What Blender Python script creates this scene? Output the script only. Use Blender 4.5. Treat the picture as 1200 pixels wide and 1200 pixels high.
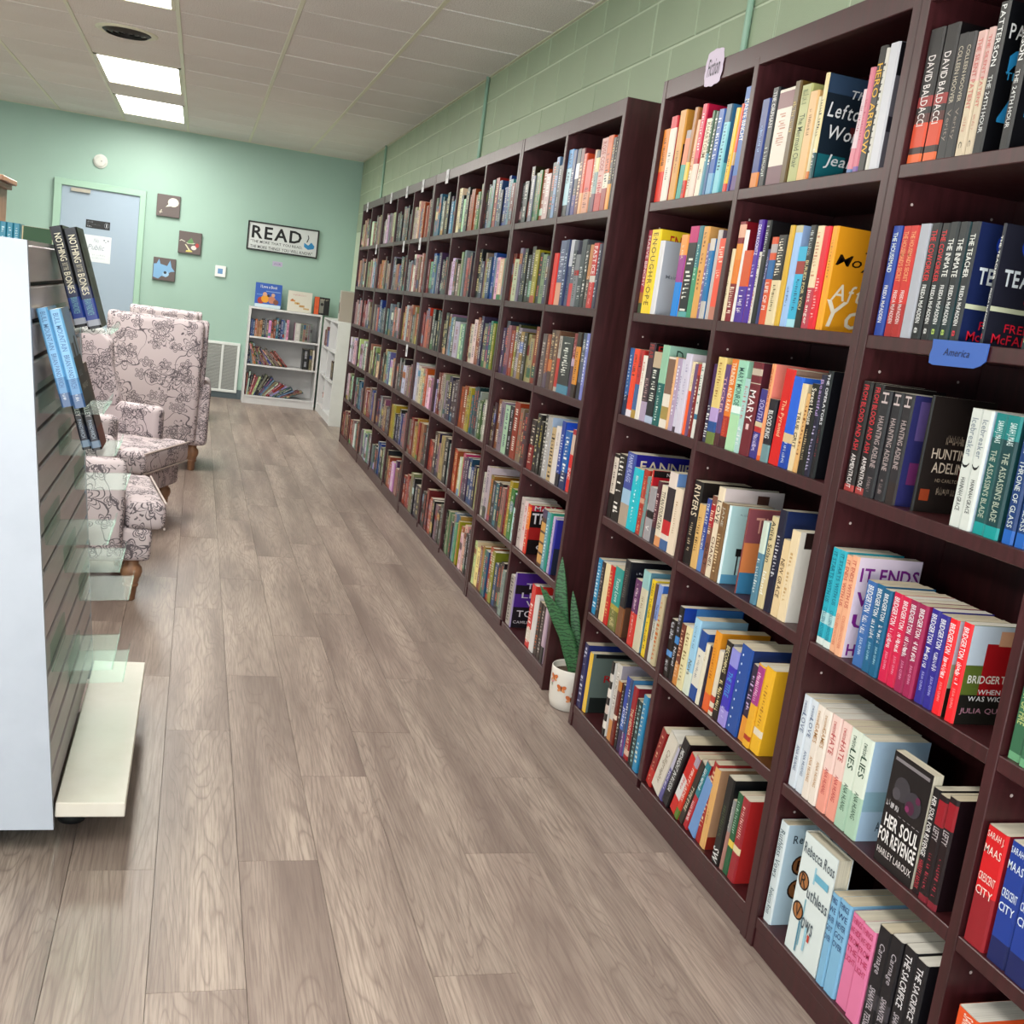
import bpy, bmesh, math, random
from mathutils import Vector, Matrix
random.seed(7)
sc = bpy.context.scene
for o in list(bpy.data.objects): bpy.data.objects.remove(o)
COL = sc.collection

# ------------------------------------------------------------------ camera
EYE = Vector((0.0, 0.0, 1.30))
YAW, PITCH, ROLL, FPX = 0.299060, 0.178043, -0.135695, 1277.17
fwd = Vector((math.sin(YAW)*math.cos(PITCH), math.cos(YAW)*math.cos(PITCH), -math.sin(PITCH)))
rt = Vector((math.cos(YAW), -math.sin(YAW), 0)); dn = fwd.cross(rt)
cr, sr = math.cos(ROLL), math.sin(ROLL)
right = cr*rt + sr*dn; down = -sr*rt + cr*dn
cam = bpy.data.cameras.new('camera'); cam.sensor_width = 36; cam.lens = FPX/1200*36; cam.clip_start = .05
camo = bpy.data.objects.new('camera', cam); COL.objects.link(camo)
M = Matrix((right, -down, -fwd)).transposed().to_4x4(); M.translation = EYE
camo.matrix_world = M; sc.camera = camo

# ------------------------------------------------------------------ light and exposure
sc.view_settings.view_transform = 'Standard'; sc.view_settings.look = 'None'
sc.view_settings.gamma = 1.0; sc.view_settings.use_curve_mapping = False
sc.view_settings.exposure = 0.0
XB, XW, YB, ZC, XL, YF = 1.2824, 1.582, 12.202, 2.681, -3.9, -2.6
world = bpy.data.worlds.new('sky'); sc.world = world; world.use_nodes = True
world.node_tree.nodes['Background'].inputs[0].default_value = (.62, .78, 1, 1)
world.node_tree.nodes['Background'].inputs[1].default_value = 1.6
def area(name, loc, rot, sx, sy, power, color):
    l = bpy.data.lights.new(name, 'AREA'); l.shape = 'RECTANGLE'; l.size = sx; l.size_y = sy
    l.energy = power; l.color = color
    o = bpy.data.objects.new(name, l); o.location = loc; o.rotation_euler = rot; COL.objects.link(o); return o
# daylight through the shop front behind the camera
area('shopfront_daylight', (-1.0, YF+.12, 1.35), (math.radians(90), 0, 0), 4.6, 2.0, 34, (.74, .86, 1.0))
# unseen uplight added outside the window to brighten the ceiling
area('added_ceiling_fill', (-1.0, YF-1.3, .12), (math.radians(140), 0, 0), 5.0, 2.0, 900, (1, .97, .93))
LIGHT_Y = [(10.371, 11.591), (8.541, 9.761), (5.49, 6.711), (2.44, 3.66), (-.61, .61)]
PANEL = 7.0     # glow of a fluorescent diffuser
ROWX = [-.8394]  # fixtures hang in the ceiling bay that starts here
for (a, b) in LIGHT_Y:
    area('fluorescent_light', (-.534, (a+b)/2, ZC-.03), (0, 0, 0), .56, 1.16, 52 if a > 8 else 58, (1, .96, .89))
for (a, b) in LIGHT_Y[1:]:
    area('fluorescent_light', (-2.95, (a+b)/2, ZC-.03), (0, 0, 0), .56, 1.16, 58, (1, .96, .89))

# ------------------------------------------------------------------ helpers
def lin(h):
    v = [int(h[i:i+2], 16)/255 for i in (0, 2, 4)]
    return tuple(c/12.92 if c <= .04045 else ((c+.055)/1.055)**2.4 for c in v)+(1.0,)
class MB:
    def __init__(s): s.v = []; s.f = []; s.c = []
    def poly(s, pts, col='ffffff'):
        n = len(s.v); s.v += [tuple(p) for p in pts]; s.f.append(tuple(range(n, n+len(pts)))); s.c.append(col)
    def add(s, vs, fs, col='ffffff'):
        n = len(s.v); s.v += [tuple(p) for p in vs]
        for f in fs: s.f.append(tuple(i+n for i in f)); s.c.append(col)
    def box(s, x0, y0, z0, x1, y1, z1, col='ffffff'):
        x0, x1 = sorted((x0, x1)); y0, y1 = sorted((y0, y1)); z0, z1 = sorted((z0, z1))
        s.add([(x0,y0,z0),(x1,y0,z0),(x1,y1,z0),(x0,y1,z0),(x0,y0,z1),(x1,y0,z1),(x1,y1,z1),(x0,y1,z1)],
              [(3,2,1,0),(4,5,6,7),(0,1,5,4),(1,2,6,5),(2,3,7,6),(3,0,4,7)], col)
    def rbox(s, x0, y0, z0, x1, y1, z1, r=.004, seg=1, col='ffffff', mat=None):
        bm = bmesh.new(); bmesh.ops.create_cube(bm, size=1)
        for v in bm.verts: v.co = Vector(((x0+x1)/2+v.co.x*abs(x1-x0), (y0+y1)/2+v.co.y*abs(y1-y0), (z0+z1)/2+v.co.z*abs(z1-z0)))
        r = min(r, .49*min(abs(x1-x0), abs(y1-y0), abs(z1-z0)))
        bmesh.ops.bevel(bm, geom=list(bm.edges), offset=r, segments=seg, profile=.5, affect='EDGES')
        if mat is not None: bmesh.ops.transform(bm, matrix=mat, verts=bm.verts)
        bm.verts.index_update()
        s.add([v.co[:] for v in bm.verts], [[v.index for v in f.verts] for f in bm.faces], col); bm.free()
    def prism(s, pts, axis, a, b, col='ffffff'):
        """closed 2D outline extruded along an axis (0 x, 1 y, 2 z); pts are the other two coordinates in order"""
        def P(q, t):
            return {0: (t, q[0], q[1]), 1: (q[0], t, q[1]), 2: (q[0], q[1], t)}[axis]
        n = len(pts); vs = [P(q, a) for q in pts]+[P(q, b) for q in pts]
        fs = [tuple(range(n)), tuple(range(2*n-1, n-1, -1))]+[(i, i+n, (i+1) % n+n, (i+1) % n) for i in range(n)]
        s.add(vs, fs, col)
    def lathe(s, prof, c=(0,0,0), n=20, col='ffffff', cap=True):
        vs = []; fs = []
        for (r, z) in prof:
            for k in range(n): t = 2*math.pi*k/n; vs.append((c[0]+r*math.cos(t), c[1]+r*math.sin(t), c[2]+z))
        for i in range(len(prof)-1):
            for k in range(n): fs.append((i*n+k, i*n+(k+1) % n, (i+1)*n+(k+1) % n, (i+1)*n+k))
        if cap: fs.append(tuple(range(n-1, -1, -1))); fs.append(tuple((len(prof)-1)*n+k for k in range(n)))
        s.add(vs, fs, col)
    def tube(s, a, b, r, n=10, col='ffffff'):
        a, b = Vector(a), Vector(b); d = (b-a).normalized(); u = d.orthogonal().normalized(); w = d.cross(u)
        vs = [p+r*(math.cos(2*math.pi*k/n)*u+math.sin(2*math.pi*k/n)*w) for p in (a, b) for k in range(n)]
        s.add(vs, [(k, (k+1) % n, n+(k+1) % n, n+k) for k in range(n)]+[tuple(range(n-1, -1, -1)), tuple(range(n, 2*n))], col)
    def build(s, name, mat, parent=None, off=None, smooth=False, uv=False, fix=False):
        me = bpy.data.meshes.new(name)
        vs = s.v if off is None else [(x-off[0], y-off[1], z-off[2]) for x, y, z in s.v]
        me.from_pydata(vs, [], s.f)
        if fix:
            bm = bmesh.new(); bm.from_mesh(me); bmesh.ops.recalc_face_normals(bm, faces=bm.faces); bm.to_mesh(me); bm.free()
        at = me.color_attributes.new('Col', 'FLOAT_COLOR', 'CORNER'); buf = []
        for f, c in zip(s.f, s.c): buf += LIN(c)*len(f)
        at.data.foreach_set('color', buf)
        if uv:
            l = me.uv_layers.new(name='UVMap'); me.update()
            for p in me.polygons:
                nx, ny, nz = (abs(q) for q in p.normal)
                for li in p.loop_indices:
                    x, y, z = me.vertices[me.loops[li].vertex_index].co
                    l.data[li].uv = (x, y) if nz > nx and nz > ny else ((y, z+.37) if nx >= ny else (x+.21, z))
        if smooth:
            me.polygons.foreach_set('use_smooth', [True]*len(me.polygons))
        me.materials.append(mat)
        return link(name, me, parent)
_L = {}
def LIN(h):
    if h not in _L: _L[h] = list(lin(h))
    return _L[h]
def link(name, data, parent=None, loc=None):
    o = bpy.data.objects.new(name, data); COL.objects.link(o)
    if parent is not None: o.parent = parent
    if loc is not None: o.location = loc
    return o
def tag(o, label, cat, group=None, kind=None):
    o['label'] = label; o['category'] = cat
    if group: o['group'] = group
    if kind: o['kind'] = kind
    return o
def thing(name, label, cat, loc=(0,0,0), group=None, rot=None):
    o = link(name, None, None, loc); o.empty_display_size = .05
    if rot is not None: o.rotation_euler = rot
    return tag(o, label, cat, group)
def struct(o): o['kind'] = 'structure'; return o

# ------------------------------------------------------------------ materials
def mat(name, build=None, color=None, rough=.5, attr=False, **kw):
    m = bpy.data.materials.new(name); m.use_nodes = True; nt = m.node_tree
    b = nt.nodes['Principled BSDF']; b.inputs['Roughness'].default_value = rough
    if color: b.inputs['Base Color'].default_value = lin(color)
    for k, v in kw.items(): b.inputs[k.replace('_', ' ')].default_value = v
    if attr:
        a = nt.nodes.new('ShaderNodeAttribute'); a.attribute_name = 'Col'
        x = nt.nodes.new('ShaderNodeVectorMath'); x.operation = 'SCALE'; x.inputs['Scale'].default_value = attr
        gm = nt.nodes.new('ShaderNodeGamma'); gm.inputs[1].default_value = 1.16
        nt.links.new(a.outputs['Color'], gm.inputs[0]); nt.links.new(gm.outputs[0], x.inputs[0]); nt.links.new(x.outputs[0], b.inputs['Base Color'])
    if build: build(nt, b)
    return m
class NT:
    """short hand for building node graphs"""
    def __init__(s, nt): s.t = nt
    def n(s, typ, **kw):
        x = s.t.nodes.new('ShaderNode'+typ)
        for k, v in kw.items():
            if k in ('ins',):
                for kk, vv in v.items():
                    if hasattr(vv, 'is_output'): s.t.links.new(vv, x.inputs[kk])
                    else: x.inputs[kk].default_value = vv
            else: setattr(x, k, v)
        return x
    def math(s, op, a, b=0.0, c=None):
        i = {0: a, 1: b}
        if c is not None: i[2] = c
        return s.n('Math', operation=op, ins=i).outputs[0]
    def ramp(s, fac, stops):
        r = s.n('ValToRGB', ins={0: fac}); e = r.color_ramp.elements
        while len(e) < len(stops): e.new(.5)
        for el, (p, c) in zip(e, stops): el.position = p; el.color = lin(c) if isinstance(c, str) else (c, c, c, 1)
        return r.outputs[0]
    def mix(s, f, a, b, mode='MIX'):
        x = s.n('Mix', data_type='RGBA', blend_type=mode)
        for i, v in ((0, f), (6, a), (7, b)):
            if hasattr(v, 'is_output'): s.t.links.new(v, x.inputs[i])
            else: x.inputs[i].default_value = lin(v) if isinstance(v, str) else v
        return x.outputs[2]
    def link(s, a, b): s.t.links.new(a, b)
    def bump(s, h, strength, dist, b):
        x = s.n('Bump', ins={'Height': h, 'Strength': strength, 'Distance': dist}); s.link(x.outputs[0], b.inputs['Normal'])

def _planks(nt, b):
    g = NT(nt); oc = g.n('TexCoord').outputs['Object']; rnd = g.n('ObjectInfo').outputs['Random']
    sep = g.n('SeparateXYZ', ins={0: oc})
    ox = g.math('MULTIPLY_ADD', rnd, 37.0, 0.0); oy = g.math('MULTIPLY_ADD', rnd, 91.0, 0.0)
    x = g.math('ADD', sep.outputs[0], ox); y = g.math('ADD', sep.outputs[1], oy)
    v1 = g.n('CombineXYZ', ins={0: g.math('MULTIPLY', x, 8.5), 1: g.math('MULTIPLY', y, .75), 2: 0.0}).outputs[0]
    big = g.n('TexNoise', ins={'Vector': v1, 'Scale': 1.0, 'Detail': 2.0, 'Roughness': .45, 'Distortion': .55}).outputs[0]
    rings = g.math('PINGPONG', g.math('MULTIPLY', big, 24.0), .5)
    ringf = g.math('MULTIPLY', rings, 2.0)
    v2 = g.n('CombineXYZ', ins={0: g.math('MULTIPLY', x, 190.0), 1: g.math('MULTIPLY', y, 7.0), 2: 0.0}).outputs[0]
    fine = g.n('TexNoise', ins={'Vector': v2, 'Scale': 1.0, 'Detail': 3.0, 'Roughness': .6}).outputs[0]
    v3 = g.n('CombineXYZ', ins={0: g.math('MULTIPLY', x, 9.0), 1: g.math('MULTIPLY', y, .8), 2: 3.0}).outputs[0]
    tone = g.n('TexNoise', ins={'Vector': v3, 'Scale': 1.0, 'Detail': 2.0}).outputs[0]
    c = g.ramp(tone, [(.28, '75665f'), (.5, '95867c'), (.7, 'ae9f93')])
    line = g.ramp(ringf, [(0, 0.0), (.22, .75), (.5, 1.0)])
    c = g.mix(g.math('MULTIPLY', g.math('SUBTRACT', 1.0, line), .55), c, '6f5f59')
    c = g.mix(g.math('MULTIPLY', g.ramp(fine, [(.38, 1.0), (.58, 0.0)]), .55), c, '6b5c56')
    pl = g.ramp(rnd, [(0, .9), (1, 1.06)])
    c = g.mix(1.0, c, pl, 'MULTIPLY')
    g.link(c, b.inputs['Base Color'])
    g.link(g.math('MULTIPLY_ADD', fine, .12, .33), b.inputs['Roughness'])
    g.bump(g.math('ADD', g.math('MULTIPLY', fine, .5), line), .12, .001, b)
M_PLANK = mat('grey_oak_plank', _planks)
def _dark(nt, b):
    g = NT(nt); oc = g.n('TexCoord').outputs['Object']
    m = g.n('Mapping', ins={0: oc}); m.inputs['Scale'].default_value = (60, 60, 5)
    n = g.n('TexNoise', ins={'Vector': m.outputs[0], 'Scale': 1.0, 'Detail': 4.0, 'Roughness': .6}).outputs[0]
    g.link(g.ramp(n, [(.3, '2b0f10'), (.6, '3a1519'), (.8, '471d22')]), b.inputs['Base Color'])
    g.link(g.math('MULTIPLY_ADD', n, .15, .3), b.inputs['Roughness'])
    g.bump(n, .05, .001, b)
M_DARK = mat('espresso_cherry', _dark)
M_DARKEDGE = mat('espresso_edge', _dark)
def _paint(c1, c2, sc_, bumpy):
    def f(nt, b):
        g = NT(nt); oc = g.n('TexCoord').outputs['Object']
        n = g.n('TexNoise', ins={'Vector': oc, 'Scale': 1.3, 'Detail': 3.0}).outputs[0]
        g.link(g.ramp(n, [(.35, c1), (.65, c2)]), b.inputs['Base Color'])
        h = g.n('TexNoise', ins={'Vector': oc, 'Scale': sc_, 'Detail': 4.0, 'Roughness': .65}).outputs[0]
        g.bump(h, bumpy, .002, b)
    return f
M_WALL = mat('mint_wall_paint', _paint('8faca0', '94b1a5', 90, .12), rough=.55)
M_BLOCK = mat('warm_lit_block_paint', _paint('9caa90', 'a1af95', 160, .5), rough=.5)  # wall green yellowed, so the warm light sits in the block colour
M_MORTAR = mat('mortar_joint_paint', _paint('c2cdb6', 'c8d3bc', 160, .3), rough=.6)
M_TRIM = mat('mint_trim_paint', _paint('90b29f', '95b6a3', 60, .05), rough=.35)
def _tile(nt, b):
    g = NT(nt); oc = g.n('TexCoord').outputs['Object']; rnd = g.n('ObjectInfo').outputs['Random']
    n = g.n('TexNoise', ins={'Vector': oc, 'Scale': 170.0, 'Detail': 3.0, 'Roughness': .7}).outputs[0]
    s = g.n('TexNoise', ins={'Vector': oc, 'Scale': 2.0, 'Detail': 2.0}).outputs[0]
    c = g.ramp(n, [(.36, 'bab5b2'), (.5, 'e6e2df'), (.7, 'efecea')])
    c = g.mix(.3, c, g.ramp(s, [(.3, 'e0d6ce'), (.7, 'f4f2f0')]), 'MULTIPLY')
    c = g.mix(1.0, c, g.ramp(rnd, [(0, .92), (1, 1.0)]), 'MULTIPLY')
    g.link(c, b.inputs['Base Color']); g.bump(n, .6, .003, b)
M_TILE = mat('acoustic_tile', _tile, rough=.9)
M_TEE = mat('ceiling_grid_paint', color='d2cfb8', rough=.4)
def _panel(nt, b):
    g = NT(nt); oc = g.n('TexCoord').outputs['Object']
    n = g.n('TexVoronoi', ins={'Vector': oc, 'Scale': 90.0}).outputs['Distance']
    g.bump(n, .2, .002, b)
    b.inputs['Emission Color'].default_value = (1, .97, .92, 1); b.inputs['Emission Strength'].default_value = PANEL
M_LAMP = mat('prismatic_diffuser', _panel, color='f4f4f0')
M_COVER = mat('printed_cover', attr=.76, rough=.34, Specular_IOR_Level=.38)
M_PRINT = mat('cover_print', attr=.78, rough=.4, Specular_IOR_Level=.35)
def _pages(nt, b):
    g = NT(nt); a = g.n('Attribute', attribute_name='Col').outputs['Color']; oc = g.n('TexCoord').outputs['Object']
    m = g.n('Mapping', ins={0: oc}); m.inputs['Scale'].default_value = (3, 900, 3)
    n = g.n('TexNoise', ins={'Vector': m.outputs[0], 'Scale': 1.0, 'Detail': 2.0}).outputs[0]
    g.link(g.mix(1.0, a, g.ramp(n, [(.3, .56), (.6, .74)]), 'MULTIPLY'), b.inputs['Base Color']); g.bump(n, .3, .0006, b)
M_PAGES = mat('page_edges', _pages, rough=.8)
M_COLOR = mat('painted', attr=.84, rough=.5)
M_GLOSSC = mat('glossy_painted', attr=.8, rough=.25)
def _lam(nt, b):
    g = NT(nt); oc = g.n('TexCoord').outputs['Object']
    m = g.n('Mapping', ins={0: oc}); m.inputs['Scale'].default_value = (4, 4, 60)
    n = g.n('TexNoise', ins={'Vector': m.outputs[0], 'Scale': 1.0, 'Detail': 3.0}).outputs[0]
    g.link(g.ramp(n, [(.3, 'a0969a'), (.7, 'aea5a9')]), b.inputs['Base Color'])
M_SLAT = mat('taupe_slat_laminate', _lam, rough=.3)
def _white(c1, c2):
    def f(nt, b):
        g = NT(nt); oc = g.n('TexCoord').outputs['Object']
        n = g.n('TexNoise', ins={'Vector': oc, 'Scale': 6.0, 'Detail': 5.0, 'Roughness': .6}).outputs[0]
        g.link(g.ramp(n, [(.3, c1), (.55, c2)]), b.inputs['Base Color'])
    return f
M_WHITE = mat('white_melamine', _white('c4c4c4', 'cbcbcb'), rough=.4)
M_PANEL = mat('daylit_white_melamine', _white('a3a9b4', 'a9afba'), rough=.4)  # white end panels greyed and blued, cool daylight put into the colour
M_WHITEWOOD = mat('white_painted_shelf', _white('c6bfb2', 'cec8bd'), rough=.45)
M_BLACK = mat('black_rubber', color='141414', rough=.6)
def _acr(nt, b):
    g = NT(nt); nt.nodes.remove(b); out = nt.nodes['Material Output']
    tr = g.n('BsdfTransparent', ins={0: (.86, .93, .90, 1)}); gl = g.n('BsdfGlossy', ins={0: (1, 1, 1, 1), 1: .34})
    fr = g.n('Fresnel', ins={0: 1.49}).outputs[0]
    mx = g.n('MixShader', ins={0: g.math('MULTIPLY_ADD', fr, .06, .006), 1: tr.outputs[0], 2: gl.outputs[0]}); g.link(mx.outputs[0], out.inputs[0])
M_ACRYL = mat('clear_acrylic', _acr)
def _toile(nt, b):
    g = NT(nt); uv = g.n('TexCoord').outputs['UV']
    wob = g.n('TexNoise', ins={'Vector': uv, 'Scale': 9.0, 'Detail': 2.0})
    p = g.n('VectorMath', operation='MULTIPLY_ADD'); g.link(wob.outputs['Color'], p.inputs[0]); p.inputs[1].default_value = (.05, .05, 0); g.link(uv, p.inputs[2])
    P = p.outputs[0]
    def flower(scale, R, petals, w, seed):
        vo = g.n('TexVoronoi', voronoi_dimensions='2D', ins={'Vector': P, 'Scale': scale, 'Randomness': .75})
        sub = g.n('VectorMath', operation='SUBTRACT'); g.link(P, sub.inputs[0]); g.link(vo.outputs['Position'], sub.inputs[1])
        s2 = g.n('SeparateXYZ', ins={0: sub.outputs[0]})
        rot = g.math('MULTIPLY', g.n('SeparateColor', ins={0: vo.outputs['Color']}).outputs[0], 6.28)
        ang = g.math('ADD', g.math('ARCTAN2', s2.outputs[1], s2.outputs[0]), rot)
        r = g.n('VectorMath', operation='LENGTH', ins={0: sub.outputs[0]}).outputs['Value']
        lob = g.math('ABSOLUTE', g.math('COSINE', g.math('MULTIPLY', ang, petals/2)))
        tot = None
        for k in (1.0, .68, .36):
            rad = g.math('MULTIPLY', g.math('MULTIPLY_ADD', lob, .5, .5), R*k)
            l = g.math('LESS_THAN', g.math('ABSOLUTE', g.math('SUBTRACT', r, rad)), w)
            tot = l if tot is None else g.math('MAXIMUM', tot, l)
        return tot
    f1 = flower(5.2, .075, 7, .0028, 0); f2 = flower(9.5, .034, 5, .0022, 1)
    n1 = g.n('TexNoise', ins={'Vector': uv, 'Scale': 5.0, 'Detail': 1.5}).outputs[0]
    stem = g.math('LESS_THAN', g.math('ABSOLUTE', g.math('SUBTRACT', n1, .52)), .005)
    n2 = g.n('TexNoise', ins={'Vector': uv, 'Scale': 26.0, 'Detail': 2.0}).outputs[0]
    msk = g.n('TexNoise', ins={'Vector': uv, 'Scale': 4.0, 'Detail': 1.0}).outputs[0]
    tw = g.math('MULTIPLY', g.math('LESS_THAN', g.math('ABSOLUTE', g.math('SUBTRACT', n2, .55)), .022), g.math('GREATER_THAN', msk, .54))
    ink = g.math('MAXIMUM', g.math('MAXIMUM', f1, stem), g.math('MAXIMUM', f2, tw))
    gate = g.math('GREATER_THAN', g.n('TexNoise', ins={'Vector': uv, 'Scale': 3.1, 'Detail': 1.0}).outputs[0], .33)
    g.link(g.mix(g.math('MULTIPLY', g.math('MULTIPLY', ink, gate), .85), 'c4b8bb', '38323c'), b.inputs['Base Color'])
    wv = g.n('TexNoise', ins={'Vector': uv, 'Scale': 600.0}).outputs[0]; g.bump(wv, .2, .0006, b)
M_TOILE = mat('floral_toile_fabric', _toile, rough=.85)
def _oak(nt, b):
    g = NT(nt); oc = g.n('TexCoord').outputs['Object']
    m = g.n('Mapping', ins={0: oc}); m.inputs['Scale'].default_value = (40, 40, 8)
    n = g.n('TexNoise', ins={'Vector': m.outputs[0], 'Scale': 1.0, 'Detail': 4.0, 'Distortion': .6}).outputs[0]
    g.link(g.ramp(n, [(.3, '74523c'), (.7, '9c7355')]), b.inputs['Base Color'])
M_OAK = mat('turned_oak', _oak, rough=.4)
def _leaf(nt, b):
    g = NT(nt); oc = g.n('TexCoord').outputs['Object']; uv = g.n('Attribute', attribute_name='Col')
    n = g.n('TexNoise', ins={'Vector': oc, 'Scale': 45.0, 'Detail': 2.0}).outputs[0]
    z = g.n('SeparateXYZ', ins={0: oc}).outputs[2]
    w = g.math('SINE', g.math('ADD', g.math('MULTIPLY', z, 520.0), g.math('MULTIPLY', n, 16.0)))
    g.link(g.mix(g.ramp(w, [(.0, 0.0), (.75, .85)]), uv.outputs['Color'], '1e3c26'), b.inputs['Base Color'])
M_LEAF = mat('snake_plant_leaf', _leaf, rough=.4)
M_SOIL = mat('potting_soil', _white('2a201a', '4a3a2e'), rough=.95)
M_DOOR = mat('grey_blue_door_paint', _paint('8fa0b0', '93a4b3', 40, .04), rough=.45)
M_METAL = mat('brushed_metal', color='9a9a98', rough=.3, Metallic=1.0)

# ------------------------------------------------------------------ lettering
_G = {}
_cu = bpy.data.curves.new('glyph', 'FONT'); _cu.resolution_u = 2; _cu.fill_mode = 'FRONT'
_to = bpy.data.objects.new('glyph', _cu); COL.objects.link(_to)
def glyph(ch, bold):
    k = (ch, bold)
    if k not in _G:
        _cu.body = ch; _cu.offset = .022 if bold else .006
        bpy.context.view_layer.update()
        me = _to.evaluated_get(bpy.context.evaluated_depsgraph_get()).to_mesh()
        vs = [(v.co.x, v.co.y) for v in me.vertices]; fs = [tuple(p.vertices) for p in me.polygons]
        if vs: x0 = min(v[0] for v in vs); x1 = max(v[0] for v in vs); vs = [(x-x0, y) for x, y in vs]; adv = x1-x0+.09
        else: adv = .28
        if fs and sum((vs[f[1]][0]-vs[f[0]][0])*(vs[f[2]][1]-vs[f[0]][1])-(vs[f[2]][0]-vs[f[0]][0])*(vs[f[1]][1]-vs[f[0]][1]) for f in fs) < 0: fs = [f[::-1] for f in fs]
        _G[k] = (vs, fs, adv)
    return _G[k]
def layout(text, style=''):
    """2D lettering scaled into the unit square"""
    vs = []; fs = []; x = 0
    for ch in text:
        v, f, adv = glyph(ch, 'b' in style); n = len(vs)
        vs += [(x+a+(.25*b if 'i' in style else 0), b) for a, b in v]; fs += [tuple(i+n for i in q) for q in f]; x += adv
    if not vs: return [], [], 1
    x0 = min(v[0] for v in vs); x1 = max(v[0] for v in vs); y0 = min(v[1] for v in vs); y1 = max(v[1] for v in vs)
    w, h = max(x1-x0, .01), max(y1-y0, .01)
    if not any(c.isalnum() for c in text): y0, h = 0.0, .72
    return [((a-x0)/w, (b-y0)/h) for a, b in vs], fs, w/h
def scribble(rs, n=None):
    """illegible small print: a broken row of strokes in the unit square"""
    vs = []; fs = []; u = 0; n = n or 14
    st = 1.0/n
    for k in range(n):
        if rs.random() < .14: continue
        a = k*st+st*.12; b = k*st+st*rs.choice((.5, .62, .75)); y0 = rs.choice((0, 0, .25)); y1 = rs.choice((1, .8, .75))
        m = len(vs)
        if rs.random() < .5: vs += [(a, y0), (b, y0), (b, y1), (a, y1)]; fs.append((m, m+1, m+2, m+3))
        else:
            c = a+(b-a)*.35; d = y0+(y1-y0)*.3
            vs += [(a, y0), (c, y0), (c, y1), (a, y1), (c, y0), (b, y0), (b, d), (c, d)]; fs += [(m, m+1, m+2, m+3), (m+4, m+5, m+6, m+7)]
    return vs, fs
def put(mb, text, col, mapf, style='', rs=None):
    if text == '~': vs, fs = scribble(rs or random.Random(1))
    else: vs, fs, _ = layout(text, style)
    mb.add([mapf(u, v) for u, v in vs], fs, col)

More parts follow.
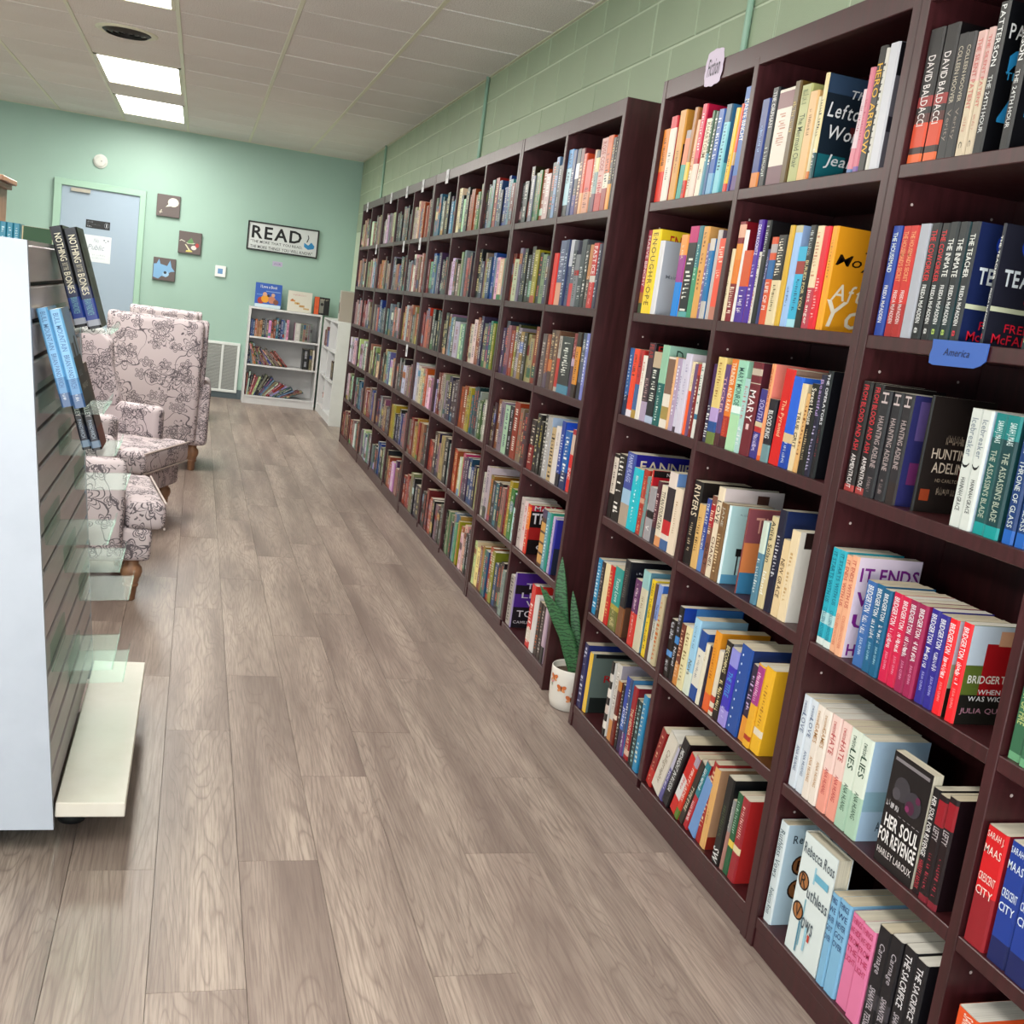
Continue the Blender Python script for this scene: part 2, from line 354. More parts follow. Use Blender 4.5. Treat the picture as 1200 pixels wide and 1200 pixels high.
# ------------------------------------------------------------------ books
def book(name, label, th, H, D, cover, front, bands, texts, prints, seed, page='e4dcc6', group=None, cat='book'):
    """spine on local x=0 facing -x, far board on y=0, near (front) board on y=-th, standing on z=0"""
    rs = random.Random(seed); hard = H > .2285
    tw = .0022 if hard else .0008; rec = .004 if hard else .0006
    tw = min(tw, th*.2); e = min(.0035, th*.28)
    root = thing(name, label, cat, group=group)
    mb = MB(); front = front or cover
    out = [(D, 0), (e, 0), (0, -e), (0, -th+e), (e, -th), (D, -th)]
    inn = [(D, -tw), (e+tw*.5, -tw), (tw, -e-tw*.3), (tw, -th+e+tw*.3), (e+tw*.5, -th+tw), (D, -th+tw)]
    cuts = sorted({0.0, 1.0} | {min(max(q, 0), 1) for b in bands for q in b[:2]})
    def bc(m):
        c = cover
        for b in bands:
            if b[0] <= m <= b[1]: c = b[2]
        return c
    def wall(p, q, z0, z1, c): mb.poly([(p[0], p[1], z0), (p[0], p[1], z1), (q[0], q[1], z1), (q[0], q[1], z0)], c)
    wall(out[0], out[1], 0, H, cover); wall(out[4], out[5], 0, H, front)
    for i in (1, 2, 3):
        for a, b in zip(cuts, cuts[1:]): wall(out[i], out[i+1], a*H, b*H, bc((a+b)/2))
    for i in range(5): wall(inn[i+1], inn[i], 0, H, 'd8d2c4')
    tc = front if not hard else bc(.99)
    for i in range(5):
        a, b, c, d = out[i], out[i+1], inn[i+1], inn[i]
        mb.poly([(a[0], a[1], H), (d[0], d[1], H), (c[0], c[1], H), (b[0], b[1], H)], tc)
        mb.poly([(a[0], a[1], 0), (b[0], b[1], 0), (c[0], c[1], 0), (d[0], d[1], 0)], tc)
    wall(inn[0], out[0], 0, H, cover); wall(out[5], inn[5], 0, H, front)
    mb.build('cover', M_COVER, root)
    pb = MB(); pb.box(e+.0003, -tw, rec, D-rec, -th+tw, H-rec, page); pb.build('page_block', M_PAGES, root)
    if texts:
        lt = MB()
        for t in texts:
            s, col, a, b, w = t[:5]
            if '|' in s:
                L = s.split('|'); n = len(L)
                for k, ln in enumerate(L):
                    if not ln: continue
                    zt = H*(1-a-(b-a)*k/n); zb = zt-H*(b-a)/n*.62
                    put(lt, ln, col, lambda u, v: (-.0004, -th/2-(u-.5)*th*w, zb+(zt-zb)*v))
                continue
            ww = w*th
            put(lt, s, col, lambda u, v: (-.0004, -th/2-(v-.5)*ww, H*(1-a)-u*(b-a)*H), rs=rs)
        lt = lt.build('spine_lettering', M_PRINT, root)
        if len(texts) > 1 or texts[0][0] == '~' or '|' in texts[0][0]: lt['kind'] = 'stuff'
    if prints:
        fp = MB(); y = -th-.0004
        X = lambda q: e+min(q, .985)*(D-e); Z = lambda q: min(q, .995)*H
        for k, q in enumerate(prints):
            yy = y-.00012*k
            if q[0] == 'T' or q[0] == '~':
                if q[0] == 'T': s, col, x0, z0, x1, z1 = q[1:7]; st = q[7] if len(q) > 7 else ''
                else: s, col, x0, z0, x1, z1, st = '~', q[1], q[2], q[3], q[4], q[5], ''
                put(fp, s, col, lambda u, v: (X(x0+(min(x1, .985)-x0)*u), yy, Z(z0+(z1-z0)*v)), st, rs)
            elif q[0] == 'C':
                _, col, cx, cz, r = q
                fp.poly([(X(cx)+r*D*math.cos(t*.3927), yy, Z(cz)+r*D*math.sin(t*.3927)) for t in range(16)], col)
            else:
                x0, z0, x1, z1, col = q
                fp.poly([(X(x0), yy, Z(z0)), (X(x1), yy, Z(z0)), (X(x1), yy, Z(z1)), (X(x0), yy, Z(z1))], col)
        fp = fp.build('cover_print', M_PRINT, root)
        if len(prints) > 1: fp['kind'] = 'stuff'   # flat print, no pieces
    return root
# ------------------------------------------------------------------ room shell
YFR = YF
def slab(name, x0, y0, z0, x1, y1, z1, m, c='ffffff'):
    mb = MB(); mb.box(x0, y0, z0, x1, y1, z1, c); return struct(mb.build(name, m))
floor = slab('floor', XL-.1, YFR-.1, -.12, XW+.1, YB+.1, -.010, mat('subfloor', color='85776c', rough=.7))
ceil = slab('ceiling', XL-.1, YFR-.1, ZC+.03, XW+.1, YB+.1, ZC+.15, mat('plenum', color='8a8682', rough=.9))
wall_back = slab('wall_back', XL-.1, YB, -.01, XW+.1, YB+.12, ZC+.03, M_WALL)
wall_right = slab('wall_right', XW+.0035, YFR, -.01, XW+.15, YB, ZC+.03, M_MORTAR)
wall_left = slab('wall_left', XL-.12, YFR, -.01, XL, YB, ZC+.03, M_WALL)
mb = MB()   # shop front: piers and bands round the big window behind the camera
mb.box(XL, YFR-.12, -.01, XW, YFR, .35); mb.box(XL, YFR-.12, 2.35, XW, YFR, ZC+.03)
mb.box(XL, YFR-.12, .35, -3.4, YFR, 2.35); mb.box(1.35, YFR-.12, .35, XW, YFR, 2.35)
struct(mb.build('wall_front', M_WALL))
# floor planks
PW, PL = .180, 1.22
_pc = {}
def plank(x, y0, y1):
    L = round(y1-y0, 3)
    if L < .03: return
    if L not in _pc:
        mb = MB(); g = .00025; c = .0004; a, b = -PW/2+g, PW/2-g; d, e = -L/2+g, L/2-g
        lo = [(a, d, -.0025), (b, d, -.0025), (b, e, -.0025), (a, e, -.0025)]; hi = [(a+c, d+c, 0), (b-c, d+c, 0), (b-c, e-c, 0), (a+c, e-c, 0)]
        bt = [(p[0], p[1], -.0099) for p in lo]
        mb.add(lo+hi+bt, [(4, 5, 6, 7)]+[(i, (i+1) % 4, 4+(i+1) % 4, 4+i) for i in range(4)]+[(8+i, 8+(i+1) % 4, (i+1) % 4, i) for i in range(4)])
        o = mb.build('plank', M_PLANK, floor); _pc[L] = o.data
    else: o = link('plank', _pc[L], floor)
    o.location = (x, (y0+y1)/2, 0)
OFFS = {-1: 2.31, 0: 1.87, 1: 2.34, 2: 2.79, 3: 1.88, 4: 2.36, 5: 2.79}
for k in range(-10, 9):
    x = .007+PW*(k+.5); o0 = OFFS.get(k, random.uniform(1.6, 2.8))
    while o0 > .5: o0 -= PL
    y = o0
    while y < YB:
        a, b = max(y, .25), min(y+PL, YB); y += PL
        if b > a: plank(x, a, b)
mb = MB()    # the part of the floor nobody sees from here
mb.box(XL, YFR, -.010, .007-PW*10, YB, 0); mb.box(.007-PW*10, YFR, -.010, XW, .25, 0)
mb.build('floor_covering', M_PLANK, floor)
# ceiling tiles, tees, lights
TX0, TD = -.8394, .6116
fix = set()
for (a, b) in LIGHT_Y:
    fix |= {(0, round((YB-b)/.61)), (0, round((YB-b)/.61)+1)}
tile_me = None
def tile(x0, y0, x1, y1):
    mb = MB(); g = .003; z = ZC-.001
    mb.add([(x0+g, y0+g, z+.006), (x1-g, y0+g, z+.006), (x1-g, y1-g, z+.006), (x0+g, y1-g, z+.006),
            (x0+g+.006, y0+g+.006, z), (x1-g-.006, y0+g+.006, z), (x1-g-.006, y1-g-.006, z), (x0+g+.006, y1-g-.006, z),
            (x0+g, y0+g, z+.018), (x1-g, y0+g, z+.018), (x1-g, y1-g, z+.018), (x0+g, y1-g, z+.018)],
           [(7, 6, 5, 4)]+[(i, 4+i, 4+(i+1) % 4, (i+1) % 4) for i in range(4)]+[(8+i, i, (i+1) % 4, 8+(i+1) % 4) for i in range(4)])
    cx, cy = (x0+x1)/2, (y0+y1)/2
    o = mb.build('ceiling_tile', M_TILE, ceil, off=(cx, cy, z)); o.location = (cx, cy, z+random.uniform(-.0015, .0015))
    o.rotation_euler = (random.uniform(-.002, .002), random.uniform(-.002, .002), 0)
YSPLIT = YB-.61*15
for i in range(-3, 4):
    for j in range(15):
        if (i, j) in fix: continue
        x0 = TX0+TD*i; x1 = min(x0+TD, XW-.002); y1 = YB-.61*j
        if x1-x0 > .05: tile(x0, y1-.61, x1, y1)
mb = MB(); mb.box(XL, YFR, ZC, TX0-3*TD, YB, ZC+.02); mb.box(TX0-3*TD, YFR, ZC, XW, YSPLIT, ZC+.02)
cov = mb.build('ceiling_covering', M_TILE, ceil)
for i in range(-2, 4):
    mb = MB(); x = TX0+TD*i; mb.rbox(x-.012, YFR, ZC-.006, x+.012, YB, ZC+.012, .002); mb.build('tee_bar', M_TEE, ceil)
mb = MB(); mb.box(XW-.012, YFR, ZC-.006, XW+.004, YB, ZC+.012); mb.build('wall_angle', M_TEE, ceil)
mb = MB(); mb.box(XL, YB-.012, ZC-.006, XW, YB, ZC+.012); mb.build('wall_angle', M_TEE, ceil)
for n, (a, b) in enumerate(LIGHT_Y[:3]):
    nm = ['by the back wall', 'between the air vent and the back wall light', 'nearest the camera, cut by the frame'][n]
    t = thing('ceiling_light', 'glowing fluorescent troffer in the ceiling grid, '+nm, 'light', (-.5336, (a+b)/2, ZC), 'ceiling lights')
    hx, hy = TD/2-.013, .61-.006
    mb = MB()
    for s in ((-hx, -hy, hx, -hy+.02), (-hx, hy-.02, hx, hy), (-hx, -hy, -hx+.02, hy), (hx-.02, -hy, hx, hy)): mb.box(s[0], s[1], -.004, s[2], s[3], .012)
    mb.build('frame', M_TEE, t)
    mb = MB(); mb.box(-hx+.02, -hy+.02, .001, hx-.02, hy-.02, .008); mb.build('diffuser', M_LAMP, t)
for (a, b) in LIGHT_Y[3:]: pass
# round air diffuser
t = thing('ceiling_vent', 'round dark louvred air vent in the ceiling grid before the lights', 'vent', (-.545, 7.56, ZC-.002))
mb = MB(); mb.lathe([(.185, .004), (.185, -.003), (.165, -.010), (.145, -.006)], n=32, cap=False); mb.build('flange', M_TEE, t, smooth=True)
for k in range(4):
    r = .145-.036*k
    mb = MB(); mb.lathe([(r, -.004+.001*k), (r-.022, -.020+.002*k), (r-.025, -.018+.002*k), (r-.004, 0)], n=32, cap=False, col='2a2826'); mb.build('louvre_ring', M_COLOR, t, smooth=True)
mb = MB(); mb.lathe([(.14, .001), (.14, .003)], n=32, col='0c0c0c'); mb.build('throat', M_COLOR, t)
# painted block wall above the cases
_bl = {}
def block(y0, y1, z0, z1):
    L, Hh = round(y1-y0, 3), round(z1-z0, 3)
    if (L, Hh) not in _bl:
        mb = MB(); g = .0035; c = .004; x = 0
        a = [(.0037, -L/2+g, -Hh/2+g), (.0037, L/2-g, -Hh/2+g), (.0037, L/2-g, Hh/2-g), (.0037, -L/2+g, Hh/2-g)]
        b = [(0, -L/2+g+c, -Hh/2+g+c), (0, L/2-g-c, -Hh/2+g+c), (0, L/2-g-c, Hh/2-g-c), (0, -L/2+g+c, Hh/2-g-c)]
        mb.add(a+b, [(7, 6, 5, 4)]+[(i, 4+i, 4+(i+1) % 4, (i+1) % 4) for i in range(4)])
        o = mb.build('block', M_BLOCK, wall_right); _bl[(L, Hh)] = o.data
    else: o = link('block', _bl[(L, Hh)], wall_right)
    o.location = (XW+random.uniform(-.0012, .0008), (y0+y1)/2, (z0+z1)/2)
for r, (z0, z1) in enumerate(((1.93, 2.13), (2.13, 2.33), (2.33, 2.53), (2.53, ZC-.006))):
    y = 4.95+(.2 if r % 2 else 0)
    while y > 1.0: y -= .4
    while y < YB-.01:
        a, b = y, min(y+.4, YB); y += .4
        if b-a > .02: block(a, b, z0, z1)
for n, y in enumerate((3.32, 6.78, 10.62)):
    mb = MB(); mb.tube((XW-.012, y, 1.9), (XW-.012, y, ZC), .011, 10)
    o = mb.build('conduit', M_TRIM, None, smooth=True)
    tag(o, 'green painted conduit pipe rising on the block wall '+['above the fiction-tagged bookcase', 'above the three-column bookcase', 'at the far bookcase by the corner'][n], 'pipe', 'wall conduits')
mb = MB(); mb.box(-.58, YB-.012, 0, .53, YB, .10, '5a666c'); struct(mb.build('baseboard_back', M_COLOR))
# ------------------------------------------------------------------ back wall fittings
door = MB(); door.rbox(-1.39, YB-.02, .01, -.645, YB-.002, 1.967, .002); door = struct(door.build('door_1', M_DOOR))
fr = MB()
fr.rbox(-1.462, YB-.045, 0, -1.39, YB, 2.03, .004); fr.rbox(-.645, YB-.045, 0, -.585, YB, 2.03, .004); fr.rbox(-1.462, YB-.046, 1.967, -.585, YB, 2.031, .004)
fr.build('door_frame', M_TRIM, door)
mb = MB(); mb.lathe([(.028, 0), (.03, .012), (.012, .02), (.012, .05), (.026, .055), (.028, .075), (.018, .085)], n=16)
o = mb.build('door_knob', M_METAL, door, smooth=True); o.location = (-1.32, YB-.02, .95); o.rotation_euler = (math.pi/2, 0, 0)
mb = MB(); mb.box(-1.30, YB-.05, 1.92, -1.12, YB-.02, 1.955, 'b8b4a8'); mb.build('door_closer', M_COLOR, door)
def plate(name, label, cat, x0, z0, x1, z1, d, col, y=None, m=None, frame=None):
    y = YB if y is None else y
    t = thing(name, label, cat, ((x0+x1)/2, y, z0))
    w, h = (x1-x0)/2, z1-z0
    mb = MB(); mb.rbox(-w, -d, 0, w, -.0005, h, min(.003, d*.3), col=col); mb.build('board', m or M_COLOR, t)
    return t, w, h, -d-.0006
def art(t, w, h, y, items, name='print'):
    mb = MB(); rs = random.Random(5)
    for k, q in enumerate(items):
        yy = y-.0002*k
        if q[0] == 'T': put(mb, q[1], q[2], lambda u, v: (-w+2*w*(q[3]+(q[5]-q[3])*u), yy, h*(q[4]+(q[6]-q[4])*v)), q[7] if len(q) > 7 else '')
        elif q[0] == '~': put(mb, '~', q[1], lambda u, v: (-w+2*w*(q[2]+(q[4]-q[2])*u), yy, h*(q[3]+(q[5]-q[3])*v)), rs=rs)
        elif q[0] == 'P': mb.poly([(-w+2*w*a, yy, h*b) for a, b in q[2]], q[1])
        elif q[0] == 'C': mb.poly([(-w+2*w*(q[2]+q[4]*math.cos(i*.2618)), yy, h*(q[3]+q[5]*math.sin(i*.2618))) for i in range(24)], q[1])
    return mb.build(name, M_PRINT, t)
t, w, h, y = plate('door_sign', 'small black sign plate with white symbol, upper on grey door', 'sign', -1.146, 1.585, -.915, 1.665, .004, '1c1e22', YB-.021)
art(t, w, h, y, [('~', 'a8acb4', .06, .66, .3, .86), ('~', '6a6e74', .06, .4, .62, .58), ('~', 'c8ccd0', .06, .14, .26, .3), ('C', '8a9098', .86, .5, .1, .34), ('C', '1c1e22', .86, .5, .08, .27), ('P', 'd0d4d8', [(.84, .3), (.88, .3), (.88, .7), (.84, .7)])])
t, w, h, y = plate('paper_notice', 'white paper notice with faint lettering pinned to grey door', 'notice', -1.20, 1.25, -.893, 1.515, .002, 'dfe6ea', YB-.021)
art(t, w, h, y, [('T', 'No', 'b4bec8', .45, .74, .62, .9, 'i'), ('T', 'Public', 'aab4c0', .28, .46, .8, .66, 'i'), ('~', 'c4ccd4', .2, .25, .85, .3), ('~', 'c4ccd4', .2, .14, .85, .19), ('C', '9aa2aa', .78, .86, .03, .03), ('C', '9aa2aa', .9, .85, .03, .03), ('C', '9aa2aa', .83, .79, .02, .02)])
CV = '6b605e'
t, w, h, y = plate('canvas_picture', 'square brown canvas with a white balloon, highest of three', 'picture', -.480, 1.805, -.250, 2.025, .035, CV)
art(t, w, h, y, [('C', 'e4e2d4', .70, .68, .23, .2), ('P', 'e4e2d4', [(.5, .58), (.38, .44), (.62, .5)]), ('P', 'c8c4b4', [(.2, .3), (.24, .3), (.18, .12), (.14, .12)]), ('P', 'c8c4b4', [(.12, .22), (.26, .2), (.26, .17), (.12, .19)])])
t, w, h, y = plate('canvas_picture', 'square brown canvas with green hat and red shapes, middle of three', 'picture', -.240, 1.463, -.011, 1.688, .035, CV)
art(t, w, h, y, [('P', '6f9a68', [(.36, .52), (.55, .74), (.66, .56)]), ('P', 'c8d0b8', [(.32, .5), (.74, .52), (.66, .46), (.4, .45)]), ('P', '6f9a68', [(.38, .53), (.66, .55), (.6, .49), (.42, .48)]), ('P', 'e0dcc0', [(.28, .42), (.34, .42), (.56, .14), (.48, .14)]), ('P', 'e0d480', [(.34, .08), (.64, .1), (.58, .17), (.36, .16)]), ('C', 'e0dcd8', .68, .3, .12, .1), ('C', 'c05050', .82, .42, .08, .1), ('P', 'd0ccc0', [(.04, .56), (.12, .62), (.3, .55), (.28, .52), (.12, .57), (.06, .53)])])
t, w, h, y = plate('canvas_picture', 'square brown canvas with pale blue two-peaked shape, lowest of three', 'picture', -.472, 1.157, -.248, 1.388, .035, CV)
art(t, w, h, y, [('P', '8cb8dc', [(.03, .12), (.03, .7), (.15, .72), (.25, .94), (.32, .72), (.52, .68), (.62, .66), (.74, .92), (.82, .62), (.97, .45), (.8, .42), (.68, .34), (.6, .16), (.4, .2), (.26, .06)]), ('C', '3a4a5a', .55, .34, .07, .05), ('C', 'a8cce8', .58, .3, .14, .12), ('C', '3a4048', .55, .36, .07, .06)])
t = thing('smoke_detector', 'round white smoke detector on wall above the grey door', 'smoke detector', (-1.046, YB, 2.25))
mb = MB(); mb.lathe([(.068, 0), (.068, .018), (.062, .022)], n=28, col='e0e2dc'); o = mb.build('base', M_COLOR, t, smooth=False); o.rotation_euler = (math.pi/2, 0, 0)
mb = MB(); mb.lathe([(.055, .022), (.052, .038), (.03, .044)], n=28, col='d8dad4'); o = mb.build('cover', M_COLOR, t); o.rotation_euler = (math.pi/2, 0, 0)
mb = MB(); mb.lathe([(.006, .044), (.006, .047)], c=(.012, .0, 0), n=10, col='8a8c88'); o = mb.build('test_button', M_COLOR, t); o.rotation_euler = (math.pi/2, 0, 0)
t, w, h, y = plate('thermostat', 'small white thermostat with blue screen on green wall', 'thermostat', .148, 1.272, .258, 1.388, .025, 'e8eaea')
mb = MB(); mb.box(-w*.5, y, h*.28, w*.42, y+.0008, h*.74, '6a9ac8'); mb.build('screen', M_GLOSSC, t)
# framed READ board
t = thing('framed_sign', 'long white board lettered READ in a black frame', 'sign', (.816, YB, 1.60))
w, h = .372, .297
mb = MB(); mb.box(-w+.01, -.018, .01, w-.01, -.001, h-.01, 'd8dcdc'); mb.build('board', M_COLOR, t)
for s in ((-w, 0, w, .014), (-w, h-.014, w, h), (-w, .014, -w+.014, h-.014), (w-.014, .014, w, h-.014)):
    mb = MB(); mb.rbox(s[0], -.03, s[1], s[2], -.001, s[3], .002, col='16181a'); mb.build('frame_side', M_COLOR, t)
art(t, w, h, -.0186, [('T', 'READ', '101214', .06, .42, .76, .86, 'b'), ('T', '"THE MORE THAT YOU READ,', '33383c', .05, .25, .78, .36), ('T', 'THE MORE THINGS YOU WILL KNOW"', '33383c', .05, .08, .93, .19),
    ('P', '3a94c8', [(.80, .5), (.86, .42), (.9, .54), (.95, .42), (.94, .32), (.86, .27), (.8, .36)]), ('P', '44484c', [(.83, .52), (.845, .52), (.865, .68), (.85, .78), (.84, .78), (.852, .68)])], 'lettering')
t, w, h, y = plate('section_tag', 'tiny lavender paper tag on green wall below READ board', 'label', .73, 1.462, .835, 1.512, .0012, 'c0b6d0')
art(t, w, h, y, [('~', '7a6a98', .15, .3, .85, .7)])
# return air grille
t = thing('wall_grille', 'white louvred return air grille low on the green wall', 'vent', (.205, YB, .065))
W2, H2 = .27, .535
for s in ((-W2, 0, W2, .03), (-W2, H2-.03, W2, H2), (-W2, .03, -W2+.03, H2-.03), (W2-.03, .03, W2, H2-.03)):
    mb = MB(); mb.rbox(s[0], -.022, s[1], s[2], -.001, s[3], .003, col='e4e8e6'); mb.build('frame_side', M_COLOR, t)
for x in (-.09, .09):
    mb = MB(); mb.rbox(x-.012, -.02, .03, x+.012, -.002, H2-.03, .002, col='e0e4e2'); mb.build('mullion', M_COLOR, t)
mb = MB(); mb.box(-W2+.03, -.004, .03, W2-.03, -.001, H2-.03, '3a3c3c'); mb.build('duct_back', M_COLOR, t)
mb = MB()
for k in range(38):
    z = .036+k*.0124; mb.add([(-W2+.03, -.018, z), (W2-.03, -.018, z), (W2-.03, -.006, z+.009), (-W2+.03, -.006, z+.009)], [(0, 1, 2, 3)], 'c4c6c2')
o = mb.build('louvres', M_COLOR, t); o['kind'] = 'stuff'
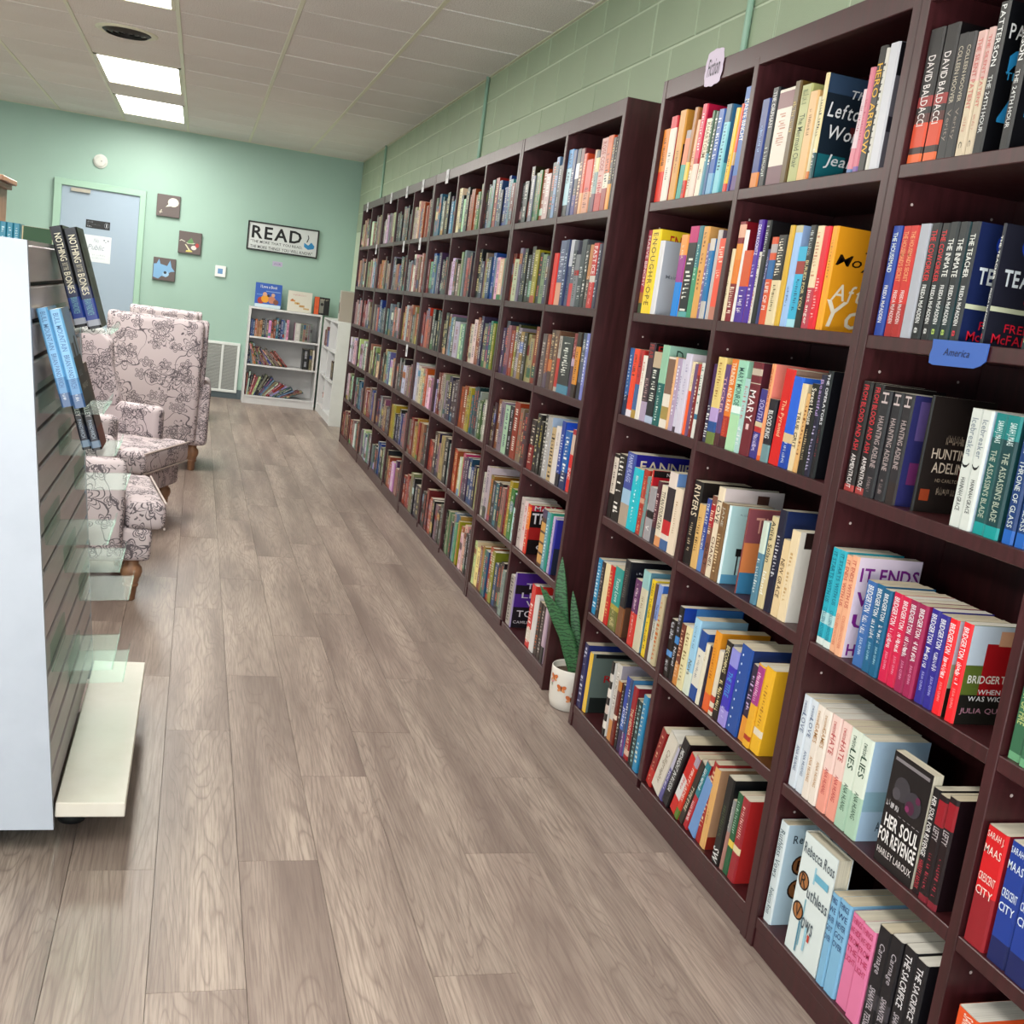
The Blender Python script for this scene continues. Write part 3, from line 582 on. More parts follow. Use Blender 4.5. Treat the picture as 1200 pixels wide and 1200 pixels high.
BOOKS=[
('N1',1,1,3.187,0.047,0.213,0,0.01,0,0,'f29a3f','',[[0,0.42,'e8432f']],[['~','7a4a1a',0.12,0.5,0.4]],[],'orange over red spine,first from left on top shelf,left column,fiction-tagged bookcase'),
('N1',1,1,3.1395,0.0468,0.244,0,0.01,0,0,'e8e0d6','d8283f',[[0.86,1,'d8283f']],[['~','8a7a70',0.4,0.75,0.35]],[],'white spine with red cap,second from left on top shelf,left column,fiction-tagged bookcase'),
('N1',1,1,3.0739,0.0461,0.252,0,0.01,0,0,'d9a04a','d9a04a',[],[['~','6a4a1a',0.45,0.7,0.25]],[[0,0,0.9,0.62,'2a211a']],'plain tan spine,third from left on top shelf,left column,fiction-tagged bookcase'),
('N1',1,1,3.0272,0.0369,0.19,0.012,0.01,0,0,'f08a5c','',[[0,0.5,'2fa79b'],[0.88,1,'a89a98']],[],[],'teal and orange spine,fourth from left on top shelf,left column,fiction-tagged bookcase'),
('N1',1,1,2.9898,0.0252,0.248,0.012,0.01,0,0,'b5814f','',[[0,0.2,'d8402f'],[0.2,0.4,'e8c860']],[['~','4a2a1a',0.82,0.95,0.5]],[],'brown and yellow spine,fifth from left on top shelf,left column,fiction-tagged bookcase'),
('N1',1,1,2.9641,0.0233,0.212,0.012,0.01,0,0,'f3b892','',[[0,0.35,'e8dcc8']],[['~','a04a3a',0.4,0.9,0.4]],[],'peach spine with white foot,sixth from left on top shelf,left column,fiction-tagged bookcase'),
('N1',1,1,2.9403,0.0328,0.25,0.012,0.01,0,0,'d8325a','c2204f',[[0,0.36,'ead8cc'],[0.36,0.42,'c22a3a']],[['~','f6e0e0',0.1,0.5,0.4]],[],'hot pink and white spine,seventh from left on top shelf,left column,fiction-tagged bookcase'),
('N1',1,1,2.907,0.0376,0.207,0.012,0.01,0,0,'e9ddc4','',[[0,0.3,'efe6d6']],[['KHARTOUM','8a6a48',0.05,0.5,0.6],['~','3a2a20',0.65,0.8,0.4]],[],'cream spine lettered in brown,eighth from left on top shelf,left column,fiction-tagged bookcase'),
('N1',1,1,2.8689,0.0185,0.224,0.012,0.01,0,0,'4d6b52','',[[0,0.5,'6fa0b0']],[['~','e0e8d8',0.1,0.6,0.4]],[],'dark green and blue spine,ninth from left on top shelf,left column,fiction-tagged bookcase'),
('N1',1,1,2.8499,0.0209,0.22,0.012,0.01,0,0,'39564a','',[[0,0.4,'3f6a9a']],[['~','f0f0e8',0.08,0.7,0.5]],[],'narrow dark green spine,tenth from left on top shelf,left column,fiction-tagged bookcase'),
('N1',1,1,2.8284,0.0356,0.221,0.012,0.01,0,0,'3a68b0','2a4a8a',[[0,0.25,'7aaed0']],[['~','e8eef6',0.1,0.6,0.5]],[],'royal blue spine with white lettering,eleventh from left on top shelf,left column,fiction-tagged bookcase'),
('N1',1,1,2.7923,0.0348,0.229,0.012,0.01,0,0,'8fd0dd','4a8ab8',[[0.8,1,'4a6a80']],[['~','2a6a80',0.22,0.75,0.45]],[[0,0.0,0.6,0.35,'8adcec']],'aqua spine with dark lettering,twelfth from left on top shelf,left column,fiction-tagged bookcase'),
('N1',1,1,2.7231,0.0245,0.211,0.01,0.01,0,0,'f4c531','e8623c',[[0,0.1,'d8402f']],[['~','8a6a1a',0.55,0.9,0.35]],[],'yellow spine with red foot,thirteenth from left on top shelf,left column,fiction-tagged bookcase'),
('N1',1,1,2.6981,0.017,0.218,0.012,0.01,0,0,'c8a878','e8623c',[[0.0,0.3,'2a3a8a'],[0.45,1,'e8623c']],[],[],'orange and navy patterned spine,fourteenth from left on top shelf,left column,fiction-tagged bookcase'),
('N1',1,1,2.6806,0.0386,0.258,0.001,0.01,0,0,'2f6fb8','2f6fb8',[[0.0,0.15,'6a4a8a']],[['MAEVE BINCHY','f0f0f0',0.12,0.52,0.62]],[],'tall blue spine with white capitals,fifteenth from left on top shelf,left column,fiction-tagged bookcase'),
('N1',1,2,2.5688,0.0393,0.211,0.0,0.01,0,0,'1f3f8a','',[[0,0.17,'d98a3a']],[['~','8ab0e0',0.3,0.6,0.3]],[],'navy spine with orange foot,first from left on top shelf,right column,fiction-tagged bookcase'),
('N1',1,2,2.529,0.031,0.233,0.0,0.01,0,0,'22262e','',[],[['THE ORPHAN','d8d8d8',0.04,0.4,0.55],['~','c0c8c0',0.6,0.9,0.5]],[],'black spine with white lettering,second from left on top shelf,right column,fiction-tagged bookcase'),
('N1',1,2,2.4974,0.0773,0.223,0.0,0.01,0,0,'e2d8cc','ccd4dc',[[0.8,0.97,'8a5a5e'],[0,0.2,'7c5560']],[['~','c89a8a',0.25,0.6,0.45]],[],'white spine with brown labels,third from left on top shelf,right column,fiction-tagged bookcase'),
('N1',1,2,2.4196,0.0274,0.231,0.0,0.01,0,0,'6b5428','',[],[['~','b8a060',0.2,0.5,0.5]],[],'narrow brown spine,fourth from left on top shelf,right column,fiction-tagged bookcase'),
('N1',1,2,2.3917,0.0464,0.218,0.0,0.01,0,0,'b9ba7f','',[],[['The Mermaid Chair','4a5a3a',0.3,0.85,0.5],['~','6a7a4a',0.05,0.2,0.6]],[],'sage green spine,fifth from left on top shelf,right column,fiction-tagged bookcase'),
('N1',1,2,2.3448,0.0384,0.197,0.0,0.01,0,0,'e0b983','',[],[['~','8a6a3a',0.2,0.5,0.3]],[],'plain sand spine,sixth from left on top shelf,right column,fiction-tagged bookcase'),
('N1',1,2,2.306,0.0153,0.181,0.0,0.01,0,0,'d8cfae','',[[0,0.1,'d8843a']],[],[],'narrow cream spine with orange foot,seventh from left on top shelf,right column,fiction-tagged bookcase'),
('N1',1,2,2.2902,0.0157,0.229,0.0,0.01,0.15,0,'e6d6a8','22303c',[[0,0.25,'2a5a60']],[['~','3a3a3a',0.25,0.6,0.6],['~','f0f0f0',0.7,0.9,0.6]],[[0,0.82,1,1,'3a4f68'],[0.02,0.02,0.5,0.25,'1f6f78'],[0.5,0.45,0.72,0.54,'6a2a2a'],['T','The','e0e0e0',0.42,0.8,0.74,0.88,'i'],['T','Leftover','f0f0f0',0.06,0.6,0.98,0.74,'i'],['T','Woman','f0f0f0',0.14,0.4,0.98,0.53,'i'],['T','A Novel','c8c8c8',0.55,0.33,0.72,0.37],['T','Jean','f0f0f0',0.14,0.12,0.66,0.26,'i']],'dark grey hardcover with white script,eighth from left on top shelf,right column,fiction-tagged bookcase'),
('N1',1,2,2.1435,0.0231,0.17,0.012,0.01,0,0,'6a86b8','',[[0.3,1,'dcc4cc'],[0.05,0.3,'d88a9a']],[['~','b06a7a',0.2,0.5,0.4]],[],'white,blue and pink spine,ninth from left on top shelf,right column,fiction-tagged bookcase'),
('N1',1,2,2.1199,0.0197,0.212,0.0,0.01,0,0,'d77f92','',[[0.0,0.06,'8a6ab0']],[['~','b85a70',0.3,0.7,0.4]],[],'tall pink spine,tenth from left on top shelf,right column,fiction-tagged bookcase'),
('N1',1,2,2.0997,0.0277,0.249,0.004,0.01,0,0,'15130f','',[],[['HERO ARROW','e8b733',0.14,0.86,0.7]],[],'black spine with gold capitals,eleventh from left on top shelf,right column,fiction-tagged bookcase'),
('N1',1,2,2.0715,0.0121,0.242,0.0,0.01,0,0,'d8d4cc','',[],[['~','222222',0.12,0.88,0.65]],[],'white spine with black lettering,twelfth from left on top shelf,right column,fiction-tagged bookcase'),
('N1',1,2,2.0589,0.0338,0.248,0,0.01,0,0,'d4d4dc','77747e',[],[],[[0,0.74,1,1,'1e1c24'],[0,0.3,1,0.42,'3a3844']],'plain white and grey hardcover,thirteenth from left on top shelf,right column,fiction-tagged bookcase'),
('N1',2,1,3.187,0.0334,0.249,0,0.01,0,0,'b84a5c','',[[0,0.12,'4a5a40'],[0.12,0.25,'b8803a']],[['MAEVE BINCHY','f0e0e0',0.07,0.68,0.6]],[],'pink spine with white capitals,first from left on second shelf,left column,fiction-tagged bookcase'),
('N1',2,1,3.1531,0.0689,0.249,0,0.01,0,0,'f7d93a','',[],[['E·N·O·U·G·H·R·O·P·E','6a4a14',0.04,0.9,0.5]],[['T','ENOUGH','c1272d',0.18,0.8,0.98,0.94]],'yellow hardcover with dotted capitals,second from left on second shelf,left column,fiction-tagged bookcase'),
('N1',2,1,3.0838,0.0331,0.215,0.0,0.01,0,0,'e4e2e6','bfc8d4',[],[],[[0.55,0.3,1,1,'5a4a40'],[0.4,0,1,0.24,'e0cfa0'],['T','Maine','8a94a0',0.12,0.5,0.46,0.55]],'pale blue paperback with dark photograph,third from left on second shelf,left column,fiction-tagged bookcase'),
('N1',2,1,2.9328,0.0449,0.227,0.0,0.01,0,0,'f2a65a','',[[0,0.42,'1f8fe0'],[0.42,0.75,'a8489a']],[['~','f0e8d0',0.1,0.3,0.3]],[],'orange,purple and blue spine,fourth from left on second shelf,left column,fiction-tagged bookcase'),
('N1',2,1,2.8874,0.0594,0.249,0.0,0.01,0,0,'232326','',[[0.82,1,'c81f7a'],[0,0.06,'6ab0b0']],[['~','e8e8e0',0.3,0.95,0.6]],[],'black spine with pink cap,fifth from left on second shelf,left column,fiction-tagged bookcase'),
('N1',2,1,2.8275,0.0302,0.248,0.0,0.01,0,0,'4f9f7a','',[[0.55,1,'2f7f8a']],[['~','d0e8d8',0.2,0.6,0.3]],[],'green and teal spine,sixth from left on second shelf,left column,fiction-tagged bookcase'),
('N1',2,1,2.7969,0.0358,0.245,0.0,0.01,0,0,'e2ac64','e2b070',[],[['~','8a5a2a',0.06,0.7,0.35]],[],'wide tan spine,seventh from left on second shelf,left column,fiction-tagged bookcase'),
('N1',2,1,2.7606,0.0222,0.2,0.0,0.01,0,0,'8a72a0','',[],[['~','f0e8f0',0.1,0.9,0.5]],[],'lilac spine with white lettering,eighth from left on second shelf,left column,fiction-tagged bookcase'),
('N1',2,1,2.7379,0.0267,0.211,0.0,0.01,0,0,'2f7fb5','',[[0,0.22,'c9c4c0'],[0.85,1,'d8d0c8']],[['~','e0e8f0',0.25,0.6,0.3]],[],'blue spine with grey foot,ninth from left on second shelf,left column,fiction-tagged bookcase'),
('N1',2,1,2.7107,0.0244,0.233,0.0,0.01,0,0,'cfc6c4','8a7a8a',[],[],[],'grey spine with mauve cover,tenth from left on second shelf,left column,fiction-tagged bookcase'),
('N1',2,1,2.6858,0.0418,0.21,0,0.01,0,0,'f2674f','e0d4cc',[[0,0.16,'c88a78']],[['~','f8e0d0',0.1,0.5,0.6]],[],'coral spine with white lettering,eleventh from left on second shelf,left column,fiction-tagged bookcase'),
('N1',2,2,2.605,0.016,0.182,0,0.01,0,0,'e8d8b8','',[],[['~','7a6a4a',0.3,0.7,0.3]],[],'narrow cream spine,first from left on second shelf,right column,fiction-tagged bookcase'),
('N1',2,2,2.5885,0.0344,0.249,0.0,0.01,0,0,'8f1f2c','',[[0.38,0.62,'e88a2f'],[0.62,0.78,'e89a3a'],[0.84,0.97,'e8b8a0']],[['~','f0e0d0',0.65,0.95,0.6]],[],'maroon spine with orange blocks,second from left on second shelf,right column,fiction-tagged bookcase'),
('N1',2,2,2.5536,0.0198,0.227,0.004,0.01,0,0,'eeeae8','8a2030',[],[],[],'narrow white spine,third from left on second shelf,right column,fiction-tagged bookcase'),
('N1',2,2,2.5334,0.0446,0.176,0.0,0.01,0,0,'d9622f','',[[0,0.5,'5a35a0']],[['~','f0e8f0',0.55,0.9,0.5]],[],'orange and purple spine,fourth from left on second shelf,right column,fiction-tagged bookcase'),
('N1',2,2,2.4883,0.0262,0.249,0.0,0.01,0,0,'5a2fa0','',[],[['DEAN KOONTZ','f0e8f8',0.05,0.34,0.6],['~','d8c8f0',0.4,0.85,0.5]],[],'purple spine with white lettering,fifth from left on second shelf,right column,fiction-tagged bookcase'),
('N1',2,2,2.4616,0.0139,0.172,0.0,0.01,0,0,'e0dad2','',[],[['~','1f1a1a',0.05,0.5,0.6],['CRAZY COW','c02a2a',0.55,0.97,0.5]],[],'white spine with black and red lettering,sixth on second shelf,right column,fiction-tagged bookcase'),
('N1',2,2,2.4471,0.0241,0.246,0.0,0.01,0,0,'1c1a20','',[],[['~','c8c8d0',0.05,0.35,0.5]],[],'black spine with grey lettering,seventh from left on second shelf,right column,fiction-tagged bookcase'),
('N1',2,2,2.4225,0.0186,0.177,0.003,0.01,0,0,'3c3f7a','',[],[['~','c8c8e0',0.1,0.4,0.4]],[],'narrow navy spine,eighth from left on second shelf,right column,fiction-tagged bookcase'),
('N1',2,2,2.4034,0.0296,0.205,0.0,0.01,0,0,'d95f35','',[[0.52,0.74,'2f6fa8'],[0.82,0.92,'b8b0b0']],[['LIFE OF PI','f6e8e0',0.52,0.83,0.6]],[],'orange spine with blue picture,ninth from left on second shelf,right column,fiction-tagged bookcase'),
('N1',2,2,2.3733,0.0416,0.209,0.0,0.01,0,0,'e6d5b0','',[[0.5,1,'2a211c']],[['~','f0e8d8',0.04,0.46,0.55],['~','6a5a3a',0.55,0.85,0.35]],[],'black over cream spine,tenth from left on second shelf,right column,fiction-tagged bookcase'),
('N1',2,2,2.3313,0.0204,0.23,0.0,0.01,0,0,'d9b23f','',[],[],[],'narrow mustard spine,eleventh from left on second shelf,right column,fiction-tagged bookcase'),
('N1',2,2,2.3104,0.0299,0.229,0.0,0.01,0,0,'a9c8f0','a9c4ee',[[0.93,1,'c8c0a0']],[['~','4a6a9a',0.6,0.8,0.3]],[],'wide pale blue spine,twelfth from left on second shelf,right column,fiction-tagged bookcase'),
('N1',2,2,2.28,0.0427,0.181,0.0,0.01,0,0,'3fb8dc','',[[0.66,0.82,'a8403a'],[0,0.1,'b0e0ec']],[['~','1f6a8a',0.4,0.8,0.3]],[],'bright aqua spine with red emblem,thirteenth from left on second shelf,right column,fiction-tagged bookcase'),
('N1',2,2,2.2368,0.0255,0.226,0.0,0.01,0,0,'24221f','',[],[['~','c8d0d0',0.05,0.3,0.5],['BURIED FOR YOU','e0d0a0',0.34,0.82,0.5]],[],'black spine with cream lettering,fourteenth from left on second shelf,right column,fiction-tagged bookcase'),
('N1',2,2,2.2108,0.0277,0.224,0.0,0.01,0,0,'ecd9b8','',[[0,0.4,'c0485a']],[['~','c88a70',0.06,0.5,0.5],['just anger','f4e8e0',0.62,0.96,0.6]],[],'cream over rose spine,fifteenth from left on second shelf,right column,fiction-tagged bookcase'),
('N1',2,2,2.1826,0.0276,0.222,0.0,0.01,0,0,'e01a35','',[],[['~','f6c0c0',0.5,0.9,0.4]],[],'bright red spine,sixteenth from left on second shelf,right column,fiction-tagged bookcase'),
('N1',2,2,2.1546,0.0244,0.222,0,0.01,0.15,0,'f0ab2b','f0ab2b',[],[['~','b8801a',0.1,0.5,0.3]],[['T','Jojo','2a1a0a',0.5,0.78,1,0.9,'i'],['T','Moyes','2a1a0a',0.03,0.6,1,0.74,'i'],['T','After','f6ecd8',0.05,0.3,0.9,0.46,'i'],['T','You','f6ecd8',0.0,0.04,0.95,0.3,'i']],'gold novel with curling black and white script,seventeenth on second shelf,right column,fiction-tagged bookcase'),
('N1',3,1,3.187,0.0362,0.207,0.0,0.01,0,0,'3a6aa5','',[[0,0.3,'2a3a5a']],[['~','d0d8e8',0.1,0.8,0.4]],[],'blue spine with dark foot,first from left on third shelf,left column,fiction-tagged bookcase'),
('N1',3,1,3.1503,0.0437,0.207,0.0,0.01,0,0,'f0532d','f0532d',[[0,0.1,'e8e0e8']],[['~','2a2a2a',0.06,0.4,0.5]],[],'orange red spine with black lettering,second from left on third shelf,left column,fiction-tagged bookcase'),
('N1',3,1,3.1062,0.0354,0.205,0.0,0.01,0,0,'c23a3a','',[[0,0.12,'b89a4a'],[0.12,0.5,'4d6f9f']],[['~','3a1a2a',0.05,0.4,0.5]],[],'red and blue patterned spine,third from left on third shelf,left column,fiction-tagged bookcase'),
('N1',3,1,3.0703,0.0305,0.192,0.0,0.01,0,0,'ece4da','',[],[['~','c03030',0.1,0.5,0.3]],[],'narrow white spine,fourth from left on third shelf,left column,fiction-tagged bookcase'),
('N1',3,1,3.0393,0.0449,0.232,0.0,0.01,0,0,'4a3340','1f1a1d',[[0,0.25,'b8a8c0']],[['FEAR','b8403a',0.02,0.2,0.7],['~','c0a0a0',0.45,0.8,0.5]],[['T','EDIT','b8322f',0.05,0.86,0.7,0.97]],'tall dark spine with red lettering,fifth from left on third shelf,left column,fiction-tagged bookcase'),
('N1',3,1,2.9939,0.0568,0.209,0.0,0.01,0,0,'b8c4da','1d2226',[[0.78,1,'c8b49a'],[0.1,0.78,'23282e']],[['~','e8e8e0',0.25,0.7,0.5]],[[0,0.8,1,1,'c8b098'],['T','B','e8e8e8',0.1,0.6,0.5,0.8],['T','D','e8e8e8',0.1,0.34,0.5,0.55],['T','G','d8d8d8',0.05,0.12,0.5,0.3,'i']],'black hardcover with stacked white letters,sixth from left on third shelf,left column,fiction-tagged bookcase'),
('N1',3,1,2.9366,0.0453,0.232,0.0,0.01,0.15,0,'1f6b68','a8d0c0',[[0.53,1,'9fc8ae']],[['~','d8e8e0',0.5,0.95,0.3]],[['T','D','3a5a50',0.15,0.82,0.3,0.95]],'dark teal spine with pale green cap,seventh on third shelf,left column,fiction-tagged bookcase'),
('N1',3,1,2.8908,0.0514,0.202,0.0,0.01,0,0,'ece2d6','b02a40',[[0.48,0.97,'8a6a5a'],[0.12,0.3,'b09a5a']],[],[],'white spine with brown panel,red edge,eighth on third shelf,left column,fiction-tagged bookcase'),
('N1',3,1,2.8389,0.0142,0.204,0.0,0.01,0,0,'e8b88a','',[],[['~','a06a3a',0.2,0.6,0.3]],[],'peach spine,ninth from left on third shelf,left column,fiction-tagged bookcase'),
('N1',3,1,2.8242,0.0285,0.202,0.0,0.01,0,0,'b8a5bf','',[],[['~','f0e8f4',0.1,0.8,0.4]],[],'lavender spine,tenth from left on third shelf,left column,fiction-tagged bookcase'),
('N1',3,1,2.7952,0.0203,0.202,0.0,0.01,0,0,'d5d0e0','',[[0,0.07,'5a4a5a']],[['~','8a82a8',0.2,0.7,0.4]],[],'pale lilac spine,eleventh from left on third shelf,left column,fiction-tagged bookcase'),
('N1',3,1,2.7745,0.0373,0.219,0.0,0.01,0,0,'d8d2e2','e2dae4',[],[['~','a8a0c0',0.1,0.6,0.3]],[],'wide pale lilac hardcover,twelfth from left on third shelf,left column,fiction-tagged bookcase'),
('N1',3,1,2.7366,0.0268,0.2,0.0,0.01,0,0,'efdcbc','',[[0,0.6,'ff6a1f']],[['~','c8b88a',0.1,0.35,0.3]],[],'cream and bright orange spine,thirteenth from left on third shelf,left column,fiction-tagged bookcase'),
('N1',3,1,2.7093,0.0174,0.195,0.0,0.01,0,0,'7a5a80','',[],[],[],'narrow purple spine,fourteenth from left on third shelf,left column,fiction-tagged bookcase'),
('N1',3,1,2.6913,0.0172,0.196,0.0,0.01,0,0,'8a2a2a','',[[0.85,1,'c04a3a']],[['~','f0d8c8',0.2,0.9,0.5]],[],'dark red spine with white lettering,fifteenth from left on third shelf,left column,fiction-tagged bookcase'),
('N1',3,1,2.6736,0.023,0.201,0,0.01,0,0,'e8e6e0','',[[0.25,0.32,'3f7f9f']],[['~','3f7f6a',0.05,0.55,0.5]],[],'white spine with green lettering,sixteenth from left on third shelf,left column,fiction-tagged bookcase'),
('N1',3,2,2.605,0.026,0.204,0.0,0.01,0,0,'5a3a6a','',[[0,0.55,'4a4460']],[['~','f0f0f0',0.5,0.95,0.6]],[],'purple spine with white script,first from left on third shelf,right column,fiction-tagged bookcase'),
('N1',3,2,2.5785,0.0446,0.224,0.0,0.01,0,0,'e8d08a','',[[0,0.14,'7a8a4a'],[0.14,0.26,'2a5a9a'],[0.26,0.42,'c0a8d8']],[['~','b08a4a',0.06,0.5,0.4]],[],'yellow and lilac spine,second from left on third shelf,right column,fiction-tagged bookcase'),
('N1',3,2,2.5334,0.0257,0.208,0.0,0.01,0,0,'6a4a80','',[[0,0.16,'5a2a30']],[['TUCKER','e8b8c0',0.15,0.6,0.6]],[],'purple spine lettered in peach,third from left on third shelf,right column,fiction-tagged bookcase'),
('N1',3,2,2.5072,0.0359,0.224,0.0,0.01,0,0,'e8862f','',[[0,0.13,'4a1a1a'],[0.13,0.36,'b83a2a']],[['THUNDER AND RAIN','f8ead0',0.04,0.58,0.6],['Smith','d86a4a',0.66,0.86,0.5]],[],'orange spine with white capitals,fourth from left on third shelf,right column,fiction-tagged bookcase'),
('N1',3,2,2.4708,0.0505,0.224,0.0,0.01,0,0,'a8d8c0','',[[0.42,0.5,'e8f4f0'],[0,0.4,'b8e0b8']],[['MARY MONROE','2f5f60',0.08,0.5,0.55]],[],'mint spine with dark lettering,fifth from left on third shelf,right column,fiction-tagged bookcase'),
('N1',3,2,2.4199,0.0281,0.183,0.0,0.01,0,0,'b5d5d2','',[],[['~','c08a8a',0.1,0.55,0.5],['~','f4f4f4',0.62,0.9,0.55]],[],'pale aqua spine,sixth from left on third shelf,right column,fiction-tagged bookcase'),
('N1',3,2,2.3913,0.0489,0.226,0.0,0.01,0,0,'7a2533','5a2a3a',[[0.77,0.93,'c8b8a8'],[0.78,0.86,'7a2533']],[['MARY','f0e8e8',0.3,0.63,0.62],['1','e8c8c8',0.66,0.72,0.3]],[],'maroon biography spine with white capitals,seventh from left on third shelf,right column,fiction-tagged bookcase'),
('N1',3,2,2.3419,0.0372,0.165,0.007,0.01,0,0,'4a3f8f','',[[0.38,0.46,'c03a3a'],[0.46,0.53,'d8c8a8']],[['SOUTH','c8c0e8',0.15,0.45,0.6],['~','d8d0f0',0.65,0.9,0.5]],[],'purple spine with red bands,eighth from left on third shelf,right column,fiction-tagged bookcase'),
('N1',3,2,2.3042,0.0171,0.228,0.0,0.01,0,0,'f0a878','f59a8c',[[0,0.05,'e86a2a']],[['CHINABERRY','c8683a',0.05,0.45,0.5],['~','e8e0d8',0.1,0.4,0.2]],[],'peach spine with salmon cover,ninth from left on third shelf,right column,fiction-tagged bookcase'),
('N1',3,2,2.2866,0.0351,0.148,0.0,0.01,0,0,'2b2430','',[[0,0.28,'7a9aa0']],[['BLOOD KING','f0f0f0',0.18,0.62,0.6]],[],'black spine with white lettering,tenth from left on third shelf,right column,fiction-tagged bookcase'),
('N1',3,2,2.251,0.043,0.222,0.01,0.01,0,0,'d9231f','a08578',[],[['The Pyramid','f6c8a0',0.32,0.7,0.5]],[],'red spine with yellow script,eleventh from left on third shelf,right column,fiction-tagged bookcase'),
('N1',3,2,2.2074,0.0411,0.208,0.007,0.01,0,0,'2f6fdc','3a78e0',[[0.28,0.38,'d8c09a'],[0,0.28,'1f4fb0']],[['~','d8e0f0',0.72,0.95,0.3]],[],'blue spine with tan band,twelfth from left on third shelf,right column,fiction-tagged bookcase'),
('N1',3,2,2.1637,0.0236,0.196,0.001,0.01,0,0,'e8d5b0','',[],[['TRUE GRIT','2a2218',0.32,0.74,0.6]],[],'cream spine with black capitals,thirteenth from left on third shelf,right column,fiction-tagged bookcase'),
('N1',3,2,2.1396,0.0202,0.176,0.006,0.01,0,0,'e2b57a','',[],[['~','8a5a2a',0.15,0.85,0.4]],[],'tan spine with brown lettering,fourteenth from left on third shelf,right column,fiction-tagged bookcase'),
('N1',3,2,2.1189,0.0284,0.2,0.0,0.01,0,0,'1c1712','',[],[['Sweet House','f0e8d8',0.05,0.45,0.6],['~','b8a888',0.5,0.85,0.35]],[],'black spine with white lettering,fifteenth from left on third shelf,right column,fiction-tagged bookcase'),
('N1',3,2,2.0901,0.0194,0.222,0.0,0.01,0,0,'2a2440','',[],[['Beautiful','b8a0d0',0.05,0.4,0.65],['~','c8c0e0',0.5,0.95,0.5]],[],'black spine with lilac script,sixteenth from left on third shelf,right column,fiction-tagged bookcase'),
('N1',3,2,2.0702,0.0205,0.232,0,0.01,0,0,'1a1b22','',[],[['THE OPERATORS','e8e8f0',0.03,0.5,0.5],['~','8a3a4a',0.55,0.8,0.3]],[],'black spine with tall white capitals,seventeenth from left on third shelf,right column,fiction-tagged bookcase'),
('N1',4,1,3.187,0.0397,0.202,0.0,0.01,0.13,0,'e0d4c8','',[[0,0.38,'2a241f'],[0.95,1,'2a241f']],[['~','5a4a40',0.1,0.6,0.35]],[],'pale label over black spine,first from left on fourth shelf,left column,fiction-tagged bookcase'),
('N1',4,1,3.1468,0.0641,0.209,0.0,0.01,0,0,'26221f','',[],[['~','f0ece4',0.04,0.9,0.6]],[],'black spine with white script,second from left on fourth shelf,left column,fiction-tagged bookcase'),
('N1',4,1,3.0821,0.0672,0.225,0.0,0.01,0.19,0,'4a5aa5','2d2a9a',[[0,0.3,'b8a898'],[0.3,0.5,'a8c8e0']],[['FANNIE FLAGG','c8d0f0',0.03,0.4,0.5]],[['T','FANNIE','f2e6d0',0.08,0.78,0.98,0.92]],'blue hardcover with white surname,third from left on fourth shelf,left column,fiction-tagged bookcase'),
('N1',4,1,3.0144,0.0681,0.188,0.0,0.01,0,0,'1cc4d4','',[],[['~','e0fafc',0.12,0.9,0.18],['E','e0f8f8',0.12,0.18,0.25]],[],'bright turquoise spine,fourth from left on fourth shelf,left column,fiction-tagged bookcase'),
('N1',4,1,2.9445,0.0379,0.194,0.0,0.01,0,0,'b5402f','',[[0.48,0.56,'d8a890']],[['~','e8b090',0.1,0.45,0.35],['~','e8b090',0.6,0.95,0.35]],[],'rust red spine,fifth from left on fourth shelf,left column,fiction-tagged bookcase'),
('N1',4,1,2.9032,0.0186,0.179,0.0,0.01,0,0,'7f9a98','',[],[['~','c05a5a',0.1,0.7,0.5]],[],'narrow grey teal spine,sixth from left on fourth shelf,left column,fiction-tagged bookcase'),
('N1',4,1,2.8841,0.0079,0.201,0.0,0.01,0.14,0,'d83a35','c9283a',[[0.4,0.5,'e0dcd0']],[['~','f8e0d0',0.02,0.35,0.5]],[[0,0.9,1,1,'1f1a1c'],['T','NEW YORK','e8e0e0',0.3,0.92,0.9,0.97]],'red spine with white foot,seventh from left on fourth shelf,left column,fiction-tagged bookcase'),
('N1',4,1,2.8754,0.047,0.155,0.0,0.01,0,0,'a8a4a8','8f90a5',[[0.42,0.56,'2a2628']],[['V','e8e4e4',0.72,0.82,0.5]],[],'grey spine with dark band,eighth from left on fourth shelf,left column,fiction-tagged bookcase'),
('N1',4,1,2.8279,0.0285,0.18,0.0,0.01,0,0,'5a2a38','',[[0,0.25,'3a3a48']],[['~','e0c0c0',0.2,0.7,0.5]],[],'dark maroon spine,ninth from left on fourth shelf,left column,fiction-tagged bookcase'),
('N1',4,1,2.7989,0.0389,0.174,0.0,0.01,0,0,'e8dcc8','',[[0,0.16,'e0a070']],[['TITAN FOUNTAIN','241c18',0.1,0.72,0.65]],[],'cream spine with slanted black capitals,tenth from left on fourth shelf,left column,fiction-tagged bookcase'),
('N1',4,1,2.7585,0.0497,0.22,0.0,0.01,0,0,'e6d8d0','7fa5dc',[[0,0.13,'4f6f9f'],[0.2,0.38,'c82a35'],[0.38,0.8,'3a3038']],[],[[0,0,1,0.8,'e8d8cc'],[0.3,0.3,0.7,0.8,'3a3038']],'white novel with sky and red dress,eleventh on fourth shelf,left column,fiction-tagged bookcase'),
('N1',4,1,2.7073,0.0481,0.184,0,0.01,0,0,'eddcc8','',[],[['~','b89a78',0.2,0.7,0.25]],[],'plain cream spine,twelfth from left on fourth shelf,left column,fiction-tagged bookcase'),
('N1',4,2,2.605,0.0484,0.224,0.0,0.01,0,0,'2a2422','2a2422',[],[['RIVERS','e8d8c0',0.05,0.42,0.7],['~','b8a890',0.5,0.88,0.4]],[],'tall black spine with cream capitals,first from left on fourth shelf,right column,fiction-tagged bookcase'),
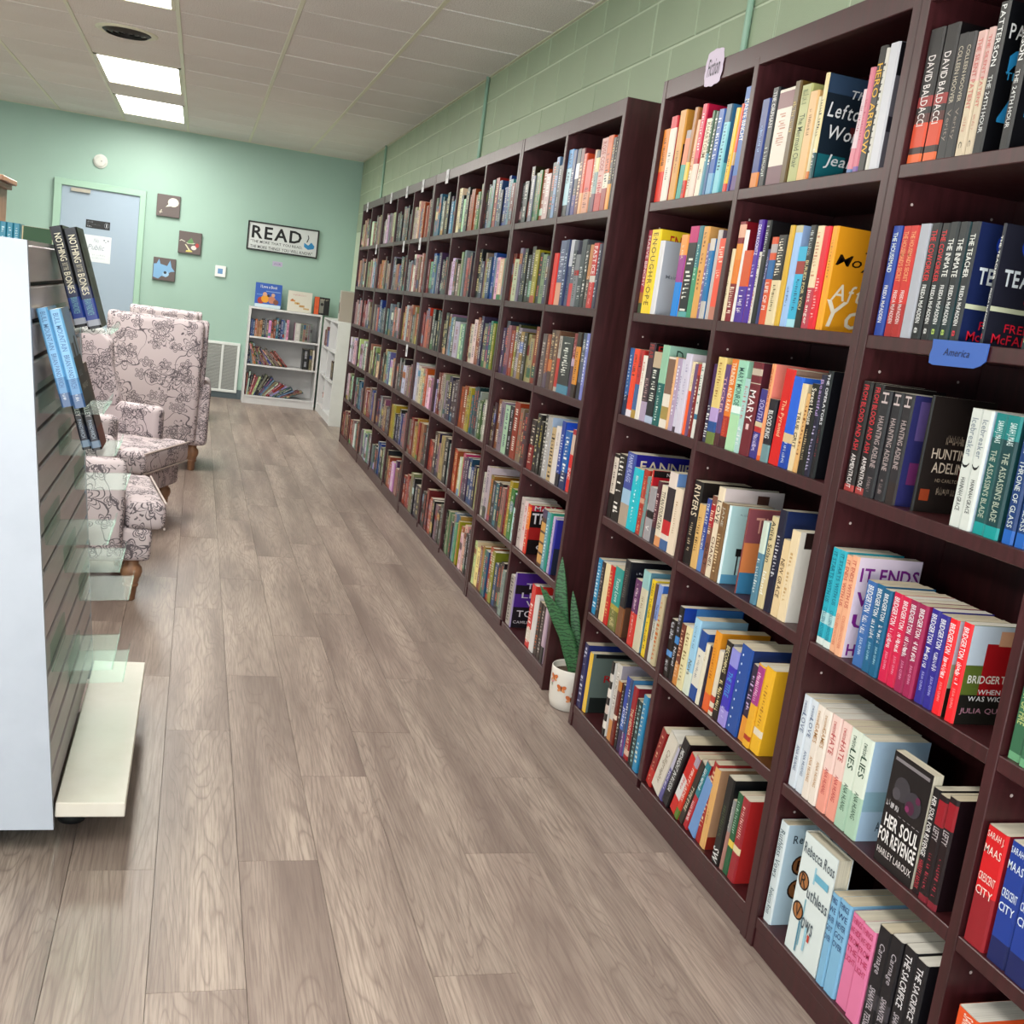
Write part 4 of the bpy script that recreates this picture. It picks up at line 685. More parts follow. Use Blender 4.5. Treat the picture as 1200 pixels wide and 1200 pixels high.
('N1',4,2,2.5541,0.0346,0.17,0.0,0.01,0,0,'e0b878','',[],[['~','6a5030',0.2,0.75,0.5]],[],'tan spine with brown lettering,second from left on fourth shelf,right column,fiction-tagged bookcase'),
('N1',4,2,2.5189,0.0262,0.191,0.0,0.01,0,0,'3f55a0','',[[0,0.3,'6a8fc8']],[['THE LAST','e8ecf4',0.06,0.35,0.5],['~','e0e4f0',0.4,0.7,0.5]],[],'blue spine with white lettering,third from left on fourth shelf,right column,fiction-tagged bookcase'),
('N1',4,2,2.4923,0.0296,0.204,0.0,0.01,0,0,'8a5a4a','',[[0.6,0.9,'b02a35']],[['~','f0d8c0',0.1,0.5,0.6],['QUILT','2a1a14',0.6,0.9,0.6]],[],'brown and red spine,fourth from left on fourth shelf,right column,fiction-tagged bookcase'),
('N1',4,2,2.4621,0.0336,0.233,0.0,0.01,0.17,0,'ecdcc4','e4d8d8',[],[['LOVE','3a2020',0.15,0.4,0.65],['CHANEL','6a3a30',0.55,0.9,0.5]],[[0.55,0.82,0.75,0.95,'6a4a42']],'tall cream hardcover,fifth from left on fourth shelf,right column,fiction-tagged bookcase'),
('N1',4,2,2.428,0.0343,0.199,0.0,0.01,0,0,'8a6a48','',[],[['JANE','c8c0b0',0.05,0.3,0.5],['~','e8d0a8',0.4,0.9,0.5]],[],'brown spine with cream lettering,sixth from left on fourth shelf,right column,fiction-tagged bookcase'),
('N1',4,2,2.3932,0.0114,0.198,0.0,0.01,0.13,0,'dfeef2','c4e6e8',[],[],[[0.28,0.0,0.31,0.38,'2a2a2a'],[0.24,0.36,0.36,0.46,'2a2a2a'],[0,0.0,1,0.12,'6aa8c8'],['T','The L','6a7a3a',0.45,0.6,0.95,0.72,'i'],['~','9ab0b8',0.2,0.88,0.8,0.91]],'pale aqua novel with black lollipop,seventh from left on fourth shelf,right column,fiction-tagged bookcase'),
('N1',4,2,2.2983,0.006,0.21,0.0,0.01,0.11,0,'8a4a4a','e0905a',[],[],[[0,0.6,1,1,'9a5a62'],[0,0.0,1,0.25,'4a8ab0'],['T','THE','e8b0a0',0.2,0.72,0.85,0.9]],'paperback with sunset cover,eighth from left on fourth shelf,right column,fiction-tagged bookcase'),
('N1',4,2,2.2169,0.0261,0.198,0.0,0.01,0,0,'5f8ba0','',[[0.62,1,'d0dcd0']],[['~','d8e0e0',0.45,0.9,0.5]],[],'grey blue spine with pale cap,ninth from left on fourth shelf,right column,fiction-tagged bookcase'),
('N1',4,2,2.1895,0.0293,0.216,0.002,0.01,0,0,'d8c8a0','',[],[['Anita Solan','222018',0.05,0.5,0.6],['Island','f0f0e8',0.6,0.85,0.5]],[],'sand spine with black script,tenth from left on fourth shelf,right column,fiction-tagged bookcase'),
('N1',4,2,2.159,0.0311,0.238,0.0,0.01,0,0,'23243f','2a3a68',[],[['~','c8c8d0',0.25,0.7,0.45]],[[0.55,0.75,1,1,'4f9fb0']],'navy hardcover with grey lettering,eleventh from left on fourth shelf,right column,fiction-tagged bookcase'),
('N1',4,2,2.1248,0.0321,0.177,0.002,0.01,0,0,'e8d0a8','',[],[['NEW GRACE','5a3a20',0.25,0.75,0.5]],[],'cream spine with brown lettering,twelfth from left on fourth shelf,right column,fiction-tagged bookcase'),
('N1',4,2,2.0922,0.0332,0.206,0,0.01,0,0,'ecd9b8','f0ece4',[],[['~','c8a878',0.2,0.8,0.3]],[[0.1,0.82,1,1,'3a2a28']],'cream paperback,last beside upright,thirteenth from left on fourth shelf,right column,fiction-tagged bookcase'),
('N1',5,1,3.187,0.0378,0.182,0.0,0.01,0,0,'3a9ac8','',[],[['~','e8f4fa',0.08,0.9,0.6]],[],'sky blue spine with white lettering,first from left on fifth shelf,left column,fiction-tagged bookcase'),
('N1',5,1,3.1473,0.033,0.181,0.0,0.01,0,0,'3a2f30','',[],[['~','a89a98',0.1,0.9,0.5]],[],'dark brown spine,second from left on fifth shelf,left column,fiction-tagged bookcase'),
('N1',5,1,3.1123,0.038,0.185,0.0,0.01,0,0,'ecdab0','',[],[],[],'plain cream spine,third from left on fifth shelf,left column,fiction-tagged bookcase'),
('N1',5,1,3.0733,0.0344,0.188,0.0,0.01,0,0,'cc2a25','',[],[['~','f0c080',0.1,0.9,0.55]],[],'red spine lettered in gold,fourth from left on fifth shelf,left column,fiction-tagged bookcase'),
('N1',5,1,3.0353,0.0682,0.195,0.0,0.01,0,0,'2f9f98','d8c850',[[0,0.32,'7a7a3a'],[0.32,0.4,'b8a848']],[['Tasty Love','e8f4f0',0.16,0.55,0.5],['~','e8d8a8',0.66,0.95,0.5]],[],'teal and olive spine,fifth from left on fifth shelf,left column,fiction-tagged bookcase'),
('N1',5,1,2.9653,0.045,0.234,0.0,0.01,0.18,0,'1f2028','1e2230',[[0,0.38,'8a5a35']],[['~','8a8078',0.1,0.5,0.4]],[['~','b8bcc8',0.1,0.84,0.7,0.87],[0,0.0,0.25,0.4,'6a4a38']],'black hardcover with bronze art,sixth from left on fifth shelf,left column,fiction-tagged bookcase'),
('N1',5,1,2.8724,0.0448,0.2,0.0,0.01,0,0,'6a2f6a','',[[0,0.5,'d8382c']],[['The Color','e8d0e8',0.15,0.45,0.4],['purple','f0b8a8',0.55,0.78,0.45],['~','f0d8d8',0.06,0.9,0.2]],[],'plum and vermilion spine,seventh from left on fifth shelf,left column,fiction-tagged bookcase'),
('N1',5,1,2.826,0.0474,0.239,0.0,0.01,0,0,'d8d0b8','6a9ab0',[[0.78,1,'9fc8c8']],[['~','8a6a4a',0.3,0.6,0.3]],[],'grey spine with aqua cap,eighth from left on fifth shelf,left column,fiction-tagged bookcase'),
('N1',5,1,2.7662,0.0283,0.227,0.0,0.01,0,0,'f2d22f','f2d84a',[],[['FRED TURNER','8a7a14',0.05,0.5,0.5],['~','7a6a10',0.55,0.9,0.4]],[],'yellow spine with dark lettering,ninth from left on fifth shelf,left column,fiction-tagged bookcase'),
('N1',5,1,2.7365,0.0158,0.222,0.0,0.01,0,0,'6a5048','',[],[],[],'narrow brown spine,tenth from left on fifth shelf,left column,fiction-tagged bookcase'),
('N1',5,1,2.7192,0.0266,0.225,0.002,0.01,0,0,'d4d2c8','4a80d8',[[0.55,1,'8fa5dc']],[['The Couple and Theory','23232a',0.25,0.72,0.55]],[],'white and blue spine,eleventh from left on fifth shelf,left column,fiction-tagged bookcase'),
('N1',5,1,2.6918,0.0276,0.204,0.004,0.01,0,0,'cfc0a0','',[],[['~','c8702a',0.1,0.95,0.6]],[],'beige spine with orange lettering,twelfth from left on fifth shelf,left column,fiction-tagged bookcase'),
('N1',5,2,2.605,0.0319,0.161,0.0,0.01,0,0,'2b211e','',[[0.36,0.46,'6a9fd8']],[['~','e8e8f0',0.05,0.35,0.6],['~','e8e8f0',0.7,0.9,0.6]],[],'black spine with white script,first from left on fifth shelf,right column,fiction-tagged bookcase'),
('N1',5,2,2.5721,0.0276,0.206,0.0,0.01,0.18,0,'201c22','1f4fb5',[[0.5,0.6,'4a90d0']],[['~','c8c8d8',0.1,0.35,0.5],['Novel','d8d8e0',0.55,0.8,0.5]],[[0.2,0.88,1,1,'5a9ae0']],'tall black and blue hardcover,second from left on fifth shelf,right column,fiction-tagged bookcase'),
('N1',5,2,2.5427,0.0297,0.168,0.005,0.01,0,0,'7a3a22','',[[0,0.35,'d8954f']],[['~','e8c0a0',0.1,0.9,0.5]],[],'brown over orange spine,third from left on fifth shelf,right column,fiction-tagged bookcase'),
('N1',5,2,2.5112,0.0352,0.172,0.006,0.01,0,0,'eadfb5','',[],[['~','8a7a4a',0.1,0.9,0.5]],[],'cream spine with olive lettering,fourth from left on fifth shelf,right column,fiction-tagged bookcase'),
('N1',5,2,2.4751,0.0361,0.206,0.008,0.01,0,0,'a9d4ee','',[[0,0.3,'dfe6d8']],[['~','4a7a9a',0.1,0.4,0.3],['Nova','6a6a5a',0.55,0.75,0.5]],[],'pale blue spine,fifth from left on fifth shelf,right column,fiction-tagged bookcase'),
('N1',5,2,2.4373,0.0401,0.185,0.012,0.01,0,0,'1f55a0','1f55a0',[[0.2,0.74,'e8e4d8']],[['~','5a6a8a',0.35,0.7,0.3]],[],'blue spine with white label,sixth from left on fifth shelf,right column,fiction-tagged bookcase'),
('N1',5,2,2.3955,0.0188,0.164,0.011,0.01,0,0,'ece4d0','',[],[['~','b8a078',0.1,0.3,0.4]],[],'plain ivory spine,seventh from left on fifth shelf,right column,fiction-tagged bookcase'),
('N1',5,2,2.3759,0.0153,0.163,0.012,0.01,0,0,'2a2340','',[],[],[],'narrow navy spine,eighth from left on fifth shelf,right column,fiction-tagged bookcase'),
('N1',5,2,2.359,0.0317,0.208,0.007,0.01,0,0,'e8a030','e8a030',[[0,0.22,'e8703a']],[['~','b8701a',0.1,0.6,0.35]],[],'wide orange spine,ninth from left on fifth shelf,right column,fiction-tagged bookcase'),
('N1',5,2,2.3257,0.0225,0.168,0.007,0.01,0,0,'e8dcc8','',[[0.2,0.3,'c84a3a'],[0.06,0.12,'c84a3a']],[],[],'white spine with red marks,tenth from left on fifth shelf,right column,fiction-tagged bookcase'),
('N1',5,2,2.3024,0.0335,0.203,0.012,0.01,0,0,'2a211c','8f8f92',[],[['BECOMING','e8dcb0',0.06,0.4,0.5],['~','e8d8a8',0.5,0.9,0.5]],[],'black spine lettered in cream,eleventh from left on fifth shelf,right column,fiction-tagged bookcase'),
('N1',5,2,2.2684,0.041,0.195,0.012,0.01,0,0,'4a3fc0','',[[0,0.22,'a89ae0'],[0.78,1,'9a9ae0']],[['THE TITLE','5ab8e8',0.3,0.62,0.5],['~','e8e8ff',0.75,0.9,0.4]],[],'violet and blue spine,twelfth from left on fifth shelf,right column,fiction-tagged bookcase'),
('N1',5,2,2.2253,0.0549,0.219,0.012,0.01,0,0,'2a5aa8','22407a',[],[['. . . . . . . . .','e8f0ff',0.1,0.95,0.5]],[],'thick blue hardcover with starry spine,thirteenth from left on fifth shelf,right column,fiction-tagged bookcase'),
('N1',5,2,2.1683,0.031,0.19,0.012,0.01,0,0,'3a2a48','',[[0,0.32,'e8a040']],[['~','c8b0d8',0.1,0.6,0.5]],[],'dark purple over orange spine,fourteenth from left on fifth shelf,right column,fiction-tagged bookcase'),
('N1',5,2,2.1359,0.0296,0.203,0.012,0.01,0,0,'edb73a','',[[0.52,0.98,'b04a90'],[0.08,0.14,'b8402a']],[['~','f0c8e0',0.1,0.45,0.5]],[],'yellow spine with pink label,fifteenth from left on fifth shelf,right column,fiction-tagged bookcase'),
('N1',5,2,2.1057,0.0399,0.207,0.012,0.01,0,0,'f0bd35','',[[0.2,0.28,'e8dcc8']],[['~','b8862a',0.2,0.7,0.35]],[],'thick yellow spine,sixteenth from left on fifth shelf,right column,fiction-tagged bookcase'),
('N1',6,1,3.187,0.0373,0.216,0.0,0.01,0.18,0,'3a3a6a','2a3a80',[],[['~','d8d8ec',0.05,0.95,0.55]],[],'navy hardcover with white lettering,first from left on bottom shelf,left column,fiction-tagged bookcase'),
('N1',6,1,3.1441,0.0276,0.199,0.0,0.01,0.16,0,'f0c850','76847f',[],[],[[0.05,0,1,0.26,'2a302e'],[0.06,0.93,0.9,1,'242424'],['T','R','b8252a',0.3,0.52,0.48,0.64],['T','UN','e8e8e8',0.5,0.52,0.9,0.64]],'narrow yellow spine,dark stormy cover,second from left on bottom shelf,left column,fiction-tagged bookcase'),
('N1',6,1,2.9476,0.0217,0.236,0.0,0.01,0,0,'2a2222','f0ece8',[[0.1,0.2,'ece4dc'],[0.3,0.42,'d8c8c0'],[0.52,0.64,'ece4dc'],[0.74,0.84,'d8d0c8']],[],[],'black spine with white blocks,third from left on bottom shelf,left column,fiction-tagged bookcase'),
('N1',6,1,2.9162,0.0346,0.242,0.0,0.01,0,0,'d8d2cc','b0aab5',[[0,0.27,'d89a5a']],[['~','f8f4f0',0.1,0.6,0.5],['~','8a8280',0.15,0.6,0.3]],[],'white over orange hardcover spine,fourth from left on bottom shelf,left column,fiction-tagged bookcase'),
('N1',6,1,2.8797,0.0245,0.2,0.0,0.01,0,0,'7a2f22','',[[0.4,0.47,'e8d8c8'],[0.85,1,'c88a4a']],[],[],'brown red spine,fifth from left on bottom shelf,left column,fiction-tagged bookcase'),
('N1',6,1,2.8542,0.0214,0.198,0.0,0.01,0,0,'2a2628','',[],[['~','d0c8c0',0.1,0.9,0.5]],[],'narrow black spine,sixth from left on bottom shelf,left column,fiction-tagged bookcase'),
('N1',6,1,2.831,0.0301,0.231,0.0,0.01,0,0,'2a4fb0','2a5ab8',[[0,0.3,'3a2a5a'],[0.3,0.5,'4a7ac8']],[['JOHN','f0f0f8',0.4,0.65,0.6]],[],'blue spine with white lettering,seventh from left on bottom shelf,left column,fiction-tagged bookcase'),
('N1',6,1,2.7991,0.0206,0.235,0.0,0.01,0,0,'4a5a80','4a8ab8',[[0,0.3,'7a4a8a']],[['~','e0e4ec',0.1,0.6,0.45],['~','f0f0f4',0.7,0.92,0.45]],[],'slate spine with white lettering,eighth from left on bottom shelf,left column,fiction-tagged bookcase'),
('N1',6,1,2.7767,0.0335,0.223,0.0,0.01,0,0,'a8262f','8a2a3a',[[0.06,0.14,'e0c0b0']],[['THE HENNA ARTIST','f0d8b8',0.3,0.92,0.55]],[[0.3,0.78,0.7,0.94,'b0a8a8']],'red spine lettered in cream,ninth from left on bottom shelf,left column,fiction-tagged bookcase'),
('N1',6,1,2.7415,0.0156,0.197,0.0,0.01,0,0,'2a2424','',[],[['~','c8b8a8',0.1,0.6,0.5]],[],'narrow black spine,tenth from left on bottom shelf,left column,fiction-tagged bookcase'),
('N1',6,1,2.7242,0.0273,0.197,0.0,0.01,0,0,'2f4a4a','',[],[['~','aed0d0',0.05,0.95,0.6]],[],'dark teal spine with pale script,eleventh from left on bottom shelf,left column,fiction-tagged bookcase'),
('N1',6,1,2.6952,0.0326,0.228,0.005,0.01,0,0,'3a94c0','',[],[['~','e8e8d8',0.1,0.9,0.5]],[],'blue spine,last beside upright,twelfth from left on bottom shelf,left column,fiction-tagged bookcase'),
('N1',6,2,2.605,0.0351,0.186,0.052,0.01,0,0,'9a1f1f','',[[0,0.3,'c8352c']],[['~','e8c0a0',0.1,0.95,0.3]],[],'leaning dark red spine,first from left on bottom shelf,right column,fiction-tagged bookcase'),
('N1',6,2,2.5694,0.0582,0.191,0.064,0.01,0,0,'e4dcd0','',[],[['Calligraphy','a89a88',0.25,0.85,0.4]],[],'leaning white spine with script,second from left on bottom shelf,right column,fiction-tagged bookcase'),
('N1',6,2,2.5093,0.0239,0.183,0.066,0.01,0,0,'6f6aa5','',[[0.6,1,'c8c4d8']],[['~','e8e4f4',0.45,0.8,0.4]],[],'leaning violet spine,third from left on bottom shelf,right column,fiction-tagged bookcase'),
('N1',6,2,2.4845,0.0387,0.219,0.068,0.01,0,0,'1f1c22','',[],[['MIDNIGHT IN RUSSIA','f0f0f0',0.15,0.8,0.45]],[],'leaning black spine with white capitals,fourth from left on bottom shelf,right column,fiction-tagged bookcase'),
('N1',6,2,2.4415,0.0358,0.195,0.068,0.01,0,0,'d82a24','',[[0.25,0.62,'e8e4e4']],[['~','d82a24',0.3,0.6,0.3]],[],'leaning red and white spine,fifth from left on bottom shelf,right column,fiction-tagged bookcase'),
('N1',6,2,2.4039,0.0231,0.208,0.068,0.01,0,0,'e0452f','',[[0,0.15,'6a8a3a'],[0.85,1,'b8a8b8']],[['FIRST LADIES','f8e8e0',0.2,0.72,0.5]],[],'leaning orange red spine,sixth from left on bottom shelf,right column,fiction-tagged bookcase'),
('N1',6,2,2.3792,0.0277,0.204,0.068,0.01,0,0,'3a2f28','',[],[['TYPE EYRE','e8e0c8',0.4,0.8,0.45]],[],'leaning dark brown spine,seventh from left on bottom shelf,right column,fiction-tagged bookcase'),
('N1',6,2,2.3498,0.0246,0.215,0.066,0.01,0,0,'c0303a','',[[0.5,1,'2a8a98']],[['~','f0f0f0',0.1,0.45,0.5],['~','f8e8e8',0.6,0.9,0.5]],[],'leaning teal and red spine,eighth from left on bottom shelf,right column,fiction-tagged bookcase'),
('N1',6,2,2.3244,0.0425,0.173,0.05,0.01,0,0,'7fa5d8','',[],[],[],'leaning pale blue spine,ninth from left on bottom shelf,right column,fiction-tagged bookcase'),
('N1',6,2,2.2803,0.025,0.224,0.028,0.01,0,0,'b02a2a','',[],[['~','e8c8a8',0.1,0.9,0.6]],[],'red spine with cream lettering,tenth from left on bottom shelf,right column,fiction-tagged bookcase'),
('N1',6,2,2.2548,0.0271,0.215,0.014,0.01,0.13,0,'e8b878','c8a080',[],[['~','a87a3a',0.5,0.7,0.3]],[[0,0.0,1,0.16,'a0392a'],[0.3,0.16,0.8,0.42,'3a2a22'],['T','Beloved','3a2a1a',0.25,0.84,1.0,0.95,'i']],'tan hardcover with portrait cover,eleventh from left on bottom shelf,right column,fiction-tagged bookcase'),
('N1',6,2,2.1801,0.0346,0.226,0.012,0.01,0,0,'22201f','1f2024',[],[['~','5a6a4a',0.3,0.7,0.4],['SW','f0f0f0',0.82,0.98,0.8]],[],'black spine with white scrawl,twelfth from left on bottom shelf,right column,fiction-tagged bookcase'),
('N1',6,2,2.1441,0.0141,0.181,0.01,0.01,0,0,'b88a80','',[[0.55,1,'9a9a98']],[['~','e8e0d8',0.1,0.4,0.4]],[],'dusty pink and grey spine,thirteenth from left on bottom shelf,right column,fiction-tagged bookcase'),
('N1',6,2,2.1285,0.0264,0.208,0.01,0.01,0,0,'2f6a48','',[[0.34,0.42,'f0d060']],[['~','b8d0c0',0.1,0.5,0.4]],[],'dark green spine with yellow square,fourteenth from left on bottom shelf,right column,fiction-tagged bookcase'),
('N1',6,2,2.1007,0.0326,0.21,0.01,0.01,0,0,'a82f3a','c83a3a',[[0.34,0.42,'e8d8b0']],[['~','f0d0c8',0.1,0.5,0.4]],[],'red spine with cream square,fifteenth from left on bottom shelf,right column,fiction-tagged bookcase'),
('N2',1,1,1.929,0.0439,0.248,0,0.01,0,0,'1a1518','',[[0,0.07,'e8702f'],[0.07,0.12,'3a1a14'],[0.12,0.3,'d84f25'],[0.3,0.37,'5a2018'],[0.42,0.5,'a03030']],[['DAVID BALDACCI','ece4e4',0.2,0.72,0.5]],[],'black spine with flames,first from left on top shelf,left column,nearest bookcase'),
('N2',1,1,1.8841,0.0396,0.248,0,0.01,0,0,'1a1518','',[[0,0.07,'e8702f'],[0.07,0.12,'3a1a14'],[0.12,0.3,'d84f25'],[0.3,0.37,'5a2018'],[0.42,0.5,'a03030']],[['DAVID BALDACCI','ece4e4',0.2,0.72,0.5]],[],'taller black spine with flames,second from left on top shelf,left column,nearest bookcase'),
('N2',1,1,1.8424,0.0295,0.224,0,0.01,0,0,'2e2d31','',[],[['COLLEEN HOOVER','c8bfae',0.1,0.55,0.42],['Verity','9a8f86',0.6,0.85,0.5]],[],'charcoal spine with grey script,third from left on top shelf,left column,nearest bookcase'),
('N2',1,1,1.8115,0.0253,0.22,0,0.01,0,0,'2e2d31','',[],[['COLLEEN HOOVER','c8bfae',0.1,0.55,0.42],['Verity','9a8f86',0.6,0.85,0.5]],[],'second charcoal spine with grey script,fourth from left on top shelf,left column,nearest bookcase'),
('N2',1,1,1.7852,0.0261,0.217,0,0.01,0,0,'d8c8b0','',[[0.6,1,'dcb8b2']],[['THE SILENT PATIENT','cc6a66',0.06,0.62,0.45],['~','c07a70',0.68,0.8,0.35],['C','3a3a3a',0.88,0.93,0.35]],[],'cream spine with rose lettering,fifth from left on top shelf,left column,nearest bookcase'),
('N2',1,1,1.7573,0.02,0.218,0,0.01,0,0,'d8c8b0','',[[0.6,1,'dcb8b2']],[['THE SILENT PATIENT','cc6a66',0.06,0.62,0.45],['~','c07a70',0.68,0.8,0.35],['C','3a3a3a',0.88,0.93,0.35]],[],'second cream spine with rose lettering,sixth from left on top shelf,left column,nearest bookcase'),
('N2',1,1,1.7359,0.0258,0.255,0,0.01,0.16,0,'17171b','16171c',[],[['PATTERSON','e8e8e8',0.02,0.42,0.5],['THE 24TH HOUR','d8d8d8',0.48,0.86,0.42]],[['T','PATTERSON','e8e8e8',0.05,0.76,1.0,0.86],['T','THE','4ab0e0',0.1,0.5,0.35,0.55],['T','24','3aa0d8',0.1,0.22,0.85,0.7,'b'],['T','HOUR','e0e0e0',0.4,0.06,1,0.16]],'tall black hardcover with huge blue numerals,seventh on top shelf,left column,nearest bookcase'),
('N2',1,1,1.6652,0.024,0.251,0,0.01,0.16,0,'17171b','16171c',[],[['PATTERSON','e8e8e8',0.02,0.42,0.5],['THE 24TH HOUR','d8d8d8',0.48,0.86,0.42]],[['T','PATTERSON','e8e8e8',0.05,0.76,1.0,0.86],['T','THE','4ab0e0',0.1,0.5,0.35,0.55],['T','24','3aa0d8',0.1,0.22,0.85,0.7,'b'],['T','HOUR','e0e0e0',0.4,0.06,1,0.16]],'second black hardcover with blue numerals,eighth from left on top shelf,left column,nearest bookcase'),
('N2',2,1,1.929,0.0282,0.213,0,0.01,0,0,'2f4fa5','',[],[['THE HOUSEMAID','e8f0f0',0.06,0.42,0.5],['FREIDA McFADDEN','f0f0f4',0.54,0.88,0.42]],[],'blue thriller spine,first from left on second shelf,left column,nearest bookcase'),
('N2',2,1,1.8991,0.0291,0.212,0,0.01,0,0,'d0342c','',[[0,0.3,'b02a28']],[["THE HOUSEMAID'S SECRET",'f0b080',0.05,0.5,0.5],['FREIDA McFADDEN','f0e0e0',0.58,0.88,0.42]],[],'red thriller spine beside blue one,second from left on second shelf,left column,nearest bookcase'),
('N2',2,1,1.8683,0.0273,0.211,0,0.01,0,0,'d0342c','',[[0,0.3,'b02a28']],[["THE HOUSEMAID'S SECRET",'f0b080',0.05,0.5,0.5],['FREIDA McFADDEN','f0e0e0',0.58,0.88,0.42]],[],'second red thriller spine,third from left on second shelf,left column,nearest bookcase'),
('N2',2,1,1.8395,0.0322,0.213,0,0.01,0,0,'b4b6c0','',[[0.0,1,'b4b6c0']],[],[],'plain silver spine,fourth from left on second shelf,left column,nearest bookcase'),
('N2',2,1,1.8052,0.0272,0.213,0,0.01,0,0,'26262b','',[],[['THE COWORKER','e0303a',0.06,0.5,0.6],['FREIDA McFADDEN','ececec',0.53,0.86,0.45],['8','d8d8d8',0.9,0.95,0.35]],[],'black spine with red capitals,fifth from left on second shelf,left column,nearest bookcase'),
('N2',2,1,1.777,0.0236,0.212,0,0.01,0,0,'26262b','',[],[['THE COWORKER','e0303a',0.06,0.5,0.6],['FREIDA McFADDEN','ececec',0.53,0.86,0.45],['8','d8d8d8',0.9,0.95,0.35]],[],'second black spine with red capitals,sixth from left on second shelf,left column,nearest bookcase'),
('N2',2,1,1.752,0.0249,0.213,0,0.01,0,0,'2c3034','',[[0,0.3,'24363a']],[['THE INMATE','ecece8',0.14,0.46,0.6],['FREIDA McFADDEN','ececec',0.53,0.86,0.45],['8','b8d070',0.9,0.95,0.35]],[],'dark teal spine with white capitals,seventh from left on second shelf,left column,nearest bookcase'),
('N2',2,1,1.7243,0.0252,0.212,0,0.01,0,0,'2c3034','4a6a70',[[0,0.3,'24363a']],[['THE INMATE','ecece8',0.14,0.46,0.6],['FREIDA McFADDEN','ececec',0.53,0.86,0.45],['8','b8d070',0.9,0.95,0.35]],[],'second dark teal spine,white capitals,eighth from left on second shelf,left column,nearest bookcase'),
('N2',2,1,1.6945,0.0236,0.211,0,0.01,0.15,0,'2f3036','25325f',[],[['THE TEACHER','ecece8',0.1,0.46,0.6],['FREIDA McFADDEN','ececec',0.53,0.86,0.45],['8','d84050',0.9,0.95,0.35]],[['C','2a4fc0',0.42,0.84,0.15],['T','THE','e8e8f0',0.55,0.66,0.8,0.7],['T','TEACHER','e8f0f4',0.1,0.5,1,0.64,'b'],[0,0.29,1,0.33,'d8dcc0'],['C','c8252a',0.5,0.4,0.055],[0.49,0.44,0.53,0.5,'6ac8e8'],['T','FREIDA','e8304a',0.25,0.13,0.8,0.2],['T','McFADDEN','e8304a',0.1,0.03,0.98,0.11]],'navy hardcover with pale blue capitals,ninth from left on second shelf,left column,nearest bookcase'),
('N2',2,1,1.6284,0.0085,0.208,0,0.02,0.15,0,'2a2a36','30313f',[],[['THE TEACHER','ecece8',0.1,0.46,0.6],['FREIDA McFADDEN','ececec',0.53,0.86,0.45],['8','d84050',0.9,0.95,0.35]],[['C','2a4fc0',0.42,0.84,0.15],['T','THE','e8e8f0',0.55,0.66,0.8,0.7],['T','TEACHER','e8f0f4',0.1,0.5,1,0.64,'b'],[0,0.29,1,0.33,'d8dcc0'],['C','c8252a',0.5,0.4,0.055],[0.49,0.44,0.53,0.5,'6ac8e8'],['T','FREIDA','e8304a',0.25,0.13,0.8,0.2],['T','McFADDEN','e8304a',0.1,0.03,0.98,0.11]],'dark paperback showing a red apple,tenth from left on second shelf,left column,nearest bookcase'),
('N2',2,1,1.5162,0.0188,0.205,0,0.01,0,0,'26262b','',[[0,0.3,'24363a']],[['THE INMATE','ecece8',0.14,0.46,0.6],['FREIDA McFADDEN','ececec',0.53,0.86,0.45],['8','b8d070',0.9,0.95,0.35]],[],'black spine cut by frame edge,eleventh from left on second shelf,left column,nearest bookcase'),
('N2',3,1,1.929,0.0336,0.223,0,0.01,0,0,'2c2426','',[[0,0.06,'b04a48']],[['FROM BLOOD AND ASH','d8404a',0.03,0.62,0.5],['ARMENTROUT','e8e0e0',0.66,0.97,0.45]],[],'charcoal spine lettered in red,first from left on third shelf,left column,nearest bookcase'),
('N2',3,1,1.8942,0.0326,0.221,0,0.01,0,0,'2c2426','',[[0,0.06,'b04a48']],[['FROM BLOOD AND ASH','d8404a',0.03,0.62,0.5],['ARMENTROUT','e8e0e0',0.66,0.97,0.45]],[],'second charcoal spine lettered in red,second from left on third shelf,left column,nearest bookcase'),
('N2',3,1,1.8605,0.0338,0.212,0,0.01,0,0,'353338','',[],[['H','c8b8b8',0.02,0.12,0.6],['HAUNTING ADELINE','b8a8a8',0.24,0.72,0.5],['~','9a8a8a',0.8,0.95,0.4]],[],'grey black spine with ornate lettering,third from left on third shelf,left column,nearest bookcase'),
('N2',3,1,1.8255,0.0317,0.212,0,0.01,0,0,'353338','',[],[['H','c8b8b8',0.02,0.12,0.6],['HAUNTING ADELINE','b8a8a8',0.24,0.72,0.5],['~','9a8a8a',0.8,0.95,0.4]],[],'second grey black ornate spine,fourth from left on third shelf,left column,nearest bookcase'),
('N2',3,1,1.7927,0.0313,0.212,0,0.01,0.15,0,'353136','3a3a70',[[0,0.2,'3a2e2c']],[['H','c8b8b8',0.02,0.12,0.6],['HUNTING ADELINE','b8a8a8',0.24,0.68,0.5]],[[0.1,0.6,0.6,0.95,'6a5a90'],[0.1,0.2,0.5,0.4,'7a3a70'],['T','HUNTING','d8d8ec',0.45,0.5,1,0.58],['T','ADELINE','d8d8ec',0.45,0.38,1,0.46]],'ornate spine with violet nebula cover,fifth from left on third shelf,left column,nearest bookcase'),
('N2',3,1,1.7261,0.009,0.217,0,0.02,0.14,0,'231e1f','2e2624',[],[],[[0.75,0.86,0.85,0.93,'a03a30'],[0.05,0.1,0.2,0.2,'a04a2a'],[0.6,0.3,0.8,0.42,'6a2a2a'],['T','HUNTING','d8c8b8',0.12,0.47,0.78,0.56],['T','ADELINE','d8c8b8',0.16,0.35,0.74,0.44],['T','HD CARLTON','a89888',0.25,0.27,0.65,0.3],['~','a89888',0.3,0.6,0.6,0.68],['~','a89888',0.3,0.16,0.6,0.23]],'dark brown novel with ornate titled cover,sixth on third shelf,left column,nearest bookcase'),
